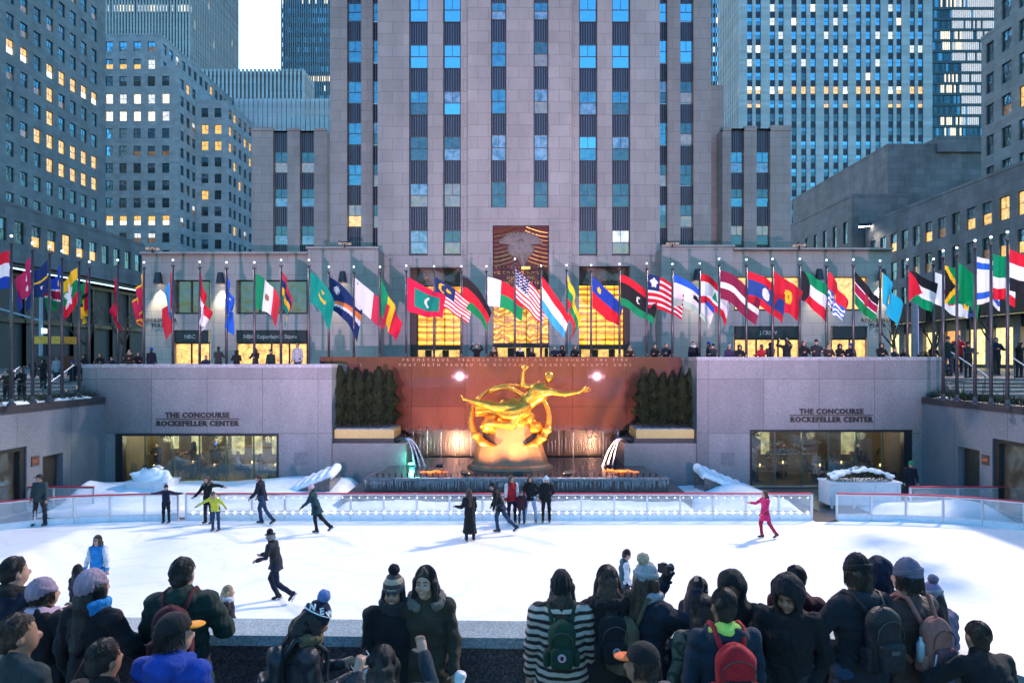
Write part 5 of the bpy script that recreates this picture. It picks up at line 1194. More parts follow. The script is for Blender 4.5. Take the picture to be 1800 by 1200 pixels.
for i, (px, py, pat, ho, dx, dy, sh, lp, desc) in enumerate(FL):
    if callable(pat) is False: pat = (lambda c: (lambda u, v: c))(pat)
    Y = (PZT-EYE)*F/(HZ-py); X = PX(px, Y); base = 4.25 if (px < 160 or px > 1650) else (GZ-.1)
    if 570 < px < 1240: Y = 36.0; X = PX(px, Y); zt = PZ(py, Y)
    elif 160 < px < 1650: Y = 33.0; X = PX(px, Y); zt = PZ(py, Y)
    else: zt = PZT
    e = empty('flagpole', (X, Y, base), 'tall dark flagpole with small lamp on top flying the flag of '+desc if False else 'flagpole flying the flag of '+desc, 'flagpole', 'flagpoles round the sunken plaza')
    b = MB(); L = zt-base; b.tube([(0, 0, 0), (0, 0, L*.5), (0, 0, L-.35)], [.07, .06, .045], 10); b.build('pole', POLEM, e, True)
    b = MB(); b.lathe((0, 0, 0), [(.15, 0), (.15, .08), (.09, .14), (.07, .3)], 12); b.build('base', POLEM, e)
    b = MB(); b.tube([(0, 0, L-.36), (0, 0, L-.30)], [.1, .1], 10); b.tube([(0, 0, L-.3), (0, 0, L-.12)], .015, 6); b.build('cap', POLEM, e)
    b = MB(); b.ball((0, 0, L-.06), .048, 10); b.build('lamp', LAMPT, e, True)
    cl = MB(); cl.box(-.03, .03, -.1, -.06, 1.2, 1.3); cl.build('cleat', METAL, e)
    ft = zt-.62 if not (px > 1640) else zt-.7
    fo_ = bpy.data.objects.new('flag', flag_mesh(px, pat, ho, dx, dy, sh, lp, Y, X, i)); link(fo_); fo_.location = (X, Y-.02, ft)
    tag(fo_, 'flag of '+desc+(' blowing beside its pole' if len(desc.split()) < 4 else ''), 'flag', 'flags round the sunken plaza')
# ------------------------------------------------------------ people
def cloth(name, col, rough=.85, sc=7, bmp=.6, wv=None):
    key = 'cloth '+name
    if key in MATS: return MATS[key]
    m, nt, bs = nodes(key); co = objco(nt); f = noise(nt, sc, 5, co)
    r = ramp(nt, f, [(.3, tuple(c*.75 for c in col)), (.7, tuple(min(1, c*1.25) for c in col))]); nt.links.new(r, bs.inputs['Base Color']); bs.inputs['Roughness'].default_value = rough
    bs.inputs['Specular IOR Level'].default_value = .3
    bs.inputs['Sheen Weight'].default_value = .05
    if wv:
        w = N(nt, 'ShaderNodeTexWave'); w.bands_direction = 'Z' if wv[0] == 'z' else 'DIAGONAL'; w.inputs['Scale'].default_value = wv[1]; w.inputs['Distortion'].default_value = wv[2]; w.inputs['Detail'].default_value = 3
        nt.links.new(co, w.inputs[0]); c2 = ramp(nt, w.outputs[0], [(.3, wv[3]), (.62, wv[4])]); nt.links.new(c2, bs.inputs['Base Color'])
    n2 = noise(nt, 7, 5, mapping(nt, co, (1, 1, .7)), .62); n3 = noise(nt, 160, 2, co); ad = N(nt, 'ShaderNodeMath', operation='MULTIPLY_ADD', i1=.15); nt.links.new(n3, ad.inputs[0]); nt.links.new(n2, ad.inputs[2])
    bump(nt, bs, ad.outputs[0], min(1, bmp*1.4), .045); MATS[key] = m; return m
def skinm(name, col):
    if 'skin '+name in MATS: return MATS['skin '+name]
    m = plain('skin '+name, col, .5, 0, .08, 12); m.node_tree.nodes['Principled BSDF'].inputs['Subsurface Weight'].default_value = .1
    m.node_tree.nodes['Principled BSDF'].inputs['Subsurface Radius'].default_value = (.01, .004, .002); return m
SKL, SKM, SKD = skinm('light', (.42, .235, .17)), skinm('medium', (.28, .145, .095)), skinm('dark', (.11, .055, .04))
def hairm_(name, c):
    m, nt, bs = nodes('hair '+name); co = mapping(nt, objco(nt), (1, 1, .07)); n = noise(nt, 170, 3, co, .7); n2 = noise(nt, 50, 3, co)
    cc_ = ramp(nt, n, [(.35, tuple(x*.35 for x in c)), (.5, c), (.68, tuple(min(1, x*2.2+.004) for x in c))]); nt.links.new(mixc(nt, .6, cc_, ramp(nt, n2, [(.35, .4), (.65, 1.0)]), 'MULTIPLY'), bs.inputs['Base Color'])
    bs.inputs['Roughness'].default_value = .55; ad = N(nt, 'ShaderNodeMath', operation='ADD'); nt.links.new(n, ad.inputs[0]); nt.links.new(n2, ad.inputs[1]); bump(nt, bs, ad.outputs[0], .9, .012); MATS['cloth hair '+name] = m; return m
HB, HBR, HBL, HR = hairm_('black', (.012, .010, .011)), hairm_('brown', (.04, .024, .017)), hairm_('blonde', (.48, .34, .18)), hairm_('reddish', (.055, .027, .018))
C = dict(black=(0.00816, 0.00816, 0.0102), navy=(0.00816, 0.01224, 0.0306), dnavy=(0.0068, 0.00952, 0.0204), green=(0.00816, 0.0238, 0.01904), olive=(0.0374, 0.0306, 0.0204), brown=(0.0374, 0.01904, 0.01496), maroon=(0.068, 0.00816, 0.01496), blue=(0.0085, 0.0425, 0.289),
         jeans=(0.0204, 0.0476, 0.102), ljeans=(0.255, 0.357, 0.493), grey=(0.0748, 0.0748, 0.0884), lgrey=(0.2805, 0.289, 0.3145), mauve=(0.289, 0.2125, 0.272), pink=(0.527, 0.357, 0.442), white=(0.595, 0.612, 0.6375), teal=(0.0068, 0.0408, 0.051), red=(0.357, 0.0085, 0.017),
         yellow=(0.527, 0.527, 0.051), lime=(0.357, 0.578, 0.102), lilac=(0.136, 0.119, 0.187), camo=(0.0408, 0.0442, 0.034), hotpink=(0.6375, 0.0255, 0.136), beige=(0.408, 0.306, 0.2125), dgrey=(0.0238, 0.0238, 0.02856), brightblue=(0.017, 0.2125, 0.527), rust=(0.204, 0.0765, 0.05525), purple=(0.034, 0.0204, 0.068), khaki=(0.1088, 0.0816, 0.0476), plaid=(0.0204, 0.0272, 0.034))
def cc(n, **k): return cloth(n, C[n], **k) if isinstance(n, str) else n
BOOT = cloth('boot leather', (.012, .013, .02), .4); BLADE = plain('skate blade steel', (.6, .62, .65), .25, .8)
FURS = cloth('striped fur', (.2, .15, .12), .95, 20, .9, ('z', 5.2, 1.6, (.03, .02, .02), (.50, .42, .36)))
V3 = lambda *a: np.array(a, float)
def nrm(v): v = np.array(v, float); return v/np.linalg.norm(v)
def person(loc, rz, label, h=1.72, g=1.0, lean=0, side=0, yaw=0, pitch=0, arms=None, legs=None, top='black', tlen=.12, puff=0, bottom='dgrey', skin=SKL, hair='short', hairm=HB, hat=None, hatm='black', hatm2=None,
           hood=None, hoodm=None, fur=None, scarf=None, glove=None, skates=False, cell=.013, face=False, seed=None, group=None, collar=True, sit=False, shoes=None, furcol=None, sleeve=None, label2=None):
    """forward is local +Y, right is +X, origin between the feet on the ground"""
    g = 1+(g-1)*.45; seed = seed if seed is not None else int(abs(loc[0]*131+loc[1]*17)*10) % 9999; s = h/1.75; topm = cc(top); legm = cc(bottom)
    e = empty('person', loc, label, 'person', group, RD(rz))
    A = {'R': ((.18, .05, -1), (.1, .25, -1)), 'L': ((-.18, .05, -1), (-.1, .25, -1))}; A.update(arms or {})
    Lg = {'R': ((.06, 0, -1), (.02, -.03, -1)), 'L': ((-.06, 0, -1), (-.02, -.03, -1))}; Lg.update(legs or {})
    th, sh = .44*s, .42*s; rel = {}
    for k, sx in (('R', 1), ('L', -1)):
        hp = V3(sx*.095*s, 0, 0); kn = hp+nrm(Lg[k][0])*th; an = kn+nrm(Lg[k][1])*sh; rel[k] = [hp, kn, an]
    ank = (.09 if not skates else .13)*s; pz = ank-min(rel['R'][2][2], rel['L'][2][2])
    pel = V3(0, 0, pz); cl, sl_ = sin(lean), sin(side); up = nrm((sl_, cl, math.sqrt(max(.05, 1-cl*cl-sl_*sl_)))); fw = nrm(V3(0, 1, 0)-up*up[1]); rt = np.cross(fw, up)
    for k in rel: rel[k] = [p+pel for p in rel[k]]
    waist = pel+up*.17*s; chest = pel+up*.36*s; neck = pel+up*.53*s+fw*.01; 
    cy, sy_ = cos(yaw), sin(yaw); hf = nrm(fw*cy+rt*sy_); hup = nrm(V3(0, 0, 1)*.55+up*.45); hf = nrm(hf-hup*(hf@hup)); hr = np.cross(hf, hup)
    cp, sp_ = cos(pitch), sin(pitch); hf2 = hf*cp-hup*sp_; hu2 = hup*cp+hf*sp_; hf, hup = hf2, hu2; hr = np.cross(hf, hup)
    RH = np.stack([hr, hf, hup], 1); head = neck+up*.06*s+hup*.105*s+hf*.015*s
    def hp_(x, y, z): return head+hr*x*s+hf*y*s+hup*z*s
    sho = {k: chest+up*.115*s+rt*sx*.175*s*g**.5 for k, sx in (('R', 1), ('L', -1))}; el, wr, hn = {}, {}, {}
    for k in 'RL':
        def loc2(v): v = nrm(v); return nrm(rt*v[0]+fw*v[1]+V3(0, 0, 1)*v[2]) if True else v
        el[k] = sho[k]+loc2(A[k][0])*.285*s; d = loc2(A[k][1]); wr[k] = el[k]+d*.25*s; hn[k] = (wr[k], d)
    allp = [head+V3(0, 0, .26*s), V3(0, 0, 0)]+list(el.values())+list(wr.values())+[p[2] for p in rel.values()]+[p[1] for p in rel.values()]+[sho[k] for k in 'RL']+[chest]
    lo = np.min(allp, 0)-.27*s; hi = np.max(allp, 0)+.27*s; lo[2] = -.02
    # body in one skin
    f = Fld(lo, hi, cell)
    f.cone(pel, waist, .115*s, .105*s, .05, .8).cone(waist, chest, .105*s, .125*s, .05, .75).cone(neck-up*.06*s, neck+up*.07*s, .058*s, .052*s, .03)
    for k in 'RL':
        f.cone(chest, sho[k], .09*s, .055*s, .05).cone(sho[k], el[k], .05*s, .04*s, .02).cone(el[k], wr[k], .04*s, .028*s, .02)
        f.cone(rel[k][0], rel[k][1], .08*s, .052*s, .04).cone(rel[k][1], rel[k][2], .052*s, .036*s, .02)
        w, d = hn[k]; sx = 1 if k == 'R' else -1; nrmv = nrm(np.cross(d, rt*sx+V3(0, .01, .2))); wid = np.cross(nrmv, d)
        f.cone(w, w+d*.075*s, .032*s, .038*s, .02)
        if not glove and cell < .0165:
            for j, (o_, L) in enumerate(((-.027, .066), (-.009, .078), (.010, .073), (.028, .058))):
                p0 = w+d*.085*s+wid*o_*s; p1 = p0+(d*.6-nrmv*.25)*L*.62*s; p2 = p1+(d*.35-nrmv*.8)*L*.5*s; f.cone(p0, p1, .0105, .010, .004).cone(p1, p2, .010, .009, .003)
            p0 = w+d*.03*s-wid*.032*s; f.cone(p0, p0+(d*.5-wid*.7-nrmv*.3)*.05*s, .013, .011, .006)
        else: f.cone(w+d*.07*s, w+d*.13*s-nrmv*.02, .034*s, .026*s, .02)
    f.ell(hp_(0, -.01, .02), V3(.076, .095, .105)*s, RH, .02).ell(hp_(0, .03, -.045), V3(.056, .066, .075)*s, RH, .03).cone(hp_(0, -.01, -.06), neck, .055*s, .056*s, .03)
    f.ell(hp_(0, .098, -.018), V3(.013, .02, .026)*s, RH, .012)
    for sx in (-1, 1): f.ell(hp_(sx*.078, -.005, -.012), V3(.012, .022, .033)*s, RH, .008)
    if face:
        for sx in (-1, 1): f.ell(hp_(sx*.031, .094, .006), V3(.018, .012, .011)*s, RH, .008, 's'); f.ell(hp_(sx*.036, .068, -.035), V3(.028, .024, .022)*s, RH, .02)
        f.ell(hp_(0, .086, -.058), V3(.027, .012, .010)*s, RH, .008); f.ell(hp_(0, .078, -.098), V3(.022, .018, .016)*s, RH, .015)
    f.build('body', skin, e)
    if face:
        b = MB()
        for sx in (-1, 1): 
            x = MB(); x.ball((0, 0, 0), .0088*s, 8, 0, (1, 1, .7)); ey = x.build('eye', plain('eye dark', (.015, .01, .01), .15), e, True); ey.location = hp_(sx*.031, .086, .004)
            x = MB(); x.tube([hp_(sx*.014, .094, .026), hp_(sx*.032, .093, .033), hp_(sx*.050, .080, .024)], [.0035, .0045, .002], 5); x.build('eyebrow', HB, e)
        x = MB(); pts = [hp_(t*.026, .098-.012*abs(t), -.060+.009*t*t) for t in np.linspace(-1, 1, 7)]; x.tube(pts, [.002, .005, .006, .006, .006, .005, .002], 6)
        x.build('mouth', plain('lips', (.32, .08, .08), .4), e, True)
        if face == 'smile': x = MB(); pts = [hp_(t*.019, .1015-.010*abs(t), -.0575+.008*t*t) for t in np.linspace(-1, 1, 7)]; x.tube(pts, .003, 5); x.build('teeth', plain('teeth', (.6, .57, .54), .3), e, True)
    # trousers
    nz = fbm(seed, .020*s, 15, 6); nz2 = fbm(seed+1, .011*s, 38, 7)
    lo2, hi2 = lo.copy(), hi.copy(); hi2[2] = waist[2]+.1
    f = Fld(lo2, hi2, max(cell*1.15, .014)); f.cone(pel+up*.02, pel+up*.12*s, .15*s*g, .13*s*g, .05, .78)
    for k in 'RL': f.cone(rel[k][0], rel[k][1], .102*s*g, .07*s, .05).cone(rel[k][1], rel[k][2]+V3(0, 0, .0), .07*s, .058*s, .02)
    f.disp(lambda x, y, z: nz(x, y, z*1.6)); f.build('trousers', legm, e)
    # shoes
    for k in 'RL':
        a = rel[k][2]; sd = nrm(Lg[k][1]); fd = nrm(fw-sd*(fw@sd)); fd = nrm(fd+V3(0, 0, -.0)); pl = a+sd*.06*s
        f = Fld(np.minimum(a, a+fd*.25)-.16, np.maximum(a, a+fd*.25)+.16, max(.011, cell*.8)); f.cone(pl-fd*.05*s, pl+fd*.15*s, .043*s, .034*s, .02).cone(a+(-sd)*(.12*s if skates else .02), pl-fd*.03*s, .058*s if skates else .045*s, .045*s, .03)
        sho_ = f.build('skate' if skates else 'shoe', cc(shoes) if shoes else BOOT, e)
        if skates and sho_:
            b = MB(); c0 = pl+sd*.052*s; p0, p1 = c0-fd*.10*s, c0+fd*.17*s; w_ = np.cross(fd, sd)*.004
            b.add([p0-w_, p1-w_, p1-w_+sd*.03*s, p0-w_+sd*.03*s, p0+w_, p1+w_, p1+w_+sd*.03*s, p0+w_+sd*.03*s], ((3, 2, 1, 0), (4, 5, 6, 7), (0, 1, 5, 4), (1, 2, 6, 5), (2, 3, 7, 6), (3, 0, 4, 7)))
            for q_ in (-.05, .1): b.tube([pl+fd*q_*s+sd*.03*s, c0+fd*q_*s+sd*.008], .016*s, 6)
            b.build('blade', BLADE, sho_)
    # coat
    lo3 = lo.copy(); f = Fld(lo3, hi, cell); gg = g; tk = .012 if not puff else .024
    hem = pel-up*tlen*s; ff = .78
    f.cone(pel+up*.03*s, waist, (.145+tk)*s*gg, (.135+tk)*s*gg, .06, ff).cone(waist, chest, (.135+tk)*s*gg, (.150+tk)*s*gg, .06, ff)
    f.cone(chest, chest+up*.10*s, (.15+tk)*s*gg, .10*s*gg, .05, .8)
    if tlen > .01:
        legc = (rel['R'][1]+rel['L'][1])/2; tgt = pel+(legc-pel)*min(1, tlen/.44)+(V3(0, 0, -1)*max(0, tlen-.44)*s); spread = abs(rel['R'][1][0]-rel['L'][1][0])*.25+abs(rel['R'][1][1]-rel['L'][1][1])*.2
        f.cone(pel+up*.05*s, tgt, (.15+tk)*s*gg, (.17+tk)*s*gg+spread*min(1, tlen/.4), .05, ff, clip=(tgt, nrm(tgt-pel)))
    for k in 'RL': f.cone(chest+up*.05*s, sho[k], (.10+tk*.5)*s*gg, (.068+tk)*s, .05).cone(sho[k], el[k], (.062+tk)*s, (.050+tk)*s, .010).cone(el[k], wr[k], (.050+tk)*s, (.038+tk*.8)*s, .008)
    if collar: f.cone(neck-up*.05*s, neck+up*.03*s-fw*.01*s, .085*s, .078*s, .03)
    if hood == 'down':
        f.ell(neck-fw*.085*s-up*.015*s, V3(.125, .075, .085)*s, np.stack([rt, fw, up], 1), .03); f.cone(neck+rt*.08*s+fw*.03*s, neck-fw*.09*s+rt*.06*s, .04*s, .05*s, .03).cone(neck-rt*.08*s+fw*.03*s, neck-fw*.09*s-rt*.06*s, .04*s, .05*s, .03)
    if hood == 'up':
        f.ell(hp_(0, -.02, .02), V3(.122, .138, .148)*s, RH, .03).cone(hp_(0, -.05, -.06), neck-up*.03*s, .105*s, .11*s, .05); f.ell(hp_(0, .10, -.02), V3(.075, .12, .105)*s, RH, .02, 's')
    if puff:
        f.disp(lambda x, y, z: -.011*s*np.abs(np.sin((z+.12*y)*pi/puff))+0*x)
        f.disp(lambda x, y, z: nz2(x, y, z))
    else: f.disp(lambda x, y, z: nz(x, y, z)+nz2(x, y, z*.6))
    if cell < .0135:
        zc_, zw_ = chest[2]+.05*s, waist[2]-.02
        def seam(x, y, z):
            u = (x-chest[0])*rt[0]+(y-chest[1])*rt[1]
            return .008*np.exp(-((z-zc_-.02*np.cos(9*u))/.009)**2)*(np.abs(u) < .2)+.007*np.exp(-((z-zw_)/.010)**2)+.006*np.exp(-(u/.009)**2)+0*(x+y)
        f.disp(seam)
    mats_ = [topm]; fm = None
    if sleeve is not None:
        mats_.append(cc(sleeve)); cx_, cy_ = chest[0], chest[1]
        fm = lambda x, y, z: ((np.abs((x-cx_)*rt[0]+(y-cy_)*rt[1]) > .165*s*gg) & (z > pel[2]+.02)).astype(int)
    f.build('coat', mats_, e, fm)
    if hood == 'down' and hoodm is not None:
        f = Fld(neck-.3*s, neck+.3*s, cell); R_2 = np.stack([rt, fw, up], 1); f.ell(neck-fw*.07*s+up*.02*s, V3(.118, .09, .07)*s, R_2, .02); f.cone(neck+rt*.085*s+fw*.05*s, neck+rt*.07*s-fw*.08*s, .045*s, .05*s, .03).cone(neck-rt*.085*s+fw*.05*s, neck-rt*.07*s-fw*.08*s, .045*s, .05*s, .03)
        f.disp(nz2); f.build('hood', cc(hoodm), e)
    if fur is not None:
        f = Fld(neck-.34*s, neck+.34*s, max(.009, cell*.75))
        if hood == 'up': ring = [hp_(.105*cos(a), .075, .01+.13*sin(a)) for a in np.linspace(0, 2*pi, 16)]
        else: ring = [neck+rt*.135*s*cos(a)-fw*(.03+.12*sin(a))*s+up*(.0+.03*sin(a))*s for a in np.linspace(-.9, pi+.9, 15)]
        for p0, p1 in zip(ring, ring[1:]): f.cone(p0, p1, .043*s, .043*s, .02)
        n9 = fbm(seed+5, .016*s, 95, 7); f.disp(n9); f.build('fur_trim', cc(fur), e)
    if scarf is not None:
        f = Fld(neck-.26*s, neck+.26*s, cell*.9)
        for q_ in range(3):
            R3 = .088+.006*q_
            ring = [neck+rt*R3*s*cos(a)+fw*R3*.95*s*sin(a)+up*(.0+.028*q_+.012*sin(2*a+q_))*s for a in np.linspace(0, 2*pi, 14)]
            for p0, p1 in zip(ring, ring[1:]): f.cone(p0, p1, .031*s, .031*s, .012)
        f.disp(nz2); f.build('scarf', cc(scarf), e)
    if glove is not None:
        for k in 'RL':
            w, d = hn[k]; sx = 1 if k == 'R' else -1; nv_ = nrm(np.cross(d, rt*sx+V3(0, .01, .2))); wid = np.cross(nv_, d); f = Fld(w-.16, w+.2, max(.009, cell*.7)); f.cone(w-d*.01, w+d*.08*s, .042*s, .046*s, .02)
            for o_ in (-.03, -.01, .012, .032): p0 = w+d*.085*s+wid*o_*s; f.cone(p0, p0+(d*.8-nv_*.35)*.065*s, .015*s, .013*s, .005)
            p0 = w+d*.03*s-wid*.035*s; f.cone(p0, p0+(d*.6-wid*.7)*.05*s, .017*s, .014*s, .01); f.build('glove', cc(glove), e)
    # hair and headgear
    hm = hairm; H0, H1 = head-.24*s, head+.34*s; hc = min(cell, .012) if cell < .02 else cell*.8
    faceclip = (hp_(0, .055, .045), nrm(hf*.80-hup*.62))
    if hair and hood != 'up':
        lo4 = H0.copy(); lo4[2] -= .5*s
        f = Fld(lo4, H1, hc); f.ell(hp_(0, -.018, .028), V3(.087, .103, .113)*s, RH, 0, clip=[faceclip]+([(hp_(0, -.02, .055), hup*.95-hf*.3)] if hat else []))
        if hair == 'short': f.cone(hp_(0, -.07, -.04), hp_(0, -.05, .02), .055*s, .07*s, .02)
        else:
            Lh = {'long': .34, 'mid': .17, 'bun': .02}[hair]
            pbk = hp_(0, -.085, -.10); dn = V3(0, 0, -1)*Lh*s-fw*.03*s
            if hair == 'bun': f.ell(hp_(0, -.11, .07), V3(.045, .045, .045)*s, RH, .02)
            else:
                f.cone(hp_(0, -.06, 0), pbk, .082*s, .082*s, .03).cone(pbk, pbk-fw*.055*s+dn, .085*s, .06*s, .04, .62)
                for sx in (-1, 1): f.cone(hp_(sx*.078, .0, .0), hp_(sx*.088, .0, -.12)+V3(0, 0, -.45*Lh*s), .03*s, .032*s, .04)
        f.disp(lambda x, y, z: .005*s*np.sin(80*(x+.4*y)+2*np.sin(9*z))+.004*s*np.sin(55*(y-.3*x)+8*z)); f.disp(fbm(seed+3, .010*s, 38, 6)); f.build('hair', hm, e)
        if cell < .0135:       # loose strands over the hair
            rs2 = random.Random(seed); b = MB(); R0 = V3(.091, .107, .117)*s
            for _ in range(420):
                a = rs2.uniform(.75, 2*pi-.75)+pi/2; th0 = rs2.uniform(.05, 1.2) if not hat else rs2.uniform(1.45, 1.7); Ls = {'short': .5, 'mid': 1.0, 'long': 1.3, 'bun': .6}[hair]; pts = []
                for i in range(6):
                    th_ = th0+Ls*i/5*rs2.uniform(.95, 1.05); aa = a+.12*sin(i+a*5)
                    if th_ < 1.6: q_ = V3(R0[0]*sin(th_)*cos(aa), R0[1]*sin(th_)*sin(aa)-.018*s, R0[2]*cos(th_)+.028*s)
                    else: q_ = V3(R0[0]*cos(aa), R0[1]*sin(aa)-.018*s-.02*(th_-1.6), .028*s-(th_-1.6)*.20*s)
                    if q_[1] > .055*s and q_[2] < .05*s: break
                    pts.append(head+hr*q_[0]*(1+.012*i*rs2.random())+hf*q_[1]+hup*q_[2])
                if len(pts) > 2: b.tube(pts, [.0016*s]*(len(pts)-1)+[.0005], 3, cap=False)
            if b.v: b.build('loose_strands', hm, e)['kind'] = 'stuff'
    if hat:
        h1 = cc(hatm); f = Fld(H0, H1+V3(0, 0, .1)*s, hc); clipb = (hp_(0, .06, .035), nrm(-hup*.93+hf*.30))
        if hat in ('beanie', 'pom', 'slouch', 'ear'):
            rz_ = .135 if hat != 'slouch' else .13
            f.ell(hp_(0, -.015 if hat != 'slouch' else -.04, .035), V3(.090, .107 if hat != 'slouch' else .125, rz_)*s, RH, 0, clip=clipb)
            cx_, cy_ = head[0], head[1]
            f.disp(lambda x, y, z: (.0055*s*np.sin(20*np.arctan2(y-cy_, x-cx_))+.002*s*np.sin(z*260))*np.ones_like(z))
            ho = f.build('hat', h1, e)
            f = Fld(H0, H1, hc); ring = [hp_(.084*cos(a), -.015+.098*sin(a), .05-.03*sin(a)*-1*-1+.0) for a in np.linspace(0, 2*pi, 20)]
            for p0, p1 in zip(ring, ring[1:]): f.cone(p0, p1, .013*s, .013*s, .004).cone(p0+hup*.02*s, p1+hup*.02*s, .013*s, .013*s, .004)
            f.build('cuff', cc(hatm2) if hatm2 else h1, ho)
            if hat == 'pom':
                f = Fld(head+.0*hup-.05+hup*.1*s-.1, head+hup*.3*s+.12, max(.008, hc*.8)); f.ell(hp_(0, -.03, .195), V3(.052, .052, .05)*s, RH, 0); f.disp(fbm(seed+8, .010*s, 100, 7)); f.build('pompom', cc(label2) if label2 else (cc(hatm2) if hatm2 else h1), ho)
            if hat == 'ear':
                for sx in (-1, 1):
                    f = Fld(H0-.1, H1, hc); f.cone(hp_(sx*.09, 0, .03), hp_(sx*.09, .02, -.09), .035*s, .02*s, .01); f.build('ear_flap', h1, ho)
        elif hat in ('cap', 'capback'):
            f.ell(hp_(0, -.012, .045), V3(.095, .110, .105)*s, RH, 0, clip=(hp_(0, 0, .035), -hup)); ho = f.build('cap', h1, e)
            f = Fld(H0-.1, H1+.1, hc*.8); f.ell(hp_(0, .112, .045), V3(.068, .068, .013)*s, RH, 0); f.disp(lambda x, y, z: 0*x+0*y+0*z); f.build('visor', cc(hatm2) if hatm2 else h1, ho)
        elif hat == 'fedora':
            f.ell(hp_(0, -.01, .05), V3(.135, .15, .012)*s, RH, 0).cone(hp_(0, -.01, .05), hp_(0, -.01, .115), .088*s, .075*s, .008); f.build('hat', h1, e)
    M = Matrix.Translation(loc) @ Matrix.Rotation(RD(rz), 4, 'Z'); wv_ = lambda p: M @ Vector(p)
    return dict(root=e, s=s, rt=rt, fw=fw, up=up, neck=neck, chest=chest, pel=pel, wr=wr, hn=hn, head=head, hp=hp_, hf=hf, hr=hr, hup=hup, W=wv_, rz=RD(rz), loc=Vector(loc), sho=sho, el=el, g=g)
def backpack(p, label, m, m2=None, w=.15, h=.23, d=.085, badge=None, cell=.011, dz=0, style=0):
    """worn on the back of person p; a thing of its own"""
    e = empty('backpack', p['loc'], label, 'backpack', 'backpacks worn in the crowd', p['rz']); c = p['chest']-p['fw']*(.165+d*.75)*p['s']*p['g']-p['up']*(.06-dz)
    R = np.stack([p['rt'], p['fw'], p['up']], 1); f = Fld(c-.42, c+.42, cell); mm = cc(m)
    f.rbox(c, (w, d, h), .07, R, .02); f.cone(c+p['up']*h*.8, c+p['up']*(h*.85)-p['fw']*.02, w*.85, w*.6, .04, .6); n = fbm(int(w*999), .006, 22); f.disp(n); f.build('bag', mm, e)
    f = Fld(c-.42, c+.42, cell); f.rbox(c-p['fw']*(d+.012)-p['up']*h*.35, (w*.78, .035, h*.48), .03, R, .02); f.disp(n); po = f.build('pocket', cc(m2) if m2 else mm, e)
    zp = MB(); zp.tube([c-p['fw']*(d+.006)+p['rt']*w*.86*cos(a)+p['up']*(h*.30+h*.52*sin(a)) for a in np.linspace(-.25, pi+.25, 16)], .0045, 5); zp.build('zip', plain('zip tape', (.03, .03, .032), .4), e)
    for sx in (-1, 1): f = Fld(c-.42, c+.42, cell); f.rbox(c+p['rt']*sx*(w+.008)-p['up']*h*.5, (.03, d*.7, h*.38), .025, R, .02); f.disp(n); f.build('side_pocket', mm, e)
    b = MB(); q = c-p['fw']*(d+.05)-p['up']*h*.12; b.box(-.035, .035, -.004, .004, -.014, .014, 0, Matrix.Translation(q) @ Matrix(((p['rt'][0], p['fw'][0], p['up'][0]), (p['rt'][1], p['fw'][1], p['up'][1]), (p['rt'][2], p['fw'][2], p['up'][2]))).to_4x4())
    if badge is None: b.build('patch', cc('grey'), e)
    b = MB(); b.tube([c+p['up']*h*1.05-p['rt']*.04, c+p['up']*h*1.25, c+p['up']*h*1.05+p['rt']*.04], .009, 6); b.build('loop', mm, e)
    for sx in (-1, 1):
        b = MB(); s = p['s']; S0 = p['sho']['R' if sx > 0 else 'L']*.55+p['neck']*.45; b.tube([c+p['up']*h*.8+p['rt']*sx*.07+p['fw']*d*.6, S0+p['up']*.09*s-p['fw']*.09, S0+p['up']*.085*s+p['fw']*.02, S0+p['fw']*.15*s-p['up']*.02, S0+p['fw']*.17*s*p['g']-p['up']*.22, c+p['rt']*sx*w-p['up']*h*.7+p['fw']*.1], .019, 6); b.build('strap', mm, e, True)
    if badge is not None:
        b = MB(); q = c-p['fw']*(d+.055)-p['up']*h*(.2 if style == 0 else -.1); mi = 0
        ring = [q+(p['rt']*cos(a)+p['up']*sin(a))*.032 for a in np.linspace(0, 2*pi, 17)[:-1]]; b.add(ring+[r_-p['fw']*.004 for r_ in ring], [tuple(range(16, 32))]+[(i, (i+1) % 16, 16+(i+1) % 16, 16+i) for i in range(16)]); b.build('badge', cc(badge), e)
        b = MB(); ring = [q-p['fw']*.006+(p['rt']*cos(a)*.014+p['up']*sin(a)*.018) for a in np.linspace(0, 2*pi, 9)[:-1]]; b.add(ring, [tuple(range(8))]); b.build('badge_mark', cc('maroon'), e)
    return e
def near(px, py, Y, hatup=0.0):
    """place by the top of the head; height follows from the terrace"""
    return (PX(px, Y), Y, ZT_), PZ(py, Y)-ZT_-hatup
# ------------------------------------------------------------ the crowd along the parapet (seen mostly from behind)
FWD = ((.12, .55, -.85), (-.25, .95, .15))         # forearm raised in front
def fwd(sx, up=.1): return ((.30*sx, .40, -.9), (-.45*sx, .95, up))
N1 = .0115
def at_(px, py, Y, **k):
    loc, h = near(px, py, Y); return loc, h
def cr(px, py, Y, rz, label, hu=0, **k):
    loc, h = near(px, py, Y, hu); return person(loc, rz, label, h=h, cell=k.pop('cell', N1), **k)
cr(22, 985, 5.75, -18, 'man with short dark hair in navy jacket at the far left of the crowd', g=1.12, top='navy', hoodm='black', hood='down', yaw=.35, arms={'R': fwd(1), 'L': fwd(-1)}, hairm=HB)
cr(76, 1020, 5.6, -12, 'woman in mauve knit hat with pale pink hood spread over her black coat', hu=.02, top='black', tlen=.3, hat='slouch', hatm='mauve', hood='down', hoodm='pink', hair='short', hairm=HBR, yaw=.5, g=1.1)
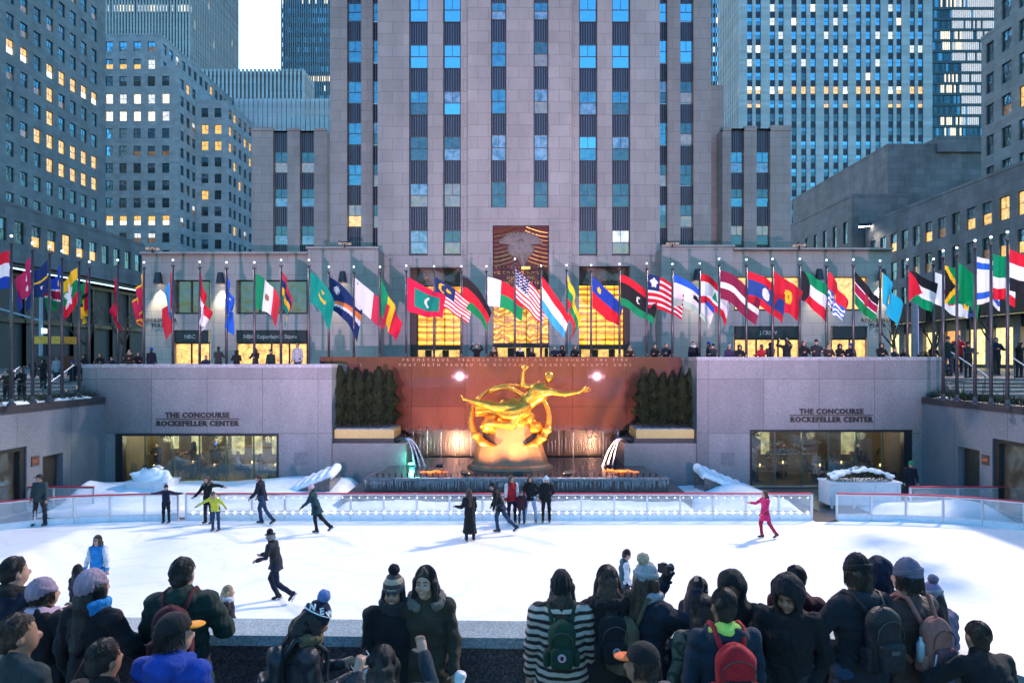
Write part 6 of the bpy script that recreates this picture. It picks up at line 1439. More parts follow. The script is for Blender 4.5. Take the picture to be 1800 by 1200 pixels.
p = cr(163, 1006, 5.35, -10, 'woman in mauve knit hat with long dark hair, carrying a brown bag', hu=.02, top='black', tlen=.4, hat='slouch', hatm='mauve', hair='long', hairm=HB, g=1.15, yaw=.3, arms={'R': ((.5, .15, -.8), (.1, .5, -.6)), 'L': ((-.3, -.1, -1), (.1, .3, -1))}, scarf='brightblue')
bg_ = empty('handbag', (PX(152, 5.05), 5.02, 3.28), 'slouchy dusty brown shoulder bag on the back of the long haired woman', 'handbag'); f = Fld((-.3, -.2, -.35), (.3, .2, .3), .011); f.rbox((0, 0, -.05), (.16, .06, .19), .05, None, .02).cone((-.1, 0, .12), (.06, 0, .14), .05, .03, .05, .6); f.disp(fbm(3, .014, 18)); f.build('bag', cc('rust'), bg_)
b = MB(); b.tube([(-.12, 0, .1), (-.09, .02, .35), (-.02, .10, .55), (.03, .10, .52), (.07, 0, .1)], .011, 6); b.build('handle', cc('rust'), bg_, True)
p = cr(320, 987, 5.5, 8, 'man in dark green padded jacket with red collar wearing a maroon backpack', g=1.22, top='green', tlen=.28, puff=.11, hood='down', hoodm='green', scarf=None, yaw=.25, arms={'R': ((.42, .25, -.85), (-.5, .85, .15)), 'L': ((-.32, .25, -.85), (.5, .8, .15))}, collar=True)
b = MB(); nk = p['neck']; b.tube([nk+p['rt']*.075*cos(a)+p['fw']*.075*sin(a)+p['up']*.035 for a in np.linspace(0, 2*pi, 13)], .018, 6); b.build('collar', cc('red'), p['root'], True)
backpack(p, 'maroon backpack on the man in the dark green padded jacket', 'maroon', w=.125, h=.20)
p = cr(302, 1088, 4.35, -8, 'person in black cap with yellow brim and bright blue hoodie at the bottom edge', g=1.2, top='blue', hood='down', hoodm='blue', hat='cap', hatm='black', hatm2=cloth('yellow brim', (1, .32, .01), .5), yaw=.9, hair='short', bottom='black')
cr(28, 1088, 4.3, -20, 'boy with short brown hair in a dark jacket at the bottom left corner', top=cloth('dark teal fleece', (.018, .03, .035)), yaw=.6, hairm=HBR, skin=SKM, g=1.1)
cr(180, 1132, 4.2, -5, 'dark haired person low at the bottom edge holding a small camera', top='black', yaw=.4, hair='short', hairm=HB, skin=SKM, g=1.1)
# woman with phone
PB = cloth('pompom blue white', (.10, .16, .38), .9, 60)
p = cr(523, 1050, 4.85, -62, 'woman in navy and white pompom hat looking down at her phone', hu=.075, top=cloth('black leather', (.015, .018, .024), .35, 5, .3), tlen=.05, hair='long', hairm=HB, hat='pom', hatm='navy', hatm2='navy', label2=PB, scarf='khaki', pitch=.45, yaw=-.05,
       arms={'R': ((.10, .25, -.95), (-.25, .9, .28)), 'L': ((-.10, .3, -.95), (.25, .9, .28))}, cell=.0095, skin=SKM, lean=.1)
wl_ = cloth('hat white yarn', (.75, .78, .85))
for ch_, a in (('N', -44), ('E', -2), ('W', 40)):
    t = text(ch_, .062, (0, 0, 0), wl_, 'lettering', None, .004, bold=.002); t.parent = p['root']; a = RD(a); t.location = p['hp'](.098*cos(a), -.015+.115*sin(a), .088); t.rotation_euler = (RD(72), 0, a+pi/2)
b = MB(); b.tube([p['hp'](.096*cos(a), -.015+.113*sin(a), .078) for a in np.linspace(0, 2*pi, 20)], .005, 5); b.build('hat_stripe', wl_, p['root'])
w, d = p['hn']['R']; w2, d2 = p['hn']['L']; pc = p['W']((w+w2)/2+(d+d2)/2*.12+V3(0, 0, .03)); ph = empty('phone', pc, 'dark smartphone with pale rim in the hands of the woman in the pompom hat', 'phone', None, RD(-62)); ph.rotation_euler = (RD(38), 0, RD(-62))
b = MB(); b.box(-.037, .037, -.075, .075, -.004, .004); b.build('case', plain('pale phone case', (.5, .52, .55), .3), ph); b = MB(); b.box(-.033, .033, -.07, .07, .0045, .006); b.build('screen', plain('black screen', (.01, .012, .016), .08), ph)
backpack(p, 'black leather backpack on the woman with the phone', cloth('black leather', (.015, .018, .024), .35), w=.12, h=.17, d=.05)
cr(672, 1143, 4.25, 4, 'dark haired person with one arm raised to take a picture at the bottom centre', top=cloth('slate jacket', (.015, .028, .04)), hair='long', hairm=HB, cell=.012, arms={'R': ((.45, .7, -.2), (-.3, .6, .9)), 'L': ((-.3, .6, -.5), (.2, .6, .8))})
# two women facing the camera
p = cr(688, 1003, 5.6, 184, 'smiling woman in black coat and striped bobble hat facing the camera with a drink', hu=.06, top='black', tlen=.45, g=1.1, hat='pom', hatm=cloth('hat bands', (.3, .2, .14), .85, 7, .35, ('z', 4.2, .2, (.05, .045, .05), (.42, .31, .22))), hatm2='grey', label2='black', scarf='dgrey', hair='mid', face='smile', skin=SKM, cell=.0095, pitch=.12, yaw=.1,
       arms={'R': ((.12, .05, -1), (-.05, .75, -.35)), 'L': ((-.25, -.1, -.95), (-.1, -.3, -.8))}, side=-.04)
w, d = p['hn']['R']; cpos = p['W'](w+d*.11+V3(0, .02, -.03))
def cup(loc, label, m, straw=None, lid=True, r=.04, h=.13, clearc=False):
    e = empty('drink_cup', loc, label, 'cup'); b = MB(); b.lathe((0, 0, 0), [(0, 0), (r*.72, 0), (r, h), (r*.97, h)], 18); b.build('cup', m, e, True)
    b = MB(); b.lathe((0, 0, h), [(r*1.06, 0), (r*1.06, .012), (r*.9, .02), (r*.85, .028), (0, .028)], 18); b.build('lid', plain('cup lid', (.72, .73, .76), .3), e, True)
    if straw: b = MB(); b.tube([(0, 0, h*.5), (.0, .012, h+.1)], .0045, 6); b.build('straw', straw, e)
    if not straw: b = MB(); b.lathe((0, 0, h*.45), [(r*.87, 0), (r*.92, h*.22)], 18); b.build('sleeve', plain('cup print', (.12, .25, .2), .5), e, True)
    return e
cup(cpos, 'clear plastic cup with a green straw held by the woman in the bobble hat', clear('clear plastic', (.9, .95, .95), .15, .25), plain('green straw', (.0, .3, .12), .4))
p = cr(752, 1000, 5.62, 188, 'smiling woman in olive parka with fur hood facing the camera and holding a white cup', hu=.0, top='olive', tlen=.5, g=1.12, hair='mid', hairm=HB, fur=cloth('grey brown fur', (.16, .13, .11), .9, 40, .8), face='smile', cell=.0095, yaw=.32, pitch=-.02, side=.03,
       arms={'L': ((-.16, .12, -1), (-.05, .55, -.75)), 'R': ((.22, .02, -1), (.1, .05, -1))})
w, d = p['hn']['L']; e = cup(p['W'](w+d*.07+V3(-.0, .05, -.09)), 'white paper cup with lid held low by the woman in the olive parka', plain('white paper cup', (.75, .75, .78), .5), None, True, .045, .15); e.rotation_euler = (0, RD(14), 0)
bgb = empty('handbag', (PX(786, 5.75), 5.75, 3.62), 'small black bag behind the woman in the olive parka', 'handbag'); f = Fld((-.12, -.12, -.2), (.12, .12, .2), .011); f.rbox((0, 0, 0), (.07, .06, .13), .03); f.build('bag', cc('black'), bgb); b = MB(); b.tube([(0, -.03, .12), (-.05, -.02, .4), (-.12, 0, .5)], .01, 6); b.build('strap', cc('black'), bgb)
# right group from behind
p = cr(987, 1009, 5.5, -3, 'woman in shaggy brown and white striped fur coat seen from behind', hu=.01, top=FURS, tlen=.42, puff=.105, g=1.32, hair='mid', hairm=HBR, hat='slouch', hatm='black', hood='down', hoodm='dgrey', bottom='jeans')
backpack(p, 'green canvas backpack with round red badge on the striped fur coat', cloth('bottle green canvas', (.012, .04, .022)), w=.105, h=.165, d=.065, badge='pink')
p = cr(1068, 1000, 5.55, 4, 'woman with brown hair in dark coat with black fur collar seen from behind', top=cloth('dark brown coat', (.022, .016, .016)), tlen=.45, g=1.22, hair='mid', hairm=HR, fur=cloth('black fur', (.012, .010, .012), .9, 40, .8), hood='down')
backpack(p, 'black backpack with round pale badge on the woman with brown hair', 'black', w=.11, h=.17, d=.07, badge='lgrey')
p = cr(1137, 998, 5.5, -58, 'woman in grey bobble hat and dark coat raising a camera to her eye', hu=.0, top=cloth('ink blue coat', (.010, .014, .026)), tlen=.5, g=1.12, puff=.12, hat='pom', hatm='lgrey', hatm2='lgrey', label2='beige', hair='mid', hairm=HR, scarf='lgrey', glove='black', pitch=-.12,
       arms={'R': ((.2, .75, -.35), (-.25, .55, 1.0)), 'L': ((-.2, .7, -.4), (.25, .55, 1.0))}, cell=.0105)
hp = p['hp']; w, d = p['hn']['R']; w2, d2 = p['hn']['L']; cp_ = p['W'](hp(0, .185, .045)); cm = empty('camera_body', cp_, 'black compact camera held up by the woman in the grey bobble hat', 'camera', None, RD(-58))
b = MB(); b.box(-.055, .055, -.018, .018, -.035, .035); b.box(-.02, .02, -.016, .016, .0352, .05); b.build('body', METAL, cm); b = MB(); b.tube([(0, .0185, 0), (0, .06, 0), (0, .085, 0)], [.03, .03, .034], 16); b.build('lens', plain('lens barrel', (.02, .02, .022), .25), cm)
backpack(p, 'olive brown canvas backpack hanging from the woman with the camera', 'khaki', w=.13, h=.2, d=.08, dz=-.10)
cr(1226, 1020, 5.85, -60, 'young woman with dark hair seen in profile behind the woman with the camera', top='navy', hair='mid', hairm=HR, tlen=.2)
cr(1288, 1008, 5.65, 160, 'man with black hood up turned towards the camera, head bowed', top='black', hood='up', skin=SKD, pitch=.3, tlen=.35, g=1.3, hair=None)
cr(1237, 1052, 5.1, 10, 'person with cropped black hair in patterned green and brown jacket', top=cloth('camouflage', C['camo'], .85, 9, .35, ('d', 6, 9, (.03, .04, .03), (.10, .10, .075))), hairm=HB, hair='mid', g=1.15, tlen=.3)
p = cr(1274, 1042, 4.85, 0, 'man in dark teal jacket with bright lime hood lining seen from behind', top=cloth('deep teal jacket', (.008, .022, .04)), hood='down', hoodm='lime', hair='short', hairm=HB, g=1.3, tlen=.12, skin=SKM)
backpack(p, 'bright red backpack on the man with the lime hood', cloth('red ripstop', (.36, .012, .02)), m2='black', w=.135, h=.19, d=.07)
cr(1133, 1140, 4.15, 22, 'person in black cap with orange brim low at the bottom edge', hat='cap', hatm='black', hatm2=cloth('orange brim', (.85, .16, .04), .5), yaw=-1.0, hair='short', hairm=HBR, top=cloth('grey fleece', (.09, .09, .095)), skin=SKM)
cr(1400, 1000, 5.85, -15, 'person in maroon jacket half hidden behind the hooded man', top='maroon', hood='down', hairm=HB, g=1.3, tlen=.2)
cr(1387, 1014, 5.3, 158, 'man in black hooded parka looking down towards his left', top='black', hood='up', skin=SKM, pitch=.42, yaw=.2, tlen=.4, g=1.25, hair=None, face=True, cell=.0105, arms={'L': ((-.3, -.05, -.9), (.35, .35, -.6)), 'R': ((.3, -.05, -.9), (-.35, .35, -.6))})
p = cr(1509, 984, 5.3, 12, 'tall man in black knit hat and black jacket with blue jeans seen from behind', hu=.01, top=cloth('black shell jacket', (.013, .015, .022)), hood='down', hoodm=cloth('hood grey', (.02, .02, .03)), hat='beanie', hatm='black', hair='short', hairm=HBR, g=1.3, bottom='jeans', tlen=.18, arms={'L': ((-.45, .2, -.8), (.3, .8, -.1)), 'R': fwd(1)})
backpack(p, 'large black backpack with curved front pocket on the tall man in the black knit hat', cloth('black nylon', (.012, .012, .016), .5), w=.13, h=.225, d=.075)
cr(1546, 990, 5.9, -8, 'person with navy hood up and a red shoulder stripe between the two hatted men', top='navy', hood='up', tlen=.3, g=1.15, hair=None, sleeve=cloth('navy and red sleeve', (.02, .025, .06)))
p = cr(1598, 992, 5.4, 16, 'person in ribbed grey purple knit hat and brown leather jacket seen from behind', hu=.01, top=cloth('brown leather', (.050, .028, .026), .5), tlen=.1, hat='beanie', hatm=cloth('grey purple knit', (.13, .12, .18)), hair='short', hairm=HB, g=1.2, yaw=-.35, bottom='dgrey', arms={'L': ((-.3, .25, -.85), (.2, .8, -.2)), 'R': fwd(1)})
b = MB(); c = p['pel']; b.tube([c+p['rt']*.172*cos(a)+p['fw']*.145*sin(a)-p['up']*.13 for a in np.linspace(0, 2*pi, 20)], .03, 6); b.build('shirt_hem', cc('blue'), p['root'], True)
bp = backpack(p, 'dusty pink brown rucksack with hanging cord and bottle on the brown leather jacket', cloth('dusty rose canvas', (.30, .12, .10)), m2=cloth('dusty maroon canvas', (.16, .06, .07)), w=.12, h=.19, d=.075, dz=-.04)
c = p['chest']-p['fw']*.345-p['up']*.1; b = MB(); b.tube([c-p['rt']*.1, c-p['rt']*.12-p['up']*.1, c-p['rt']*.13-p['up']*.2], .006, 5); b.tube([c-p['rt']*.06+p['up']*.02, c-p['rt']*.04-p['up']*.1], .006, 5); b.build('cord', cc('white'), bp)
b = MB(); b.lathe(tuple(p['chest']-p['fw']*.25-p['rt']*.15-p['up']*.18), [(0, 0), (.03, 0), (.03, .13), (.012, .16), (.012, .18), (0, .18)], 12); b.build('bottle', plain('clear blue bottle', (.25, .33, .4), .15), bp, True)
cr(1640, 1020, 5.8, 14, 'small person in lilac padded coat and bobble hat at the right end of the parapet', hu=.06, top='lilac', puff=.09, tlen=.4, hat='pom', hatm=cloth('lilac knit', (.22, .18, .32)), hatm2='lgrey', label2='lilac', scarf='pink', hair='mid', hairm=HB, g=1.15)
p = cr(1768, 1104, 4.75, 6, 'man with cropped hair in black coat leaning on the curved parapet at the bottom right', top='black', lean=.5, hair='short', hairm=HBR, g=1.25, tlen=.2, arms={'R': ((.6, .55, -.5), (-.3, .9, .1)), 'L': ((-.75, .45, -.35), (.5, .8, -.05))}, pitch=-.3)

# ------------------------------------------------------------ skaters
def sk(px, py, rz, label, h, **k):
    Y = EYE*F/(py-HZ); return person((PX(px, Y), Y, 0), rz, label, h=h, cell=k.pop('cell', .017), skates=k.pop('skates', True), group=None, **k)
STR = lambda a=.45, b=-.55: {'R': ((.05, a, -.9), (.02, a*.1-.15, -1)), 'L': ((-.05, b, -.85), (-.02, b-.25, -.75))}
sk(70, 924, 182, 'man in dark plaid jacket and cap standing by the left bend of the fence', 1.8, top=cloth('dark plaid', (.03, .045, .05), .85, 9, .3, ('d', 9, 0, (.012, .02, .022), (.05, .08, .085))), g=1.2, hat='cap', hatm='dgrey', yaw=.5, bottom='dgrey', legs={'R': ((.16, 0, -1), (.03, 0, -1)), 'L': ((-.16, 0, -1), (-.03, 0, -1))}, cell=.014)
sk(292, 919, 182, 'boy in teal waistcoat with both arms spread along the fence rail', 1.36, top='navy', sleeve=cloth('plum sleeve', (.05, .02, .05)), hat='beanie', hatm='dgrey', arms={'R': ((.9, -.05, -.15), (1, 0, -.12)), 'L': ((-.9, -.05, -.2), (-1, 0, -.05))}, bottom='black')
sk(366, 920, 170, 'woman in black coat stretching one arm out to the right behind the girl in yellow', 1.68, top='black', tlen=.25, hair='mid', hairm=HR, fur=cloth('grey brown fur', (.16, .13, .11), .9, 40, .8), arms={'L': ((-.95, .1, -.05), (-1, .1, -.22)), 'R': ((.3, .3, -.7), (.2, .7, -.4))}, side=.06)
sk(379, 933, 178, 'girl in bright yellow jacket bending forwards with arms held out', 1.42, top='yellow', bottom='jeans', hat='beanie', hatm='grey', hair='mid', hairm=HBL, lean=.45, arms={'R': ((.85, .35, -.35), (.8, .4, -.4)), 'L': ((-.8, .35, -.2), (-.7, .5, -.35))}, side=-.05)
sk(462, 921, 88, 'man in dark sweater and blue jeans skating left with his head down', 1.82, top='dnavy', bottom='jeans', pitch=.35, lean=.18, legs=STR(.35, -.30), arms={'R': ((.1, .2, -1), (0, .5, -.8)), 'L': ((-.1, .3, -1), (0, .75, -.6))}, hair='short')
sk(556, 938, 86, 'woman in pink knit hat and dark teal coat gliding to the left', 1.66, top='teal', tlen=.25, g=1.15, lean=.3, hat='beanie', hatm='pink', legs=STR(.20, -.55), bottom='black', arms={'R': ((.1, .45, -.8), (0, .9, -.25)), 'L': ((-.1, .45, -.8), (0, .8, -.4))}, pitch=-.1)
sk(826, 950, 20, 'woman with long brown hair in a long black coat seen from behind', 1.66, top='black', tlen=.72, g=1.1, hair='long', hairm=HR, bottom='black', arms={'L': ((-.25, .2, -.9), (-.6, .7, .0)), 'R': ((.2, .1, -1), (.0, .5, -.8))}, side=-.04, cell=.015)
sk(880, 937, 84, 'man in black jacket and jeans striding left behind the woman in the long coat', 1.78, top='black', bottom='jeans', hat='cap', hatm='black', lean=.38, legs=STR(.35, -.5), arms={'R': ((.1, .25, -.95), (0, .5, -.85)), 'L': ((-.1, -.1, -1), (0, .3, -1))}, g=1.15, pitch=.2, tlen=.18, cell=.015)
sk(900, 919, 196, 'young woman in red bodice jacket with white sleeves in the group by the fence', 1.68, top='red', sleeve='white', bottom='dnavy', hair='mid', hairm=HR, yaw=-.3, side=.05)
sk(917, 921, 178, 'small child in maroon coat standing in front of the girl in red', 1.18, top=cloth('dark maroon coat', (.05, .01, .02)), tlen=.2, hat='beanie', hatm='grey', bottom='jeans', hair='short')
sk(932, 918, 184, 'curly haired girl in black top and pale blue jeans posing by the fence', 1.68, top='black', bottom='ljeans', hair='long', hairm=HB, g=1.05, arms={'L': ((-.6, -.05, -.7), (.6, .05, -.6)), 'R': ((.35, 0, -.9), (-.1, .3, -.9))}, legs={'R': ((.2, 0, -1), (.08, 0, -1)), 'L': ((-.2, 0, -1), (-.08, 0, -1))})
sk(960, 918, 180, 'girl in black with a white hat with long ear flaps posing by the fence', 1.64, top='black', bottom='black', hair='mid', hairm=HB, hat='ear', hatm='white', arms={'L': ((-.5, -.05, -.8), (.6, .1, -.6)), 'R': ((.2, 0, -1), (0, .1, -1))}, tlen=.14)
sk(1345, 946, 100, 'girl in hot pink coat and red trousers skating left with one arm out', 1.56, top='hotpink', bottom=cloth('crimson leggings', (.35, .02, .06)), tlen=.28, hair='mid', hairm=HR, arms={'R': ((.2, .75, -.5), (0, .95, .1)), 'L': ((-.2, .3, -.9), (0, .6, -.5))}, legs=STR(.25, -.25))
sk(486, 1056, 86, 'man in black hat, jacket and trousers leaning into a fast stride on the ice', 1.78, top=cloth('black wool jacket', (.014, .016, .022)), bottom='navy', hat='fedora', hatm='black', hair='short', hairm=cloth('hair grey', (.3, .3, .3)), lean=.22, legs={'R': ((.05, .42, -.85), (.02, -.38, -.92)), 'L': ((-.05, -.12, -.95), (-.02, -.85, -.55))}, arms={'R': ((.15, .3, -.9), (-.2, .9, .1)), 'L': ((-.15, .3, -.9), (.2, .85, -.1))}, cell=.0125)
sk(172, 1064, 176, 'girl with brown hair in a bright blue and white ski jacket', 1.66, top='brightblue', sleeve='white', hair='mid', hairm=HBR, g=1.2, tlen=.2, face=True, cell=.0125, scarf=None, arms={'L': ((-.3, .1, -1), (-.1, .1, -1)), 'R': ((.35, .0, -1), (.2, .1, -1))})
sk(136, 1146, -30, 'person in dark hat and coat on the ice behind the woman in the mauve hat', 1.72, top='dnavy', hat='slouch', hatm='black', hair='mid', yaw=-.9)
sk(400, 1184, -82, 'blonde woman in black jacket with white collar skating right just beyond the parapet', 1.64, top='black', hair='mid', hairm=HBL, cell=.0125, scarf=cloth('white collar', (.65, .66, .7)), legs=STR(.2, -.2))
sk(1098, 1093, -84, 'boy in teal tee shirt over white sleeves skating right behind the crowd', 1.62, top=cloth('slate teal tee', (.03, .09, .12)), sleeve='white', hair='short', hairm=HB, pitch=.35, tlen=.05, cell=.0125, arms={'R': ((.2, .0, -1), (0, .5, -.9)), 'L': ((-.1, .1, -1), (0, .6, -.8))}, legs=STR(.2, -.2), bottom='dgrey')
person((PX(1599, 28.3), 28.3, .05), 170, 'rink guard in green cap and dark jacket behind the planter with snow', h=1.75, top='dnavy', hat='beanie', hatm=cloth('green knit', (.0, .22, .11)), g=1.2, cell=.018, pitch=.3, lean=.15)

# ------------------------------------------------------------ spectators round the upper plaza: a few figures, each copied with its parts
def proto(**k): return person((0, 0, 0), 0, 'x', cell=.026, **k)['root']
ARMW = {'R': ((.25, .45, -.75), (-.3, .9, .1)), 'L': ((-.25, .45, -.75), (.3, .9, .1))}; ARMU = {'R': ((.4, .6, .2), (-.5, .4, .9)), 'L': ((-.4, .6, .2), (.5, .4, .9))}
PR = dict(
    hood=proto(top='black', hood='up', hair=None, arms=ARMW, g=1.1, tlen=.3), navy=proto(top='navy', hair='short', arms=ARMW, g=1.15), longh=proto(top='black', hair='long', hairm=HB, arms=ARMW, tlen=.3),
    beanie=proto(top='dgrey', hat='beanie', hatm='navy', arms=ARMW, g=1.15), photo=proto(top='black', hair='short', arms=ARMU, g=1.1, tlen=.3), red=proto(top='red', hat='beanie', hatm='grey', g=1.15, arms=ARMW),
    white=proto(top='lgrey', hair='short', skin=SKM, bottom='jeans'), blue=proto(top='dnavy', hat='beanie', hatm='blue', g=1.1), brown=proto(top='brown', hair='mid', hairm=HR, scarf='beige', arms=ARMW), mask=proto(top='dnavy', hair='short', scarf='white'),
    green=proto(top='green', hat='beanie', hatm='green', bottom='jeans'), plum=proto(top='purple', hair='mid', hat='pom', hatm='lgrey', hatm2='purple'))
used = set()
def put(kind, px, py, Y, rz, label, gz=GZ, group='spectators round the upper plaza'):
    src = PR[kind]; 
    if kind in used: o = copy_tree(src)
    else: o = src; used.add(kind)
    z = PZ(py, Y); h = max(1.45, min(1.95, z-gz)) ; sc = h/1.76
    o.location = (PX(px, Y), Y, gz+(z-gz-h if abs(z-gz-h) > .02 else 0)); o.rotation_euler = (0, 0, RD(rz)); o.scale = (sc, sc, sc); tag(o, label, 'person', group); return o
WALLP = [('hood', 148, 622, 33, 175, 'hooded person at the left corner of the left granite wall'), ('longh', 176, 620, 33.2, 190, 'dark haired person second from the left corner of the wall'), ('navy', 197, 626, 33.4, 170, 'low seated looking person near the left wall corner'),
 ('brown', 228, 613, 33, 185, 'brown coated person left of the blue hatted spectator'), ('longh', 243, 618, 33.5, 200, 'dark figure beside the brown coated spectator on the left wall'), ('blue', 266, 611, 33, 10, 'spectator in blue knit hat below the wall lantern'),
 ('navy', 362, 624, 33, 180, 'short person at the wall below the first lit shop window'), ('beanie', 384, 609, 33.2, 5, 'broad person in dark jacket with a big printed back at the left wall'), ('hood', 416, 615, 33, 30, 'hooded person stooping between the two lit shops'),
 ('longh', 449, 611, 33.2, 170, 'dark coated person in front of the wide lit shop at left'), ('green', 476, 614, 33.6, 190, 'person in dark green at the wide lit shop window'), ('white', 523, 602, 33, 180, 'man in pale grey jacket standing at the right end of the left wall'),
 ('photo', 838, 604, 36.8, 180, 'person hiding face with hands above the red granite wall'), ('brown', 868, 608, 36.8, 170, 'person with fair scarf right of the one hiding the face'), ('mask', 914, 608, 36.8, 180, 'person in white face covering above the golden statue'), ('longh', 934, 611, 36.9, 190, 'dark haired person beside the one in a white face covering'),
 ('navy', 975, 607, 36.8, 178, 'first of two people close together right of the statue'), ('hood', 988, 607, 36.9, 185, 'second of two people close together right of the statue'), ('longh', 1011, 606, 36.8, 180, 'woman in black right of the pair above the red wall'),
 ('brown', 1107, 606, 36.8, 175, 'woman in patterned scarf below the right golden screen'), ('longh', 1151, 604, 36.8, 180, 'woman in dark coat right of the right golden screen'), ('navy', 1171, 602, 36.8, 185, 'man in dark jacket with hands together beside the woman right of the golden screen'),
 ('mask', 1219, 599, 36.8, 180, 'tall person with pale scarf under the wall lantern'), ('blue', 1246, 600, 36.6, 60, 'man in dark blue turning right at the end of the red wall'), ('beanie', 1254, 604, 35, 120, 'person in knit hat at the corner where red wall meets grey wall'),
 ('plum', 1282, 605, 33, 180, 'small person in purple and white hat on the right wall'), ('hood', 1300, 606, 33, 185, 'hooded woman in black at the right lit shop window'), ('red', 1339, 605, 33, 20, 'person in red jacket and grey hat before the lit shop'), ('beanie', 1354, 602, 33.4, 10, 'person in grey jacket behind the one in red'),
 ('photo', 1383, 595, 33, 5, 'tall hooded person taking a picture with raised arms'), ('longh', 1413, 598, 33, 180, 'woman with long hair right of the one taking a picture'), ('beanie', 1435, 596, 33, 165, 'man in black cap right of the long haired woman'), ('brown', 1456, 603, 33, 180, 'person with open fair hood on the right wall'),
 ('hood', 1476, 604, 33.3, 190, 'dark person left of the small right shop window'), ('blue', 1495, 603, 33.2, 175, 'person in front of the small right shop window'), ('hood', 1549, 602, 33, 182, 'big hooded figure at the right end pier'), ('navy', 1572, 610, 34, 200, 'low figure right of the end pier'), ('longh', 1590, 612, 34, 170, 'small dark figure next to the rounded hedge')]
for t in WALLP: put(*t)
for kind, px, py, Y, rz, lab, gz in (('white', 100, 626, 33.6, 200, 'man in white jacket looking at his phone by the left stair', GZ), ('hood', 76, 630, 31.5, 170, 'dark hooded person on the left stair', 4.8), ('navy', 58, 628, 34.5, 160, 'man in teal jacket behind the left flagpoles', GZ), ('blue', 128, 634, 33.0, 180, 'person in blue by the left handrail', 4.95),
   ('brown', 12, 648, 28.6, 175, 'person in grey jacket seated looking low at the far left', 4.1), ('longh', 38, 646, 29, 185, 'dark person low on the left stair between two flagpoles', 4.15), ('green', 1666, 591, 34.5, 160, 'man in green cap on the right stair', GZ), ('red', 1684, 588, 34.6, 150, 'person in red hat passing the lit shop at right', GZ), ('beanie', 1702, 600, 34.2, 190, 'dark dressed person between the right flagpoles', GZ),
   ('navy', 1751, 592, 34.6, 175, 'man in dark jacket and jeans standing at the head of the right stair', GZ), ('photo', 1792, 600, 34.5, 190, 'person in blue jacket raising a phone at the far right edge', GZ), ('longh', 1640, 604, 35, 180, 'woman in dark coat behind the right flagpole', GZ)):
    put(kind, px, py, Y, rz, lab, gz)
for k, o in PR.items():
    if k not in used:
        for c in list(o.children_recursive): bpy.data.objects.remove(c)
        bpy.data.objects.remove(o)
# ------------------------------------------------------------ restaurants behind the two large windows
GLZ = clear('restaurant glass', (.80, .92, .90), .14)
def room(x0, x1, zt, side):
    D = 5.0; e = empty('restaurant', ((x0+x1)/2, YW+2, .05), 'lit restaurant room behind the %s plaza window' % side, 'restaurant'); q = e.location
    b = MB(q); b.quad((x0, YW+.36, .04), (x1, YW+.36, .04), (x1, YW+D, .04), (x0, YW+D, .04)); b.build('floor', plain('restaurant floor', (.10, .07, .05), .4), e)
    b = MB(q); b.box(x0-.02, x1+.02, YW+D, YW+D+.1, .0, zt+.3); b.box(x0-.1, x0-.003, YW+.36, YW+D, 0, zt+.3); b.box(x1+.003, x1+.1, YW+.36, YW+D, 0, zt+.3); b.build('inner_wall', plain('olive brown interior' if side == 'left' else 'dark brown interior', (.16, .12, .07) if side == 'left' else (.12, .075, .05), .6, 0, .3, 1), e)
    b = MB(q); b.box(x0-.02, x1+.02, YW+.36, YW+D, zt+.05, zt+.3); b.build('ceiling', plain('room ceiling', (.4, .33, .24), .7), e)
    b = MB(q); n = 7; rs = random.Random(4 if side == 'left' else 9)
    em_ = emis('lit display '+side, (1, .72, .34), .7 if side == 'left' else .42, .5, 3)
    for k in range(n):
        a = x0+(x1-x0)*(k+.1)/n; w = (x1-x0)/n*rs.uniform(.25, .7)
        if rs.random() < (.8 if side == 'left' else .55): b.box(a, a+w, YW+D-.1, YW+D-.02, rs.choice((.9, 1.2)), zt-.15)
    b.build('lit_display', em_, e)
    b = MB(q)
    for k in range(5): X = x0+(x1-x0)*(k+.5)/5; b.lathe((X, YW+1.9+.5*(k % 2), zt-.25), [(0, .1), (.1, .1), (.22, 0), (0, .0)], 10)
    b.build('pendant_lamp', emis('pendant glow', (1, .7, .35), 5), e)
    for k in range(3):
        X = x0+(x1-x0)*(k+.5)/3; l = bpy.data.lights.new('room_light', 'POINT'); l.energy = (70 if side == 'left' else 35)*LS; l.color = (1, .75, .45); l.shadow_soft_size = .2; o = bpy.data.objects.new('room_light', l); link(o, e); o.location = (X-q.x, YW+2.2-q.y, zt-.5-q.z)
    b = MB(q); n = 6
    b.box(x0, x1, YW+.24, YW+.27, .07, zt-.05); b.build('window_glass', GLZ, e)
    for k in range(1, n): b = MB(q); X = x0+(x1-x0)*k/n; b.box(X-.025, X+.025, YW+.2, YW+.3, .07, zt-.1); b.build('mullion', plain('green glass edge metal', (.13, .17, .13), .3, .5), e)
    b = MB(q); b.box(x0-.0, x1+.0, YW-.04, YW+.3, zt-.1, zt-.003); b.box(x0+.003, x0+.34 if side == 'left' else x0+.1, YW-.02, YW+.3, .06, zt-.103); b.box(x1-.1 if side == 'left' else x1-.38, x1-.003, YW-.02, YW+.3, .06, zt-.103); b.build('frame', METAL, e)
    return e
xa, xb = PX(203, YW), PX(490, YW); xc, xd = PX(1318, YW), PX(1603, YW); room(xa, xb, PZ(762, YW), 'left'); room(xc, xd, PZ(755, YW), 'right')
WOOD = plain('dark table wood', (.07, .04, .025), .35); CHM = plain('chair frame metal', (.2, .22, .22), .35, .4)
